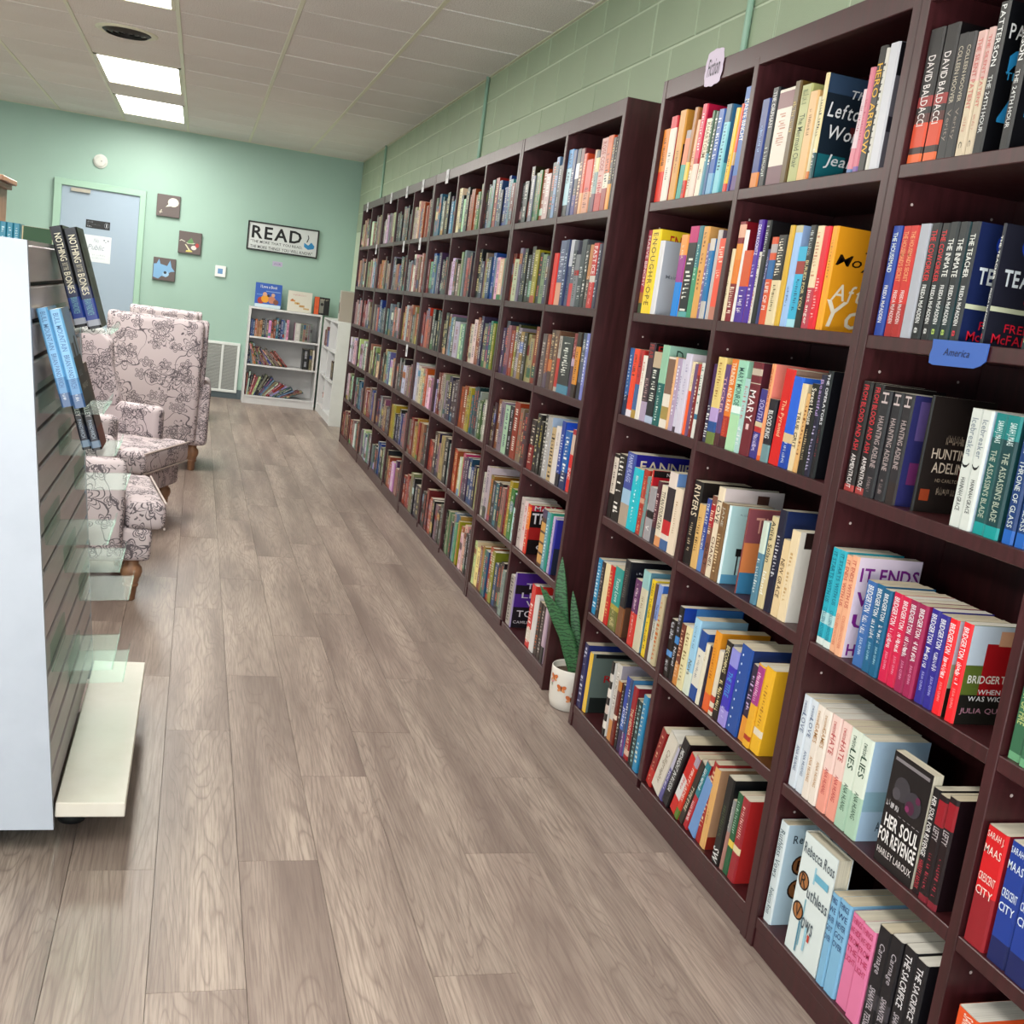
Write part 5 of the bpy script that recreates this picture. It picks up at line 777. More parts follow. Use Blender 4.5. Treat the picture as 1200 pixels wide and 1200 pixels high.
('N2',3,1,1.5977,0.031,0.208,0,0.01,0,0,'d8dcd8','',[],[['Icebreaker','8a94a0',0.08,0.4,0.5],[')','1f1f24',0.45,0.5,0.5],['HANNAH GRACE','4a4a50',0.58,0.86,0.38]],[],'white spine with grey script,seventh from left on third shelf,left column,nearest bookcase'),
('N2',3,1,1.5661,0.0275,0.208,0,0.01,0,0,'d8dcd8','c8d8e8',[],[['Icebreaker','8a94a0',0.08,0.4,0.5],[')','1f1f24',0.45,0.5,0.5],['HANNAH GRACE','4a4a50',0.58,0.86,0.38]],[],'second white spine with grey script,eighth from left on third shelf,left column,nearest bookcase'),
('N2',3,1,1.5379,0.0312,0.207,0,0.01,0,0,'2a6262','',[[0,0.1,'1fa0a0'],[0.8,1,'1f8a8a']],[['SARAH J. MAAS','e0f0f0',0.06,0.24,0.6],["THE ASSASSIN'S BLADE",'b8c0b0',0.3,0.86,0.45]],[],'teal spine with pale lettering,ninth from left on third shelf,left column,nearest bookcase'),
('N2',3,1,1.5051,0.0347,0.207,0,0.01,0,0,'234e52','',[[0,0.1,'1fa0a0'],[0.8,1,'1f8a8a']],[['SARAH J. MAAS','e0f0f0',0.06,0.24,0.6],["THE ASSASSIN'S BLADE",'b8c0b0',0.3,0.86,0.45]],[],'second teal spine,pale lettering,tenth from left on third shelf,left column,nearest bookcase'),
('N2',3,1,1.4642,0.0265,0.198,0,0.01,0,0,'2a4a7f','',[[0,0.12,'2f6fc0']],[['SARAH J. MAAS','e0e8f0',0.06,0.24,0.6],['THRONE OF GLASS','d0d8d8',0.3,0.86,0.45]],[],'blue spine with pale lettering,eleventh from left on third shelf,left column,nearest bookcase'),
('N2',3,1,1.4354,0.0261,0.199,0,0.01,0,0,'2a4a7f','',[[0,0.12,'2f6fc0']],[['SARAH J. MAAS','e0e8f0',0.06,0.24,0.6],['THRONE OF GLASS','d0d8d8',0.3,0.86,0.45]],[],'second blue spine by frame edge,twelfth from left on third shelf,left column,nearest bookcase'),
('N2',4,1,1.929,0.0275,0.206,0,0.01,0,0,'3ab8cc','',[[0,0.07,'dfe8e4'],[0.22,0.34,'b8dce0']],[['IT STARTS WITH US','1a6a84',0.04,0.56,0.5],['COLLEEN HOOVER','1a7a94',0.62,0.93,0.45]],[],'aqua romance spine,first from left on fourth shelf,left column,nearest bookcase'),
('N2',4,1,1.9007,0.0248,0.207,0,0.01,0,0,'3ab8cc','',[[0,0.07,'dfe8e4'],[0.22,0.34,'b8dce0']],[['IT STARTS WITH US','1a6a84',0.04,0.56,0.5],['COLLEEN HOOVER','1a7a94',0.62,0.93,0.45]],[],'second aqua romance spine,second from left on fourth shelf,left column,nearest bookcase'),
('N2',4,1,1.8753,0.0235,0.203,0,0.01,0,0,'f0b898','',[],[['IT ENDS WITH US','c05a50',0.05,0.52,0.5],['COLLEEN HOOVER','d07a60',0.6,0.93,0.4]],[],'peach romance spine,third from left on fourth shelf,left column,nearest bookcase'),
('N2',4,1,1.8511,0.025,0.208,0,0.01,0.15,0,'f0b898','e6d8e8',[],[['IT ENDS WITH US','c05a50',0.05,0.52,0.5],['COLLEEN HOOVER','d07a60',0.6,0.93,0.4]],[['T','IT ENDS','8a2f92',0.05,0.76,0.98,0.9,'b'],['T','WITH','8a2f92',0.05,0.52,0.98,0.66,'b'],['T','US','8a2f92',0.05,0.3,0.6,0.44,'b'],['T','HOOVER','8a2f92',0.05,0.02,0.98,0.14,'b']],'peach spine with lilac cover,fourth from left on fourth shelf,left column,nearest bookcase'),
('N2',4,1,1.7946,0.0344,0.173,0,0.01,0,0,'4a78b5','',[],[['BRIDGERTON','f0f0f4',0.05,0.36,0.55],['~','f0f0f4',0.4,0.62,0.5],['JULIA QUINN','c8d8f0',0.66,0.86,0.35]],[],'cornflower blue spine,white lettering,fifth from left on fourth shelf,left column,nearest bookcase'),
('N2',4,1,1.7589,0.0265,0.175,0,0.01,0,0,'2a7098','',[],[['BRIDGERTON','f0f0f4',0.05,0.36,0.55],['~','f0f0f4',0.4,0.62,0.5],['JULIA QUINN','a8d0e0',0.66,0.86,0.35]],[],'sea blue spine,white lettering,sixth from left on fourth shelf,left column,nearest bookcase'),
('N2',4,1,1.7318,0.0247,0.172,0,0.01,0,0,'1f6a8f','',[],[['BRIDGERTON','f0f0f4',0.05,0.36,0.55],['~','f0f0f4',0.4,0.62,0.5],['JULIA QUINN','a8d0e0',0.66,0.86,0.35]],[],'second sea blue spine,seventh from left on fourth shelf,left column,nearest bookcase'),
('N2',4,1,1.7059,0.0281,0.174,0,0.01,0,0,'d82a5a','',[],[['BRIDGERTON','f0f0f4',0.05,0.36,0.55],['~','f0f0f4',0.4,0.62,0.5],['JULIA QUINN','f0a0b8',0.66,0.86,0.35]],[],'crimson spine,white lettering,eighth from left on fourth shelf,left column,nearest bookcase'),
('N2',4,1,1.6767,0.025,0.174,0,0.01,0,0,'d82a5a','',[],[['BRIDGERTON','f0f0f4',0.05,0.36,0.55],['~','f0f0f4',0.4,0.62,0.5],['JULIA QUINN','f0a0b8',0.66,0.86,0.35]],[],'second crimson spine,ninth from left on fourth shelf,left column,nearest bookcase'),
('N2',4,1,1.6505,0.0255,0.175,0,0.01,0,0,'a83060','',[],[['BRIDGERTON','f0f0f4',0.05,0.36,0.55],['~','f0f0f4',0.4,0.62,0.5],['JULIA QUINN','e8a0c0',0.66,0.86,0.35]],[],'magenta spine,white lettering,tenth from left on fourth shelf,left column,nearest bookcase'),
('N2',4,1,1.6234,0.0253,0.175,0,0.01,0,0,'a83060','',[],[['BRIDGERTON','f0f0f4',0.05,0.36,0.55],['~','f0f0f4',0.4,0.62,0.5],['JULIA QUINN','e8a0c0',0.66,0.86,0.35]],[],'second magenta spine,eleventh from left on fourth shelf,left column,nearest bookcase'),
('N2',4,1,1.5944,0.025,0.175,0,0.01,0,0,'40389a','',[],[['BRIDGERTON','f0f0f4',0.05,0.36,0.55],['~','f0f0f4',0.4,0.62,0.5],['JULIA QUINN','b0b0e8',0.66,0.86,0.35]],[],'indigo spine,white lettering,twelfth from left on fourth shelf,left column,nearest bookcase'),
('N2',4,1,1.5684,0.0254,0.173,0,0.01,0,0,'40389a','',[],[['BRIDGERTON','f0f0f4',0.05,0.36,0.55],['~','f0f0f4',0.4,0.62,0.5],['JULIA QUINN','b0b0e8',0.66,0.86,0.35]],[],'second indigo spine,thirteenth from left on fourth shelf,left column,nearest bookcase'),
('N2',4,1,1.541,0.0246,0.174,0,0.01,0,0,'f0303a','a8b8a0',[],[['BRIDGERTON','f0f0f4',0.05,0.36,0.55],['~','f0f0f4',0.4,0.62,0.5],['JULIA QUINN','f8a0a0',0.66,0.86,0.35]],[[0,0,1,0.3,'2a2a24'],[0,0.55,1,1,'c8d4e4']],'scarlet spine,white lettering,fourteenth from left on fourth shelf,left column,nearest bookcase'),
('N2',4,1,1.5063,0.0242,0.178,0,0.01,0.12,0,'f0303a','6a7a3a',[],[['BRIDGERTON','f0f0f4',0.05,0.36,0.55],['~','f0f0f4',0.4,0.62,0.5],['JULIA QUINN','f8a0a0',0.66,0.86,0.35]],[[0,0,1,0.3,'2a2824'],[0,0.6,1,1,'c8d4e0'],[0.3,0.3,0.95,0.82,'b02028'],[0.5,0.8,0.75,0.95,'e0b090'],['T','BRIDGERTON','f0f0e8',0.08,0.42,1.3,0.5],['T','WHEN HE','f0f0f0',0.3,0.31,0.9,0.36],['T','WAS WICKED','f0f0f0',0.15,0.24,1,0.29],['T','JULIA QUINN','b88a9a',0.05,0.1,1.1,0.17]],'scarlet spine,red gown on cover,fifteenth from left on fourth shelf,left column,nearest bookcase'),
('N2',5,1,1.929,0.0296,0.205,0,0.01,0,0,'dfe6ef','',[],[['twisted','5a6a90',0.06,0.2,0.4],['LOVE','5a6a90',0.2,0.4,0.5],['ANA HUANG','5a6a90',0.55,0.82,0.38]],[],'pale blue white spine,first from left on fifth shelf,left column,nearest bookcase'),
('N2',5,1,1.8986,0.0263,0.205,0,0.01,0,0,'dfe6ef','',[],[['twisted','5a6a90',0.06,0.2,0.4],['LOVE','5a6a90',0.2,0.4,0.5],['ANA HUANG','5a6a90',0.55,0.82,0.38]],[],'second pale blue white spine,second from left on fifth shelf,left column,nearest bookcase'),
('N2',5,1,1.8714,0.0265,0.205,0,0.01,0,0,'efe4da','',[],[['twisted','b8884a',0.06,0.2,0.4],['GAMES','b8884a',0.2,0.4,0.5],['ANA HUANG','b8884a',0.55,0.82,0.38]],[],'cream spine with tan lettering,third from left on fifth shelf,left column,nearest bookcase'),
('N2',5,1,1.8441,0.0259,0.205,0,0.01,0,0,'efe4da','',[],[['twisted','b8884a',0.06,0.2,0.4],['GAMES','b8884a',0.2,0.4,0.5],['ANA HUANG','b8884a',0.55,0.82,0.38]],[],'second cream spine,tan lettering,fourth from left on fifth shelf,left column,nearest bookcase'),
('N2',5,1,1.8175,0.0338,0.205,0,0.01,0,0,'f2d5ce','',[[0,0.42,'f0a898']],[['twisted','c04a50',0.06,0.2,0.4],['HATE','c04a50',0.2,0.4,0.5],['ANA HUANG','c04a50',0.55,0.82,0.38]],[],'pink spine fading to coral,fifth from left on fifth shelf,left column,nearest bookcase'),
('N2',5,1,1.7829,0.0342,0.205,0,0.01,0,0,'f2d5ce','',[[0,0.42,'f0a898']],[['twisted','c04a50',0.06,0.2,0.4],['HATE','c04a50',0.2,0.4,0.5],['ANA HUANG','c04a50',0.55,0.82,0.38]],[],'second pink spine fading to coral,sixth from left on fifth shelf,left column,nearest bookcase'),
('N2',5,1,1.748,0.0375,0.205,0,0.01,0,0,'e0e8dc','',[[0,0.42,'b4d0bc']],[['twisted','3a5a4a',0.06,0.2,0.4],['LIES','3a5a4a',0.2,0.4,0.5],['ANA HUANG','3a5a4a',0.55,0.82,0.38]],[],'white spine fading to green,seventh from left on fifth shelf,left column,nearest bookcase'),
('N2',5,1,1.7098,0.0382,0.205,0,0.01,0.13,0,'e0e8dc','b5cfe6',[[0,0.42,'b4d0bc']],[['twisted','3a5a4a',0.06,0.2,0.4],['LIES','3a5a4a',0.2,0.4,0.5],['ANA HUANG','3a5a4a',0.55,0.82,0.38]],[[0,0.3,1,0.5,'9abccc'],['T','ANA HUANG','3a4a5a',0.3,0.1,1.6,0.2]],'pale green spine,light blue cover,eighth from left on fifth shelf,left column,nearest bookcase'),
('N2',5,1,1.6148,0.1173,0.217,0,0.01,0,0.022,'241f24','241f22',[],[],[[0.06,0.93,0.94,0.96,'8a8488'],['C','4a464c',0.36,0.72,0.2],['C','5a565c',0.24,0.66,0.1],['C','46424a',0.68,0.66,0.2],['C','5a2a48',0.62,0.62,0.11],['C','8a3a68',0.56,0.6,0.05],['C','6a2a50',0.78,0.72,0.06],['~','d8d4d8',0.05,0.52,0.38,0.58],['T','~ ~ ~ ~ ~','b8b0b4',0.4,0.485,0.95,0.51],['T','HER SOUL','ece8e8',0.1,0.34,0.98,0.46,'b'],['T','FOR REVENGE','ece8e8',0.02,0.2,0.98,0.32,'b'],['T','HARLEY LAROUX','e0d8d8',0.06,0.09,0.96,0.15]],'black romance set face out,ninth from left on fifth shelf,left column,nearest bookcase'),
('N2',5,1,1.497,0.0213,0.199,0,0.01,0,0,'241f24','',[[0,0.3,'2a1a20']],[['HER SOUL FOR REVENGE','f0ecec',0.08,0.64,0.55],['HARLEY LAROUX','c84a58',0.68,0.95,0.55]],[],'black spine with bold white capitals,tenth from left on fifth shelf,left column,nearest bookcase'),
('N2',5,1,1.4745,0.0246,0.197,0,0.01,0,0,'2a1a20','',[[0.72,0.95,'a02030'],[0,0.06,'8a2a3a']],[['LEFTY','c8c0c4',0.3,0.42,0.6],['~','a84050',0.55,0.9,0.35]],[],'black spine with red flourish,eleventh from left on fifth shelf,left column,nearest bookcase'),
('N2',5,1,1.4488,0.025,0.205,0,0.01,0,0,'2a1a20','',[[0.72,0.95,'a02030'],[0,0.06,'8a2a3a']],[['LEFTY','c8c0c4',0.3,0.42,0.6],['~','a84050',0.55,0.9,0.35]],[],'second black spine,red flourish,twelfth from left on fifth shelf,left column,nearest bookcase'),
('N2',6,1,1.929,0.0315,0.235,0,0.01,0.16,0,'dfe8ec','c5dcea',[],[['Ruthless Vows','5a707c',0.08,0.55,0.6],['Rebecca Ross','5a707c',0.66,0.92,0.5]],[['C','2a1a14',0.3,0.6,0.15],['C','9a6a44',0.3,0.6,0.125],['T','R','2a1a14',0.23,0.55,0.37,0.65],['C','2a1a14',0.3,0.36,0.15],['C','9a6a44',0.3,0.36,0.125],['T','V','2a1a14',0.23,0.31,0.37,0.41],['T','Rebecca Ross','4a5a66',0.1,0.82,0.95,0.9],['T','uthless','4a5a66',0.42,0.55,0.95,0.63],['T','ows','4a5a66',0.42,0.3,0.75,0.38]],'pale blue hardcover with typewriter keys,first from left on bottom shelf,left column,nearest bookcase'),
('N2',6,1,1.8338,0.1268,0.259,0,0.01,0,0.035,'e4ecec','e4ecec',[],[],[[0.45,0.66,0.5,0.8,'a8d0e0'],[0.34,0.1,0.38,0.5,'8ab8c8'],['C','2a1a14',0.2,0.62,0.16],['C','b07a4c',0.2,0.62,0.13],['T','R','2a1a14',0.12,0.565,0.28,0.675],['C','2a1a14',0.2,0.36,0.16],['C','b07a4c',0.2,0.36,0.13],['T','V','2a1a14',0.12,0.305,0.28,0.415],['T','Rebecca Ross','5a6670',0.05,0.84,0.98,0.93],['T','uthless','5a6670',0.36,0.52,0.98,0.62],['T','ows','5a6670',0.36,0.26,0.7,0.36],[0.5,0.7,0.9,0.76,'7ab8d0'],[0.5,0.1,0.56,0.3,'a8d0e0'],[0.6,0.2,0.66,0.26,'c84a3a'],[0.3,0.04,0.34,0.3,'5a98b0']],'white hardcover facing out,typewriter keys,second from left on bottom shelf,left column,nearest bookcase'),
('N2',6,1,1.705,0.0264,0.196,0,0.01,0,0,'8fc0e0','',[],[['THINGS|WE|NEVER|GOT|OVER','2f4a80',0.04,0.55,0.8]],[],'pale blue romance spine,third from left on bottom shelf,left column,nearest bookcase'),
('N2',6,1,1.6772,0.038,0.199,0,0.01,0,0,'8fc0e0','',[],[['THINGS|WE|NEVER|GOT|OVER','2f4a80',0.04,0.55,0.8]],[],'second pale blue romance spine,fourth from left on bottom shelf,left column,nearest bookcase'),
('N2',6,1,1.6379,0.0397,0.193,0,0.01,0,0,'e888b0','',[],[['THINGS|WE HIDE|FROM|THE|LIGHT','c03a68',0.04,0.55,0.8]],[],'bright pink romance spine,fifth from left on bottom shelf,left column,nearest bookcase'),
('N2',6,1,1.597,0.0405,0.195,0,0.01,0,0,'e888b0','',[],[['THINGS|WE HIDE|FROM|THE|LIGHT','c03a68',0.04,0.55,0.8]],[],'second bright pink romance spine,sixth from left on bottom shelf,left column,nearest bookcase'),
('N2',6,1,1.5554,0.0376,0.217,0,0.01,0,0,'26242a','',[[0.28,0.42,'4a464c']],[['Carnage','b8b0b8',0.14,0.42,0.55],['SHANTEL TESSIER','c8c0c8',0.55,0.96,0.45]],[],'black spine with grey gothic script,seventh from left on bottom shelf,left column,nearest bookcase'),
('N2',6,1,1.5166,0.034,0.221,0,0.01,0,0,'26242a','',[[0.28,0.42,'4a464c']],[['Carnage','b8b0b8',0.14,0.42,0.55],['SHANTEL TESSIER','c8c0c8',0.55,0.96,0.45]],[],'second black gothic script spine,eighth from left on bottom shelf,left column,nearest bookcase'),
('N2',6,1,1.4816,0.0354,0.224,0,0.01,0,0,'26242a','',[],[['THE SACRIFICE','e8e4e8',0.06,0.52,0.5],['SHANTEL TESSIER','c8c0c8',0.58,0.96,0.45]],[],'black spine with white capitals,ninth from left on bottom shelf,left column,nearest bookcase'),
('N2',6,1,1.4451,0.032,0.221,0,0.01,0,0,'26242a','',[],[['THE SACRIFICE','e8e4e8',0.06,0.52,0.5],['SHANTEL TESSIER','c8c0c8',0.58,0.96,0.45]],[],'second black spine,white capitals,tenth from left on bottom shelf,left column,nearest bookcase'),
('N2',4,2,1.351,0.0292,0.213,0,0.01,0,0,'4a7a5e','',[[0,0.06,'7ab08a']],[['MAAS','e8e8d8',0.02,0.18,0.6],['HEIR OF FIRE','c8d090',0.42,0.72,0.55]],[],'green fantasy spine,first from left on fourth shelf,right column,nearest bookcase'),
('N2',4,2,1.3201,0.0251,0.222,0,0.01,0,0,'4a7a5e','',[[0,0.06,'7ab08a']],[['MAAS','e8e8d8',0.02,0.18,0.6],['HEIR OF FIRE','c8d090',0.42,0.72,0.55]],[],'second green fantasy spine,second from left on fourth shelf,right column,nearest bookcase'),
('N2',4,2,1.2926,0.0246,0.227,0,0.01,0,0,'b8505a','',[],[['~','f0e0e0',0.1,0.9,0.5]],[],'rose fantasy spine by frame edge,third from left on fourth shelf,right column,nearest bookcase'),
('N2',5,2,1.351,0.0477,0.204,0,0.01,0,0,'a02a35','',[[0.45,1,'d8262e']],[['SARAH J.|MAAS||CRESCENT|CITY','f0d8d0',0.04,0.62,0.8]],[],'thick red fantasy spine,first from left on fifth shelf,right column,nearest bookcase'),
('N2',5,2,1.2981,0.0424,0.204,0,0.01,0,0,'2a4aa0','',[[0,0.2,'25306a']],[['SARAH J.|MAAS||CRESCENT|CITY','e0e8f4',0.04,0.62,0.8]],[],'thick blue fantasy spine,second from left on fifth shelf,right column,nearest bookcase'),
('N2',5,2,1.2541,0.0455,0.204,0,0.01,0,0,'2a4aa0','',[[0,0.2,'25306a']],[['SARAH J.|MAAS||CRESCENT|CITY','e0e8f4',0.04,0.62,0.8]],[],'second thick blue fantasy spine,third from left on fifth shelf,right column,nearest bookcase'),
('N2',6,2,1.33,0.05,0.21,0,0.01,0,0,'e8602a','',[],[['SARAH J. MAAS','f4e8e0',0.02,0.36,0.6]],[],'orange fantasy spine at frame bottom,first from left on bottom shelf,right column,nearest bookcase'),
('N2',6,2,1.275,0.04,0.2,0,0.01,0,0,'3aa0d0','',[],[['~','d8f0f8',0.05,0.5,0.5]],[],'cyan fantasy spine at frame bottom,second from left on bottom shelf,right column,nearest bookcase'),
('N2',6,2,1.23,0.04,0.2,0,0.01,0,0,'c03a9a','',[],[['~','f8d8f0',0.05,0.5,0.5]],[],'purple fantasy spine at frame bottom,third from left on bottom shelf,right column,nearest bookcase'),
('G3',1,2,4.089,0.0586,0.245,0,0.01,0,0,'3a9ad8','',[[0,0.17,'3a3a3f'],[0.17,0.72,'bfe0ec']],[['ALEX T. KING','1a3a5a',0.05,0.5,0.5]],[],'sky blue and white spine,first from left on top shelf,right column,bookcase behind plant'),
('G3',1,2,4.0299,0.0419,0.239,0,0.01,0,0,'3a4a7a','2a2a3a',[],[['~','d8d8e0',0.3,0.8,0.5]],[],'dark blue spine,second from left on top shelf,right column,bookcase behind plant'),
('G3',1,2,3.9875,0.0444,0.239,0,0.01,0,0,'2a2a34','',[[0.55,0.78,'e8e4e8'],[0,0.3,'4a3a8a']],[['~','c8a0a0',0.6,0.9,0.4]],[],'dark spine with white picture,third from left on top shelf,right column,bookcase behind plant'),
('G3',1,2,3.9426,0.0412,0.236,0,0.01,0,0,'7a2a30','',[],[['~','f0d0b0',0.2,0.9,0.5]],[],'dark red spine,fourth from left on top shelf,right column,bookcase behind plant'),
('G3',1,2,3.9009,0.0351,0.214,0,0.01,0,0,'d8562f','',[[0,0.35,'e8b080']],[['~','f8e0c0',0.1,0.5,0.5]],[],'orange spine,fifth from left on top shelf,right column,bookcase behind plant'),
('G3',1,2,3.8653,0.0698,0.188,0,0.01,0,0,'d8442f','',[[0,0.4,'e0a080']],[['~','7a1a1a',0.5,0.9,0.5]],[],'red orange spine,sixth from left on top shelf,right column,bookcase behind plant'),
('G3',1,2,3.795,0.0272,0.217,0,0.01,0,0,'c8a080','',[[0,0.25,'3a3430']],[['~','f0e8e0',0.2,0.7,0.5]],[],'tan spine with white lettering,seventh from left on top shelf,right column,bookcase behind plant'),
('G3',1,2,3.7673,0.0378,0.211,0,0.01,0,0,'e8d8a0','',[[0,0.3,'6a2a4a'],[0.3,0.65,'8fa8a8'],[0.88,1,'4a4a48']],[['~','4a4a4a',0.3,0.6,0.4]],[],'cream,grey and plum spine,eighth from left on top shelf,right column,bookcase behind plant'),
('G3',1,2,3.729,0.0633,0.247,0,0.01,0,0,'d8a8a0','',[[0,0.25,'c83a30']],[['ROSE CODE','a82028',0.05,0.45,0.6],['~','c02a30',0.5,0.95,0.6]],[],'pink spine with red capitals,ninth from left on top shelf,right column,bookcase behind plant'),
('G3',1,2,3.6652,0.05,0.249,0,0.01,0,0,'d8702f','d8502a',[[0,0.3,'a03030'],[0.3,0.5,'e8e0d0']],[['~','2a1a14',0.2,0.7,0.5]],[],'orange flame spine,tenth from left on top shelf,right column,bookcase behind plant'),
('G3',1,2,3.6147,0.034,0.238,0,0.01,0,0,'3a2a20','',[[0,0.36,'e8a540']],[['~','d8b060',0.1,0.6,0.5]],[],'dark spine with amber foot,eleventh from left on top shelf,right column,bookcase behind plant'),
('G3',1,2,3.5802,0.0151,0.244,0,0.01,0,0,'2a2622','',[],[['~','d8d0c0',0.05,0.6,0.5]],[],'black spine beside case side,twelfth from left on top shelf,right column,bookcase behind plant'),
('G3',2,2,4.089,0.052,0.194,0,0.01,0,0,'e03a30','',[],[['~','f08a80',0.5,0.8,0.3]],[],'bright red spine,first from left on second shelf,right column,bookcase behind plant'),
('G3',2,2,4.0365,0.0746,0.24,0,0.01,0,0,'6a7090','',[[0,0.35,'e0a890']],[['~','d8dce8',0.1,0.6,0.6]],[],'grey blue over peach spine,second from left on second shelf,right column,bookcase behind plant'),
('G3',2,2,3.9614,0.0406,0.241,0,0.01,0,0,'3a4570','',[],[['~','d0d8e8',0.2,0.9,0.5]],[],'navy spine with pale lettering,third from left on second shelf,right column,bookcase behind plant'),
('G3',2,2,3.9204,0.042,0.24,0,0.01,0,0,'cfcfd8','',[[0,0.6,'5a6080']],[['~','2a2a3a',0.5,0.9,0.5]],[],'white and navy spine,fourth from left on second shelf,right column,bookcase behind plant'),
('G3',2,2,3.8779,0.0454,0.236,0,0.01,0,0,'6a6a78','',[[0,0.35,'d03a40'],[0.6,0.85,'3a3a48']],[['~','e0e0e0',0.2,0.6,0.5]],[],'grey spine with red foot,fifth from left on second shelf,right column,bookcase behind plant'),
('G3',2,2,3.832,0.0444,0.185,0,0.01,0,0,'8a8a90','',[[0.6,0.7,'b0252a']],[['~','3a3a40',0.3,0.9,0.4]],[],'grey spine with red disc,sixth from left on second shelf,right column,bookcase behind plant'),
('G3',2,2,3.7871,0.0537,0.237,0,0.01,0,0,'4a4e54','55595f',[],[['~','d8d8d8',0.4,0.9,0.5]],[],'dark grey hardcover,seventh from left on second shelf,right column,bookcase behind plant'),
('G3',2,2,3.7329,0.0382,0.218,0,0.01,0,0,'3a3535','',[],[['~','e0dcd8',0.1,0.9,0.5]],[],'black spine with white lettering,eighth from left on second shelf,right column,bookcase behind plant'),
('G3',2,2,3.6942,0.0414,0.217,0,0.01,0,0,'c88a50','',[[0,0.45,'5a4a48']],[['~','e8d8c8',0.5,0.9,0.4]],[],'tan over brown spine,ninth from left on second shelf,right column,bookcase behind plant'),
('G3',2,2,3.6523,0.0539,0.221,0,0.01,0,0,'c83030','',[[0.4,0.5,'d8d0c8']],[['FAST ICE','f4f0f0',0.05,0.48,0.65],['~','f0c0c0',0.6,0.95,0.3]],[],'red spine with white capitals,tenth from left on second shelf,right column,bookcase behind plant'),
('G3',2,2,3.5979,0.0318,0.218,0,0.01,0,0,'4a4458','',[],[['~','d0d0dc',0.1,0.9,0.5]],[],'plum spine beside case side,eleventh from left on second shelf,right column,bookcase behind plant'),
('G3',3,2,4.089,0.0547,0.203,0,0.01,0,0,'6a5a58','',[],[['~','c8b8b0',0.1,0.9,0.5]],[],'grey brown spine,first from left on third shelf,right column,bookcase behind plant'),
('G3',3,2,4.0338,0.0393,0.204,0,0.01,0,0,'9a5a40','',[[0,0.3,'6a5a68']],[['~','e0b080',0.1,0.8,0.5]],[],'rust spine,second from left on third shelf,right column,bookcase behind plant'),
('G3',3,2,3.994,0.0482,0.222,0,0.01,0,0,'5a4038','',[[0.3,0.5,'c8783a']],[['~','e0c8a0',0.05,0.5,0.5]],[],'dark brown spine,third from left on third shelf,right column,bookcase behind plant'),
('G3',3,2,3.9453,0.0495,0.223,0,0.01,0,0,'7a5a48','',[],[['~','e0c8a0',0.1,0.9,0.5]],[],'brown spine with cream lettering,fourth from left on third shelf,right column,bookcase behind plant'),
('G3',3,2,3.8954,0.0379,0.205,0,0.01,0,0,'b8b0a8','',[[0.08,0.6,'c03a30']],[['~','5a3a38',0.05,0.3,0.4]],[],'grey and red spine,fifth from left on third shelf,right column,bookcase behind plant'),
('G3',3,2,3.8569,0.128,0.206,0,0.01,0,0,'3a3a3a','3a2622',[[0,0.15,'5a90a8']],[['~','e8e8e0',0.1,0.7,0.5]],[[0.2,0.2,0.7,0.5,'7a4a38'],[0.1,0.05,0.9,0.14,'a8623a'],['T','GLASS','c8d8d8',0.3,0.58,0.85,0.68],[0.3,0.8,1,1,'2a6a80']],'black spine with brown portrait cover,sixth on third shelf,right column,bookcase behind plant'),
('G3',3,2,3.7284,0.0402,0.223,0,0.01,0,0,'8a2a30','',[[0,0.48,'5a3a5a'],[0.48,0.6,'c0a8c0']],[['~','e8b0b0',0.1,0.45,0.5]],[],'dark red and plum spine,seventh from left on third shelf,right column,bookcase behind plant'),
('G3',3,2,3.6877,0.0456,0.229,0,0.01,0,0,'3a2a20','',[[0.2,0.78,'d8953a']],[['~','3a2a1a',0.3,0.75,0.4]],[],'brown spine with orange panel,eighth from left on third shelf,right column,bookcase behind plant'),
('G3',3,2,3.6416,0.0435,0.229,0,0.01,0,0,'5a6478','',[[0,0.25,'3a3a44']],[['~','d8d8d0',0.1,0.5,0.5]],[],'slate spine,ninth from left on third shelf,right column,bookcase behind plant'),
('G3',3,2,3.5976,0.0296,0.23,0,0.01,0,0,'8a8fd0','',[],[['~','e0e4f8',0.1,0.8,0.5]],[],'lavender blue spine,last in row,tenth on third shelf,right column,bookcase behind plant'),
('G3',4,2,4.089,0.0673,0.195,0,0.01,0,0,'3a2f2c','',[[0,0.5,'8a2a25']],[['~','e0d0c0',0.1,0.9,0.5]],[],'black over red spine,first from left on fourth shelf,right column,bookcase behind plant'),
('G3',4,2,4.0212,0.0514,0.225,0,0.01,0,0,'2c2a28','',[],[['~','d8d0a0',0.05,0.9,0.5]],[],'black spine with pale lettering,second from left on fourth shelf,right column,bookcase behind plant'),
('G3',4,2,3.9693,0.0383,0.202,0,0.01,0,0,'2a2823','',[],[['~','e0d060',0.05,0.5,0.55],['~','c8c8c0',0.6,0.9,0.5]],[],'black spine with yellow lettering,third from left on fourth shelf,right column,bookcase behind plant'),
('G3',4,2,3.9305,0.0411,0.232,0,0.01,0,0,'3a3836','',[],[['~','d0ccc0',0.05,0.9,0.55]],[],'dark grey spine with pale lettering,fourth on fourth shelf,right column,bookcase behind plant'),
('G3',4,2,3.8889,0.0519,0.232,0,0.01,0,0,'b5b2b0','b0c4e0',[],[['~','f0f0f0',0.2,0.9,0.5]],[],'silver hardcover with pale cover,fifth from left on fourth shelf,right column,bookcase behind plant'),
('G3',4,2,3.8366,0.0562,0.198,0,0.01,0,0,'c8b088','',[],[['~','2a2420',0.05,0.95,0.6]],[],'tan spine with black capitals,sixth from left on fourth shelf,right column,bookcase behind plant'),
('G3',4,2,3.7799,0.0612,0.21,0,0.01,0,0,'e4dcd8','',[],[['~','b8a8a8',0.1,0.4,0.3]],[],'plain white spine,seventh from left on fourth shelf,right column,bookcase behind plant'),
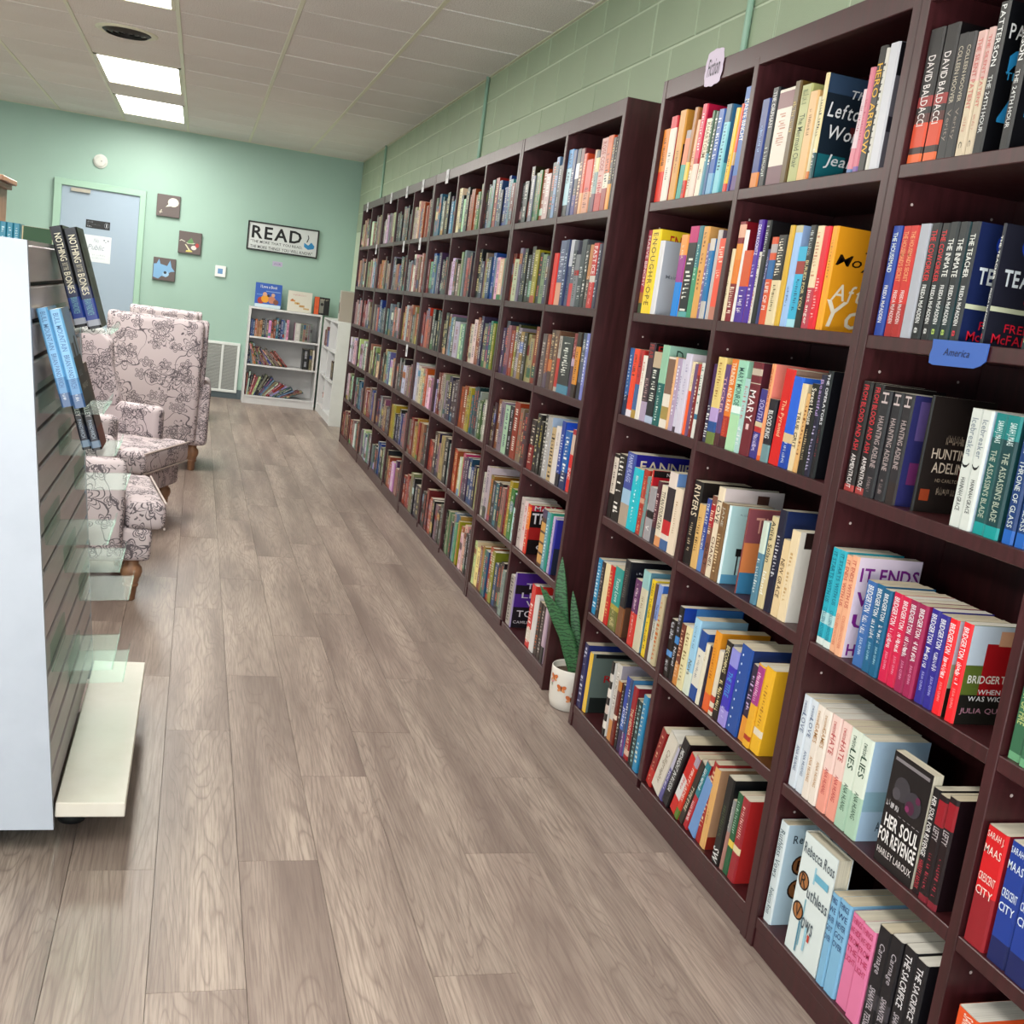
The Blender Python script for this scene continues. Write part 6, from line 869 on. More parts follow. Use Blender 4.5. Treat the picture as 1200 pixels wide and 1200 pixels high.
('G3',4,2,3.7181,0.0446,0.236,0,0.01,0,0,'2a4aa0','1f5ad0',[[0,0.2,'2a2a3a']],[['~','d8dcf0',0.2,0.8,0.45]],[],'navy and blue hardcover,eighth from left on fourth shelf,right column,bookcase behind plant'),
('G3',4,2,3.673,0.0644,0.208,0,0.01,0,0,'1f6ab0','',[[0,0.3,'2a3a6a']],[['~','f0f0f0',0.1,0.9,0.5]],[],'blue spine with white lettering,ninth from left on fourth shelf,right column,bookcase behind plant'),
('G3',4,2,3.6081,0.0403,0.221,0,0.01,0,0,'d8302a','',[[0.6,0.92,'d8c0b0'],[0.92,1,'b02a3a']],[['INC','f4e0d8',0.62,0.8,0.7]],[],'red spine with pale panels,tenth from left on fourth shelf,right column,bookcase behind plant'),
('G3',5,2,4.089,0.0462,0.203,0,0.01,0,0,'d0c4c0','',[],[['~','8a7a7a',0.1,0.9,0.5]],[],'pale grey spine,first from left on fifth shelf,right column,bookcase behind plant'),
('G3',5,2,4.0423,0.0471,0.197,0,0.01,0,0,'e8d0d0','',[],[['~','c04050',0.1,0.6,0.4]],[],'pale pink spine,second from left on fifth shelf,right column,bookcase behind plant'),
('G3',5,2,3.9947,0.0397,0.195,0,0.01,0,0,'d8402a','241c1e',[[0.5,0.95,'f08a3a']],[['~','f8e0c0',0.1,0.9,0.5]],[[0,0.88,1,1,'c83048'],['T','MAX','f0e8e8',0.1,0.89,0.8,0.99],['T','TRUE','e4e0e4',0.05,0.62,0.98,0.84,'b'],[0,0.3,1,0.55,'b02a28'],['T','ON','e4e0e4',0.3,0.1,0.9,0.2]],'orange red spine with bold black cover,third on fifth shelf,right column,bookcase behind plant'),
('G3',5,2,3.807,0.0564,0.215,0,0.01,0,0,'5a3a28','c04a30',[[0.05,0.2,'d8a860'],[0.24,0.39,'d8a860'],[0.43,0.58,'d8a860'],[0.62,0.77,'d8a860'],[0.85,1,'5a4a6a']],[],[],'brown spine with five gold blocks,fourth on fifth shelf,right column,bookcase behind plant'),
('G3',5,2,3.7484,0.0416,0.214,0,0.01,0,0,'6aa5b5','',[],[['~','e8f4f4',0.1,0.9,0.4]],[],'pale teal spine,fifth from left on fifth shelf,right column,bookcase behind plant'),
('G3',5,2,3.7046,0.0215,0.22,0,0.01,0,0,'3a9a8a','',[],[],[],'jade green spine,sixth from left on fifth shelf,right column,bookcase behind plant'),
('G3',5,2,3.682,0.0202,0.211,0,0.01,0,0,'c8b8d8','',[],[['~','8a6a9a',0.1,0.9,0.4]],[],'narrow lilac spine,seventh from left on fifth shelf,right column,bookcase behind plant'),
('G3',5,2,3.6597,0.0189,0.205,0,0.01,0,0,'4a48a8','3f3fa8',[],[],[[0,0,1,0.48,'343a50'],['T','M','e8905a',0.2,0.32,0.7,0.44],['T','H','e8e8e8',0.2,0.08,0.55,0.18]],'violet blue hardcover facing aisle,eighth from left on fifth shelf,right column,bookcase behind plant'),
('G3',6,2,4.089,0.052,0.203,0,0.01,0,0,'b8b0a8','',[],[['~','2a2624',0.05,0.95,0.6]],[],'pale grey spine with black lettering,first on bottom shelf,right column,bookcase behind plant'),
('G3',6,2,4.0294,0.0151,0.226,0,0.01,0.15,0,'a89ac0','5c389c',[],[],[[0,0,1,0.38,'25222c'],[0.0,0.62,0.5,0.78,'25222c'],['T','THE','e0dce8',0.3,0.72,0.95,0.82],['T','LIES','e0dce8',0.2,0.55,0.9,0.65],['T','WE','e0dce8',0.35,0.4,0.9,0.5],['T','TOLD','e8e4ec',0.12,0.2,0.98,0.32],['T','CAMILLA WAY','d8d4dc',0.05,0.08,1,0.13]],'violet novel with thin white capitals,second on bottom shelf,right column,bookcase behind plant'),
('G3',6,2,3.8059,0.0508,0.242,0,0.01,0,0,'d8352f','',[[0.1,0.3,'e8dcd0']],[['~','f4e8e0',0.3,0.95,0.6]],[],'red and white spine,third from left on bottom shelf,right column,bookcase behind plant'),
('G3',6,2,3.75,0.0479,0.213,0,0.01,0,0,'e4dedc','',[],[],[],'plain white spine,fourth from left on bottom shelf,right column,bookcase behind plant'),
('G3',6,2,3.6972,0.0404,0.205,0,0.01,0,0,'3a2a24','',[],[['~','d87a3a',0.1,0.9,0.5]],[],'dark brown spine,fifth from left on bottom shelf,right column,bookcase behind plant'),
('G3',6,2,3.6537,0.038,0.205,0,0.01,0,0,'3a2520','',[],[['~','c8c0b8',0.1,0.9,0.5]],[],'black spine with rust lettering,sixth from left on bottom shelf,right column,bookcase behind plant'),
('G3',6,2,3.6126,0.0311,0.205,0,0.01,0,0,'c8b0c0','',[[0,0.3,'2a2a2a']],[],[],'dusty mauve spine,seventh from left on bottom shelf,right column,bookcase behind plant'),
]
# ------------------------------------------------------------------ dark bookcases
SH = [1.685, 1.355, 1.040, .713, .393, .074]
TH = .026
def bookcase(label, y0, y1, divs, rails=True):
    """y0 near end, y1 far end, divs: y of the dividers' centres"""
    t = thing('bookcase', label, 'bookcase', (XB, (y0+y1)/2, 0), 'dark bookcases along the block wall')
    o = (XB, (y0+y1)/2, 0); xb = XW-.006
    def part(n, *a, r=.0015):
        mb = MB(); mb.rbox(*a, r); return mb.build(n, M_DARK, t, off=o)
    s1 = part('side_panel', XB, y0, 0, xb, y0+TH, 2.04); s2 = part('side_panel', XB, y1-TH, 0, xb, y1, 2.04)
    part('back_panel', xb-.008, y0+TH, .05, xb, y1-TH, 2.03); part('top_panel', XB+.02, y0+TH, 2.005, xb-.008, y1-TH, 2.03)
    part('top_rail', XB+.0015, y0+TH, 1.985, XB+.02, y1-TH, 2.04); part('kick_plate', XB+.004, y0+TH, 0, XB+.022, y1-TH, .047)
    ds = [y1-TH]+[q for d in sorted(divs, reverse=True) for q in (d+.012, d-.012)]+[y0+TH]
    for d in divs: part('divider', XB+.001, d-.012, .074, xb-.008, d+.012, 2.005)
    pins = MB()
    for a, b in zip(ds[0::2], ds[1::2]):
        for z in SH: part('shelf', XB+.002, b, z-.027, xb-.008, a, z)
        for z in SH[:5]:
            for dz in (.10, -.07):
                for x in (XB+.045, XB+.235):
                    pins.lathe([(.003, 0), (.003, .0006)], n=8, c=(0, 0, 0), col='c8b8b4')
                    n = len(pins.v)
                    for i in range(n-16, n): px, py, pz = pins.v[i]; pins.v[i] = (x+px, a-pz-.0002, z+dz+py)
    p = pins.build('shelf_pin_holes', M_COLOR, t, off=o); p['kind'] = 'stuff'
    return t
bookcase('tall dark bookcase with the lavender fiction tag on its top rail', 1.962, 3.215, [2.622])
bookcase('nearest dark bookcase with the blue tape on its second shelf', .74, 1.960, [1.368])
bookcase('two-column dark bookcase just behind the potted snake plant', 3.512, 4.728, [4.112])
bookcase('three-column dark bookcase between the plant-side case and the far cases', 4.732, 6.578, [5.345, 5.945])
bookcase('second three-column dark bookcase, further toward the back wall', 6.582, 8.478, [7.225, 7.85])
bookcase('farthest dark bookcase, two columns, beside the white shelves', 8.484, 9.60, [9.06])
# ------------------------------------------------------------------ the books one by one
GR = {'N1': 'books in the fiction-tagged bookcase', 'N2': 'books in the nearest bookcase', 'G3': 'books in the bookcase behind the plant'}
for n, (cs, row, colm, y, th, H, lean, ins, dep, fo, cov, fc, bands, texts, prints, lab) in enumerate(BOOKS):
    z = SH[row-1]+.0004
    rs = random.Random(n)
    if fo:
        b = book('book', lab, fo, H, th*.98, cov, fc, bands, texts, prints, n, group=GR[cs])
        b.location = (XB+ins+fo, y-.002, z); b.rotation_euler = (0, 0, -math.pi/2)
        continue
    D = dep or min(.66*H, .175)
    b = book('book', lab, th-.0008, H, D, cov, fc, bands, texts, prints, n, page=rs.choice(('e8e0cc', 'e0d4ba', 'ece8de', 'd8cbb0')), group=GR[cs])
    a = math.asin(max(-.9, min(.9, lean/H)))
    b.location = (XB+ins+rs.uniform(-.003, .003), y, z+(th*math.sin(a) if a > 0 else 0)); b.rotation_euler = (a, 0, 0)
# ------------------------------------------------------------------ all the farther books, one mass
HEX = dict(k='201e1d', g='55524f', w='d2cbc1', r='a02a24', o='c05a26', y='c2a034', b='2f5a9c', n='262f50', t='3a7a8a', c='c4a880', p='b87078', v='553a68', e='4a8a4a', m='4e342a', s='878683', l='86acc4')
def shade(h, rs, a=.16, k=None):
    k = k or (1.0 if h in (HEX['w'], HEX['s']) else .84)
    q = [max(0, min(255, int(int(h[i:i+2], 16)*k*(1+rs.uniform(-a, a))+rs.uniform(-10, 10)))) for i in (0, 2, 4)]
    return '%02x%02x%02x' % tuple(q)
FAR = MB(); RS = random.Random(11)
def stuffbook(y, th, H, D, x, z, c, lean=0.0, P=None):
    """P maps local (depth, across, up) to the world"""
    P = P or (lambda u, v, w: (x+u, y-v-w*math.sin(lean), z+w*math.cos(lean)+v*max(0, math.sin(lean))))
    n = len(FAR.v); tw = min(.0016, th*.2); r = .003 if RS.random() < .4 else .0008
    def bx(u0, v0, w0, u1, v1, w1, col):
        FAR.add([P(*q) for q in ((u0,v0,w0),(u1,v0,w0),(u1,v1,w0),(u0,v1,w0),(u0,v0,w1),(u1,v0,w1),(u1,v1,w1),(u0,v1,w1))],
                [(0,1,5,4),(1,2,6,5),(2,3,7,6),(3,0,4,7),(4,5,6,7),(3,2,1,0)], col)
    c2 = shade(c, RS, .1, 1.0)
    bx(0, 0, 0, tw, th, H, c); bx(tw, 0, 0, D, tw, H, c2); bx(tw, th-tw, 0, D, th, H, c2)
    bx(tw, tw, r, D-r, th-tw, H-r, RS.choice(('e4dcc8', 'd8ccb4', 'ece6da')))
    lum = sum(int(c[i:i+2], 16) for i in (0, 2, 4))
    ink = RS.choice(('e8e2d8', 'e8d8a0', 'c8c8d0', 'd86a4a') if lum < 360 else ('2a2624', '3a3f6a', '8a2a2a', 'f4f0e8'))
    def strip(a, b, f0, f1, col, d=.0004):
        FAR.add([P(-d, th*f0, H*a), P(-d, th*f1, H*a), P(-d, th*f1, H*b), P(-d, th*f0, H*b)], [(0, 1, 2, 3)], col)
    if RS.random() < .45: a = RS.choice((0, .1, .55, .7)); strip(a, a+RS.uniform(.1, .3), 0, 1, shade(RS.choice(list(HEX.values())), RS), .0002)
    w = RS.uniform(.28, .36)
    for (t0, t1, st) in ((.5, .93, RS.choice((9, 11, 13))), (.14, .4, RS.choice((7, 9)))):
        q = t0; step = (t1-t0)/st
        for k in range(st):
            if RS.random() > .15: strip(t0+k*step+step*.15, t0+k*step+step*RS.choice((.6, .75)), w, 1-w, ink)
def farrow(cols, y1, y0, z, hs=(.165, .235), x=None, fill=.985):
    n = len(cols); tot = (y1-y0)*fill; ws = [RS.uniform(.7, 1.35)*(1.25 if c in 'wo' else 1) for c in cols]; k = tot/sum(ws); y = y1-.002
    for c, w in zip(cols, ws):
        th = w*k; H = RS.uniform(*hs)
        stuffbook(y, th-.0006, H, min(.16, .66*H), (x or XB)+.012+RS.uniform(-.004, .006), z, shade(HEX[c], RS)); y -= th
ROWS = {  # top shelf to bottom shelf
 (4.70, 4.127): 'kkmsseowklk rwskkmmykcv vnpoymsymcco mmoswkocrv wwyktkcryew wwryetoybkks',
 (6.55, 5.96): 'stttskkvll rlblsgkgkk rrcorkkkk wwwsowws srcyyrckk orrrcknkk',
 (5.93, 5.36): 'wkwskrooes wwgpsgsprgk mmslswwss wrrssmvgm rrmnsccks kkrroksmgk',
 (5.33, 4.76): 'kkssrbnbblrr kkvcybblwws rwwoovggvtye ooyyttnsseew ooowpvvbbncc kessmllcycwwkk',
 (8.45, 7.865): 'kwswswswk oyocmmco ssobtgnb ccwkckwc cprcnbsw sswswsss',
 (7.835, 7.24): 'kmkkskkgk sksobtgkg tsntonwo mkcllwcl vvsnppvk skkbbksk',
 (7.21, 6.61): 'wwwsbokopk kssrwrcmcm yowrckco sgmkwpsp yyknkbss koowvppk',
 (9.57, 9.075): 'kccpckc cckckcc ppcwmcp wswww kwckwk rpkmrmo',
 (9.045, 8.51): 'wpcmccs crocwnlo rpspscc wswwkwc sskttsl oppwsmo',
}
for (a, b), s in ROWS.items():
    for z, cols in zip(SH, s.split()):
        farrow(list(cols), a, b, z, fill=RS.uniform(.93, .99))
# ------------------------------------------------------------------ white shelves in the corner
def whitecase(label, x0, y0, x1, y1, axis, Hh, zs, nmid=0):
    """axis 'y': open toward -y ; 'x': open toward -x"""
    o = ((x0+x1)/2, (y0+y1)/2, 0); t = thing('white_bookcase', label, 'bookcase', o, 'white shelves in the corner')
    def part(n, *a):
        mb = MB(); mb.rbox(*a, .0012); mb.build(n, M_WHITE, t, off=o)
    T = .018
    if axis == 'y':
        part('side_panel', x0, y0, 0, x0+T, y1, Hh); part('side_panel', x1-T, y0, 0, x1, y1, Hh); part('back_panel', x0+T, y1-.006, .04, x1-T, y1, Hh-T)
        part('top_panel', x0+T, y0, Hh-T, x1-T, y1, Hh); part('kick_plate', x0+T, y0+.01, 0, x1-T, y0+.024, zs[-1]-T)
        for z in zs: part('shelf', x0+T, y0+.002, z-T, x1-T, y1-.006, z)
    else:
        part('side_panel', x0, y0, 0, x1, y0+T, Hh); part('side_panel', x0, y1-T, 0, x1, y1, Hh); part('back_panel', x1-.006, y0+T, .04, x1, y1-T, Hh-T)
        part('top_panel', x0, y0+T, Hh-T, x1, y1-T, Hh); part('kick_plate', x0+.01, y0+T, 0, x0+.024, y1-T, zs[-1]-T)
        m = (y0+y1)/2; part('divider', x0, m-T/2, zs[-1], x1-.006, m+T/2, Hh-T)
        for a, b in ((y0+T, m-T/2), (m+T/2, y1-T)):
            for z in zs: part('shelf', x0+.002, a, z-T, x1-.006, b, z)
    return t
whitecase('low white bookcase facing the room against the green back wall', .525, 11.902, 1.282, YB-.002, 'y', 1.016, [.712, .42, .09])
whitecase('low white bookcase end-on against the block wall in the corner', 1.300, 10.62, XW-.006, 11.89, 'x', 1.005, [.712, .42, .09])
def frontbook(x, th, H, z, c, lean, y=11.925, D=.17):
    """spine toward the room, leaning along x"""
    s, k = math.sin(lean), math.cos(lean)
    P = lambda u, v, w: (x+v*k+w*s, y+u, z+w*k-v*s+(th*s if s > 0 else 0))
    stuffbook(0, th, H, D, 0, 0, c, P=P)
x = .55
for c in 'btyccmsswmotnblww':
    th = RS.uniform(.014, .026); frontbook(x, th, RS.uniform(.16, .215), .7125, shade(HEX[c], RS), 0); x += th+.0015
x = 1.01
for c, th in (('wl', .055), ('s', .03), ('c', .024), ('s', .024), ('s', .022), ('s', .02)): frontbook(x, th, .19, .7125, shade(HEX[c[0]], RS, .06), 0); x += th+.001
x = .55
for k, c in enumerate('bkscyeksgsrcwkcmcmokr'):
    th = RS.uniform(.012, .02); frontbook(x, th, RS.uniform(.19, .24), .4205, shade(HEX[c], RS), -min(.75, .1+.045*k)); x += th*(1+.02*k)+.0012
for x, c, th in ((1.12, 'k', .06), (1.19, 'c', .025), (1.22, 'w', .02)): frontbook(x, th, .215, .4205, shade(HEX[c], RS, .05), 0)
x = .55
for k, c in enumerate('pwnppwksmtlswprwttlrst'):
    th = RS.uniform(.012, .022); a = min(1.2, .02+.06*k); frontbook(x, th, RS.uniform(.2, .25)*(1 if k < 12 else .9), .0905, shade(HEX[c], RS), a); x += th/max(.45, math.cos(a))*.78+.0015
for cols, a, b, z in (('rkrpl', 11.86, 11.62, .7125), ('mkmk', 11.1, 10.9, .4205)): farrow(list(cols), a, b, z, hs=(.16, .2), x=1.312)
far = FAR.build('far_books', M_COVER)
tag(far, 'rows of small mixed paperbacks filling the far dark bookcases and white shelves', 'books', kind='stuff')
# things standing on the white shelves
b = book('picture_book', 'blue picture book with animals on a sled atop white shelves', .012, .255, .275, '3f6cc0', '3f6cc0', [], [],
    [('T', 'I Love a Book', 'f4f4f0', .18, .8, .82, .92), (0, 0, 1, .14, 'd0e0e8'), (.05, .5, .5, .54, '7a9ad8'), (.4, .66, .95, .69, '9ab4e0'), ('C', 'b0483a', .22, .28, .13), ('C', 'e8a83a', .38, .36, .15), ('C', 'e0b090', .36, .55, .08), ('C', 'c88a70', .64, .34, .14), ('C', 'd8b098', .68, .54, .07), ('C', '4a3a34', .5, .5, .05), ('C', '8a5a4a', .8, .26, .1)], 901, cat='book')
b.location = (.573, 12.07, 1.0165); b.rotation_euler = (-.10, 0, 0)
b = book('picture_book', 'cream picture book with faint orange drawing atop white shelves', .012, .215, .255, 'e0dcd0', 'e2ddd2', [], [],
    [('~', 'd0a0a0', .2, .78, .8, .86), ('~', 'd8b0a8', .3, .88, .6, .92), (.1, .48, .3, .56, 'd8a05a'), (.28, .36, .5, .46, 'd8b878'), (.48, .24, .7, .34, 'c8a068'), (.66, .14, .9, .22, 'd0b080'), ('C', 'c87a4a', .18, .55, .05), ('C', 'c08850', .4, .4, .04)], 902)
b.location = (.915, 12.06, 1.0165); b.rotation_euler = (-.08, 0, 0)
b = book('picture_book', 'orange and black book leaning at the corner of white shelves', .02, .185, .165, '1c1a1a', '1e1c1c', [], [],
    [(0, .0, .3, 1, 'e06a3a'), ('C', 'd85a30', .16, .4, .1), (.34, .1, .62, .9, '8a8880'), ('C', '2a2826', .5, .6, .1), ('~', 'b8b0a0', .35, .82, .9, .92)], 903)
b.location = (1.195, 12.07, 1.0165); b.rotation_euler = (-.06, 0, 0)
b = book('binder_book', 'tall pale grey binder standing atop the end-on white shelves', .05, .30, .21, 'c4c6be', 'c8cac2', [(.25, .6, '23221f')], [('~', '4a4a44', .08, .3, .4)], [], 904)
b.location = (1.33, 10.98, 1.0055)
b = book('binder_book', 'narrower beige binder beside the pale grey one, near corner', .04, .29, .2, 'b4aaa0', 'b8aea4', [], [('~', '6a6058', .1, .8, .3)], [], 905)
b.location = (1.33, 10.92, 1.0055)
t = thing('stacked_toy', 'striped orange, teal and maroon soft toy in the corner shelf', 'toy', (1.315, 11.64, .0905))
for k, (c, z, r) in enumerate((('d8662f', .0, .062), ('d8662f', .075, .066), ('7ac0b8', .15, .064), ('8a3040', .225, .06))):
    mb = MB(); mb.lathe([(r*.8, .0), (r, .012), (r, .06), (r*.82, .074)], n=18, col=c); o = mb.build('ring', M_COLOR, t, smooth=True); o.location = (.09, 0, z)
mb = MB()
for k in range(10): mb.lathe([(.011, 0), (.011, .004)], n=8, c=(.09+.067*math.cos(k*.63), .067*math.sin(k*.63), .03+.05*(k % 3)), col='2a2622')
mb.build('spots', M_COLOR, t)
# ------------------------------------------------------------------ tags on the shelves
def paper(label, y, z0, w, h, col='d8d6da', mark='~'):
    t = thing('paper_tag', label, 'label', (XB-.0006, y, z0), 'paper tags on the dark bookcases')
    mb = MB(); mb.rbox(-.0008, -w/2, 0, 0, w/2, h, .0003, col=col); mb.build('card', M_COLOR, t)
    mb = MB(); put(mb, mark, '4a4650', lambda u, v: (-.0012, w*.38-u*w*.76, h*(.35+.3*v)), rs=RS); mb.build('handwriting', M_PRINT, t)
for n, (y, ab) in enumerate(((6.24, 'three-column bookcase nearest the plant'), (6.95, 'second three-column bookcase, near column'), (7.51, 'second three-column bookcase, middle column'), (8.15, 'second three-column bookcase, far column'), (9.34, 'farthest bookcase'))):
    paper('small white paper tag on the top rail of the '+ab, y, 1.966, .07, .078)
for y, z, ab in ((6.834, 1.61, 'second three-column bookcase, near column'), (7.403, 1.605, 'second three-column bookcase, middle column'), (8.611, 1.61, 'farthest bookcase, near column'), (6.86, .95, 'third shelf in the second three-column bookcase')):
    paper('small white paper tag hanging under a shelf edge, '+ab, y, z, .06, .075)
t = thing('section_sign', 'lavender scalloped paper sign handwritten Fiction on the top rail', 'sign', (XB-.001, 2.87, 1.975))
pts = []
for k in range(48):
    a = 2*math.pi*k/48; r = 1+.07*abs(math.sin(a*5)); c, s = math.cos(a), math.sin(a)
    q = max(abs(c), abs(s))**.55; pts.append((.052*r*c/q, .047+.046*r*s/q))
mb = MB(); mb.prism(pts, 0, -.0012, 0, 'd6c8dc'); mb.build('paper', M_COLOR, t)
mb = MB(); put(mb, 'Fiction', '3a3040', lambda u, v: (-.0018, .037-u*.074, .026+.046*v), 'i'); mb.build('handwriting', M_PRINT, t)
t = thing('tape_label', 'torn blue painter tape with handwriting on the second shelf edge', 'label', (XB-.001, 1.65, 1.312))
mb = MB(); mb.prism([(.072, .046), (.070, .03), (.074, .018), (.072, .003), (.06, 0), (-.05, .002), (-.066, .008), (-.077, .016), (-.078, .046)], 0, -.0012, .0006, '3e68b4'); mb.build('tape', M_COLOR, t)
mb = MB(); put(mb, 'America', '26305a', lambda u, v: (-.0018, .036-u*.07, .019+.013*v), 'i'); mb.build('handwriting', M_PRINT, t)
# ------------------------------------------------------------------ snake plant
t = thing('potted_snake_plant', 'snake plant in a white insect-print pot between two dark bookcases', 'plant', (1.335, 3.362, 0))
mb = MB(); mb.lathe([(.062, .0), (.068, .004), (.074, .03), (.076, .1), (.0765, .143), (.0745, .146), (.0715, .143), (.071, .12)], n=36, col='e6e0d8'); mb.build('pot', M_GLOSSC, t, smooth=True, fix=True)
mb = MB(); mb.lathe([(.0, .124), (.071, .122)], n=24, cap=False); mb.build('soil', M_SOIL, t)
mb = MB(); rs = random.Random(4)
def onpot(a, z, pts, col):
    r = .0772; mb.poly([((r)*math.cos(a+u/r), (r)*math.sin(a+u/r), z+v) for u, v in pts], col)
def ell(rx, ry, cx=0, cy=0, n=10, tilt=0): return [(cx+rx*math.cos(2*math.pi*k/n)*math.cos(tilt)-ry*math.sin(2*math.pi*k/n)*math.sin(tilt), cy+rx*math.cos(2*math.pi*k/n)*math.sin(tilt)+ry*math.sin(2*math.pi*k/n)*math.cos(tilt)) for k in range(n)]
for k in range(18):
    a = k*1.13; z = .022+.105*((k*.618) % 1); kind = k % 3
    if kind == 0:
        for sx in (-1, 1): onpot(a, z, ell(.011, .007, sx*.009, .004, tilt=sx*.6), 'd07a4a'); onpot(a, z, ell(.008, .005, sx*.008, -.006, tilt=-sx*.5), 'e0a070')
        onpot(a, z, ell(.0018, .011), '4a3428')
    elif kind == 1:
        onpot(a, z, ell(.010, .011), 'c23a34'); onpot(a, z, ell(.0016, .010), '2a2020'); onpot(a, z, ell(.005, .0035, 0, .011), '2a2020')
    else:
        onpot(a, z, ell(.003, .012, tilt=.4), '7a8a5a'); onpot(a, z, ell(.010, .004, .006, .006, tilt=.5), 'd8a0a0'); onpot(a, z, ell(.010, .004, -.006, .006, tilt=-.5), 'd8a0a0')
mb.build('insect_print', M_GLOSSC, t)
def leaf(base, tip, wmax, bow, face, curl=.25, col='3f6f45'):
    bx, tp = Vector(base), Vector(tip); up = (tp-bx).normalized(); side = Vector(face).cross(up).normalized(); nn = up.cross(side)
    vs = []; fs = []; N, Mw = 16, 5
    for i in range(N+1):
        s = i/N; c = bx.lerp(tp, s)+Vector(bow)*math.sin(s*math.pi)
        w = wmax*(.62+.38*math.sin(min(1, s*1.5)*math.pi/2))*(1 if s < .6 else max(.02, math.cos((s-.6)/.4*math.pi/2))**.8)
        for th_ in (0, .0035):
            for j in range(Mw):
                q = (j/(Mw-1)-.5)*2; vs.append(c+side*w*q+nn*(curl*w*q*q+th_))
    row = 2*Mw
    for i in range(N):
        for j in range(Mw-1):
            a = i*row+j; fs.append((a, a+1, a+1+row, a+row)); b = a+Mw; fs.append((b+1, b, b+row, b+1+row))
        a = i*row; fs.append((a, a+row, a+row+Mw, a+Mw)); a = i*row+Mw-1; fs.append((a, a+Mw, a+Mw+row, a+row))
    m = MB(); m.add(vs, fs, col); return m
F = (-.35, -1, .05)
for base, tip, w, bow, c in (((-.005, -.005, .12), (-.165, .0, .425), .025, (.045, 0, -.03), '3f7045'), ((.0, .01, .12), (-.094, .02, .523), .022, (-.02, 0, 0), '3c6c44'),
        ((.02, .0, .12), (-.035, .03, .405), .016, (-.0, 0, 0), '4a7a50'), ((.03, -.01, .12), (.015, -.01, .385), .017, (.0, 0, 0), '4c7c54'), ((-.0, .035, .12), (-.125, .06, .40), .012, (.01, 0, 0), '3a6440')):
    o = leaf(base, tip, w, bow, F, col=c).build('leaf', M_LEAF, t, smooth=True)
# ------------------------------------------------------------------ floral wing chairs, facing local +x
def leg_mesh():
    mb = MB(); mb.lathe([(.016, 0), (.021, .004), (.024, .055), (.031, .062), (.031, .068), (.026, .074), (.033, .079), (.030, .085), (.038, .10), (.042, .118), (.038, .137), (.027, .148), (.027, .175)], n=20); return mb
def chair(label, loc, ang):
    t = thing('wing_chair', label, 'armchair', (loc[0], loc[1], 0), 'floral wing chairs')
    t.rotation_euler = (0, 0, ang)
    def soft(n, x0, y0, z0, x1, y1, z1, r, tilt=None, seg=3):
        mb = MB(); mt = None
        if tilt: p, ax, an = tilt; mt = Matrix.Translation(p) @ Matrix.Rotation(an, 4, ax) @ Matrix.Translation([-q for q in p])
        mb.rbox(x0, y0, z0, x1, y1, z1, r, seg, mat=mt); return mb.build(n, M_TOILE, t, smooth=True, uv=True)
    soft('seat_base', -.34, -.30, .165, .30, .30, .30, .022)
    c = soft('seat_cushion', -.22, -.235, .29, .345, .235, .405, .03)
    soft('cushion_wing', .195, -.305, .292, .347, .305, .403, .03).parent = c
    bp = ((-.33, 0, .3), 'Y', -.09)
    soft('backrest', -.40, -.27, .18, -.27, .27, .955, .035, bp); soft('back_cushion', -.285, -.235, .39, -.20, .235, .90, .04, bp)
    for s in (-1, 1):
        a, b = sorted((s*.235, s*.34))
        soft('arm', -.36, a, .168, .19, b, .565, .034)
        mb = MB(); zz = [(.935, -.40), (.955, -.36), (.95, -.18), (.88, -.10), (.74, -.085), (.60, -.04), (.54, -.04), (.54, -.36)]
        mb.prism([(x-(.0 if x > -.3 else .0), z) for z, x in zz], 1, s*.265-.032, s*.265+.032)
        bm = bmesh.new(); me0 = bpy.data.meshes.new('wing'); me0.from_pydata(mb.v, [], mb.f); bm.from_mesh(me0)
        bmesh.ops.recalc_face_normals(bm, faces=bm.faces)
        bmesh.ops.bevel(bm, geom=[e for e in bm.edges], offset=.018, segments=3, profile=.5, affect='EDGES')
        m2 = MB(); bm.verts.index_update(); m2.add([v.co[:] for v in bm.verts], [[v.index for v in f.verts] for f in bm.faces]); bm.free()
        m2.build('wing', M_TOILE, t, smooth=True, uv=True)
        for x in (.235, -.29):
            o = leg_mesh().build('leg', M_OAK, t, smooth=True); o.location = (x, s*.255, 0)
    mb = MB()
    for s in (-1, 1):
        mb.tube((-.21, s*.237, .398), (.2, s*.237, .398), .0045, 8, 'cfc2bc')
    mb.tube((.343, -.29, .398), (.343, .29, .398), .0045, 8, 'cfc2bc'); mb.tube((.343, -.29, .298), (.343, .29, .298), .0045, 8, 'cfc2bc')
    mb.build('piping', M_COLOR, c)
    return t, c
t, c = chair('floral armchair nearest, directly behind the slatted display', (-.436, 4.60), math.radians(8))
mb = MB(); mb.rbox(.05, .19, .404, .11, .225, .408, .001, col='e8e4e0'); mb.box(.07, .2, .4081, .09, .215, .4083, '6a6a70'); mb.build('fabric_tag', M_COLOR, c)
chair('floral armchair turned toward the aisle, second from the display', (-.41, 5.90), math.radians(-20))
t, c = chair('floral wing chair showing its tall flowered back, third', (-.225, 7.77), math.radians(90)); t.scale = (1.04, 1.04, 1.04)
chair('floral wing chair farthest away, only its lit top showing', (-.25, 10.35), math.radians(90))
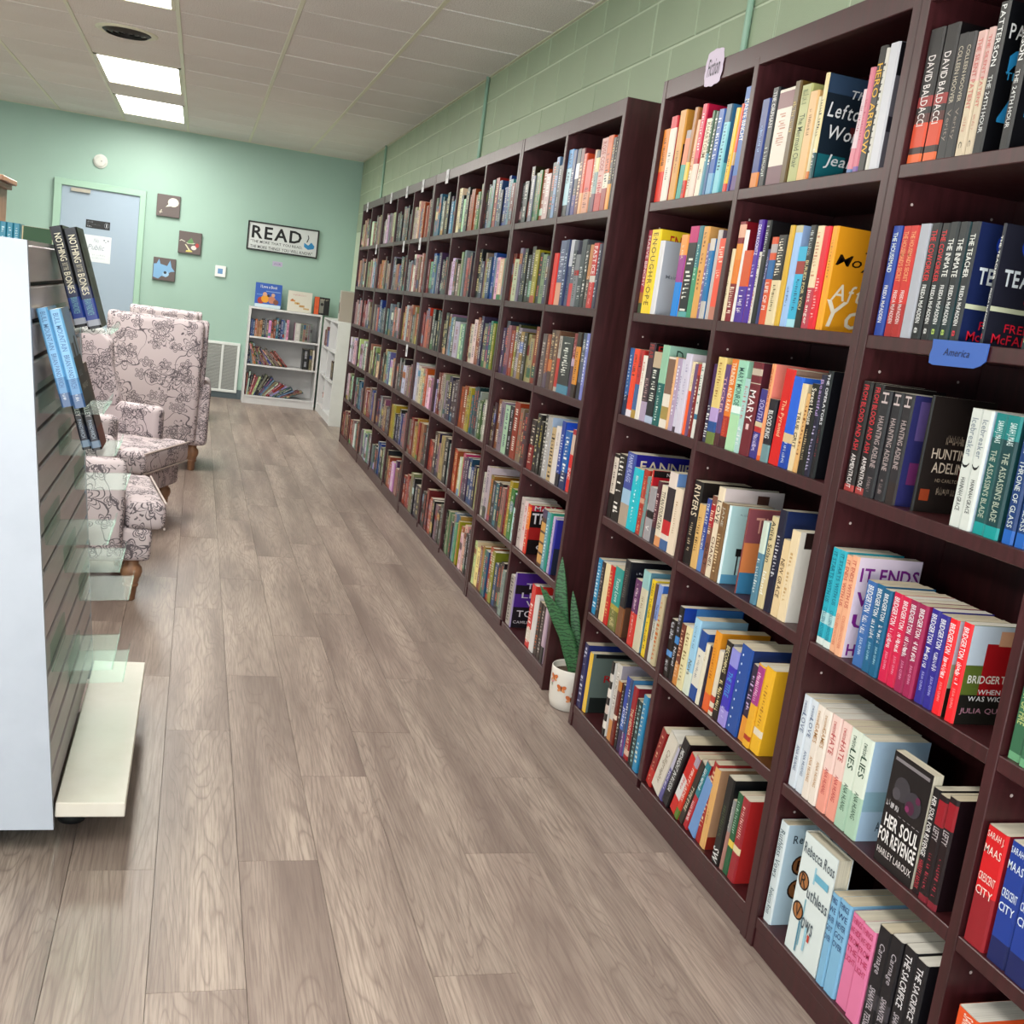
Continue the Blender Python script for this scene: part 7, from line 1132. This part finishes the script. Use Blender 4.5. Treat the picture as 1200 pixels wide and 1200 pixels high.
# ------------------------------------------------------------------ slat display at the aisle
DX0, DZ0, DX1, DZ1, DY0, DY1 = -.21, .09, -.3275, 1.315, 2.351, 3.30
sv = Vector((DX1-DX0, 0, DZ1-DZ0)); SL = sv.length; sv.normalize(); nv = Vector((sv.z, 0, -sv.x)).normalized()
o = (-.45, (DY0+DY1)/2, 0)
t = thing('slat_display', 'white-ended taupe slat display stand beside the aisle', 'display stand', o)
XC = -.52  # centre line of the A-frame
mir = lambda x: 2*XC-x
for nm, ya, yb in (('end_panel', DY0, DY0+.019), ('end_panel', DY1-.019, DY1)):
    mb = MB(); mb.prism([(DX0, DZ0-.015), (DX1+.002, DZ1), (mir(DX1+.002), DZ1), (mir(DX0), DZ0-.015)], 1, ya, yb); mb.build(nm, M_PANEL, t, off=o, fix=True)
def at(s, d): p = Vector((DX0, 0, DZ0))+sv*s+nv*d; return (p.x, p.z)
for side in (0, 1):
    G = .0735; gaps = [(1.23-G*k-DZ0)/sv.z for k in range(16)]; edges = [SL-.004]+gaps+[.02]
    for a, b in zip(edges, edges[1:]):
        lo, hi = b+.0045, a-.0045
        if hi-lo < .01: continue
        q = [at(lo, -.021), at(lo, -.004), at(lo+.003, -.001), at(hi-.003, -.001), at(hi, -.004), at(hi, -.021)]
        if side: q = [(mir(x), z) for x, z in q]
        mb = MB(); mb.prism(q, 1, DY0+.019, DY1-.019); mb.build('slat', M_SLAT, t, off=o, fix=True)
    q = [at(.0, -.034), at(.0, -.0215), at(SL-.01, -.0215), at(SL-.01, -.034)]
    if side: q = [(mir(x), z) for x, z in q]
    mb = MB(); mb.prism(q, 1, DY0+.019, DY1-.019, '1c1a1a'); mb.build('core_board', M_COLOR, t, off=o, fix=True)
    q = [(-.21, .100), (-.066, .100), (-.066, .134), (-.21, .134)]
    if side: q = [(mir(x), z) for x, z in q]
    mb = MB(); xs = sorted((q[0][0]+(.0 if not side else 0), q[1][0])); mb.rbox(xs[0], DY0+.008, .100, xs[1], DY1-.02, .134, .002); mb.build('base_shelf', M_WHITEWOOD, t, off=o)
mb = MB(); mb.box(mir(DX1)+.004, DY0+.019, DZ1-.012, DX1-.004, DY1-.019, DZ1); mb.build('top_cap', M_WHITE, t, off=o)
mb = MB(); mb.box(mir(-.24), DY0+.03, .06, -.24, DY1-.03, .088, '1a1a1a'); mb.build('base_frame', M_COLOR, t, off=o)
for x in (-.19, mir(-.19)):
    for y in (DY0+.2, DY1-.12):
        mb = MB(); mb.lathe([(.03, .0), (.034, .012), (.034, .03), (.012, .036), (.012, .1)], c=(x, y, 0), n=16); mb.build('foot', M_BLACK, t, off=o, smooth=True)
# clear acrylic ledges hooked to the slats
def ledge(label, y0, y1, z, dep=.125):
    s = (z-DZ0)/sv.z; p0 = Vector((DX0, 0, DZ0))+sv*s
    t = thing('acrylic_ledge', label, 'shelf', (p0.x, (y0+y1)/2, z), 'clear ledges on the slat display')
    oo = (p0.x, (y0+y1)/2, z)
    mb = MB(); q = [(p0.x+nv.x*.002, z), (p0.x+dep, z+.009), (p0.x+dep, z+.012), (p0.x+nv.x*.002+.001, z+.003)]
    mb.prism(q, 1, y0, y1); mb.build('tray', M_ACRYL, t, off=oo, fix=True)
    a = p0+nv*.001; b = a+sv*.06; mb = MB(); mb.prism([(a.x, a.z), (a.x+.003, a.z), (b.x+.003, b.z), (b.x, b.z)], 1, y0, y1); mb.build('back_plate', M_ACRYL, t, off=oo, fix=True)
    mb = MB(); mb.prism([(p0.x+dep-.003, z+.010), (p0.x+dep, z+.010), (p0.x+dep+.002, z+.028), (p0.x+dep-.001, z+.028)], 1, y0, y1); mb.build('lip', M_ACRYL, t, off=oo, fix=True)
C1, C2, C3 = (2.41, 2.655), (2.705, 2.945), (2.99, 3.235)
ledge('clear acrylic ledge holding the two tall black books', *C2, 1.122); ledge('clear acrylic ledge holding the two pale blue books', *C1, .972)
ledge('clear acrylic ledge holding the two dark thrillers, under the blue books', *C2, .838)
ledge('empty clear acrylic ledge beyond the dark thrillers, against the chair arm', *C3, .702); ledge('empty clear ledge at the near end, mid height', *C1, .694)
ledge('empty clear ledge in the middle bay, mid height', *C2, .555); ledge('empty clear ledge at the far end, low against dark chair shadow', *C3, .402)
ledge('empty clear ledge at the near end, lowest there', *C1, .414); ledge('empty clear ledge just above the white base shelf', *C2, .276)
def dbook(label, x, y, z, th, H, D, cov, fc, bands, texts, prints, seed, tilt=.30):
    b = book('book', label, th, H, D, cov, fc, bands, texts, prints, seed, group='books on the slat display')
    zx = Vector((-math.sin(tilt), 0, math.cos(tilt))); yx = Vector((-math.cos(tilt), 0, -math.sin(tilt))); xx = Vector((0, 1, 0))
    m = Matrix((xx, yx, zx)).transposed().to_4x4(); m.translation = (x, y, z); b.matrix_world = m
nb = dict(bands=[(0, .03, '16161a'), (.03, .09, 'b8bcc8'), (.09, .3, '2a4aa0'), (.3, .42, '1c2a58')], texts=[('NOTHING', 'ece4cc', .07, .34, .5), ('BUT THE', 'c8c0a8', .36, .43, .4), ('BONES', 'ece4cc', .45, .66, .5), ('BRIAN PANOWICH', '8ac0c8', .7, .86, .5)])
dbook('glossy black hardcover against the slats, upper display pair', -.2655, 2.72, 1.134, .028, .229, .15, '17171a', '20211c', prints=[], seed=951, **nb)
dbook('glossy black hardcover on the aisle side, upper display pair', -.2365, 2.72, 1.134, .030, .229, .15, '17171a', '24251e', prints=[(.2, .6, .6, .8, '4a4a3a'), (.3, .3, .7, .5, '3a3c30'), (.1, .84, .5, .96, '3f4034')], seed=952, **nb)
bm_ = dict(bands=[(0, .14, '4a6a94'), (.14, .3, '5f96c4')], texts=[('BULL MOUNTAIN', '4a7aa8', .04, .42, .45), ('BRIAN PANOWICH', '3f6a98', .46, .8, .45), ('~', 'e8eef4', .86, .93, .3)])
dbook('pale blue spine against the slats, middle display pair', -.2526, 2.43, .985, .022, .206, .14, '7ab8e4', '6a8aa0', prints=[], seed=953, **bm_)
dbook('pale blue spine with misty forest cover, middle display pair', -.2290, 2.43, .985, .024, .206, .14, '84bee6', '8aa0b4', prints=[(0, 0, 1, .5, '23241f'), (.2, .5, .4, .64, '3a4440'), (.6, .5, .75, .7, '3a4440'), ('T', 'BULL', '8a9aa0', .2, .3, .6, .36), ('T', 'PANOWICH', 'c0c0b4', .2, .16, .9, .22)], seed=954, **bm_)
hv = dict(bands=[(0, .03, '14141a'), (.03, .11, '9ab0c8'), (.11, .3, '232c44')], texts=[('HARD CASH VALLEY', 'ece8e4', .1, .6, .5), ('PANOWICH', 'c8d4e4', .64, .86, .4)])
dbook('dark thriller spine against the slats, lowest display pair', -.232, 2.72, .852, .020, .20, .13, '1a1b20', '1a1b20', prints=[], seed=955, **hv)
dbook('dark thriller with rusty cover, lowest display pair', -.2105, 2.72, .852, .022, .20, .13, '1a1b20', '6a3a2a', prints=[(0, 0, 1, .25, '8a3a24'), (.2, .5, .8, .9, '4a4038')], seed=956, **hv)
# ------------------------------------------------------------------ behind the display
o = (-1.5, 5.55, 0); t = thing('low_bookcase', 'low white bookcase hidden behind the slat display', 'bookcase', o)
for nm, a in (('side_panel', (-1.8, 5.08, 0, -1.78, 5.36, 1.19)), ('side_panel', (-.66, 5.08, 0, -.64, 5.36, 1.19)), ('top_panel', (-1.8, 5.08, 1.19, -.64, 5.36, 1.21)), ('shelf', (-1.78, 5.10, .6, -.66, 5.34, .62)), ('back_panel', (-1.78, 5.34, .05, -.66, 5.355, 1.19))):
    mb = MB(); mb.rbox(*a, .001); mb.build(nm, M_WHITE, t, off=o)
for k in range(5):
    x = -.872+.0265*k
    b = book('book', ['first', 'second', 'third', 'fourth', 'fifth'][k]+' of five teal spines in a row above the display top', .025, .185, .125, '3f94ae', '3f94ae', [(.0, .12, 'b8dce4')], [('~', 'c8e4ec', .1, .85, .4)], [], 970+k, group='teal books behind the display')
    b.location = (x, 5.14, 1.2105); b.rotation_euler = (0, 0, math.pi/2)
b = book('book', 'cream novel with green photograph beside the teal spines', .02, .18, .12, 'd8c8a8', 'd8c8b0', [], [], [(0, .6, 1, 1, '4a6a50'), (.3, .1, .9, .6, 'd8b890')], 976, group='teal books behind the display')
b.location = (-.735, 5.15, 1.2105); b.rotation_euler = (0, 0, .25)
o = (-1.45, 6.3, 0); t = thing('wooden_hutch', 'orange-brown wooden cabinet at the edge of the view', 'cabinet', o)
for nm, a in (('side_panel', (-1.02, 6.0, 0, -.985, 6.35, 1.58)), ('side_panel', (-1.9, 6.0, 0, -1.865, 6.35, 1.58)), ('top_panel', (-1.92, 5.98, 1.58, -.965, 6.37, 1.605)), ('crown', (-1.94, 5.96, 1.605, -.945, 6.39, 1.63)), ('back_panel', (-1.865, 6.33, .05, -1.02, 6.35, 1.58)), ('shelf', (-1.865, 6.02, 1.2, -1.02, 6.33, 1.225)), ('shelf', (-1.865, 6.02, .8, -1.02, 6.33, .825)), ('shelf', (-1.865, 6.02, .1, -1.02, 6.33, .125))):
    mb = MB(); mb.rbox(*a, .003); mb.build(nm, M_OAK, t, off=o)
bpy.data.objects.remove(_to)
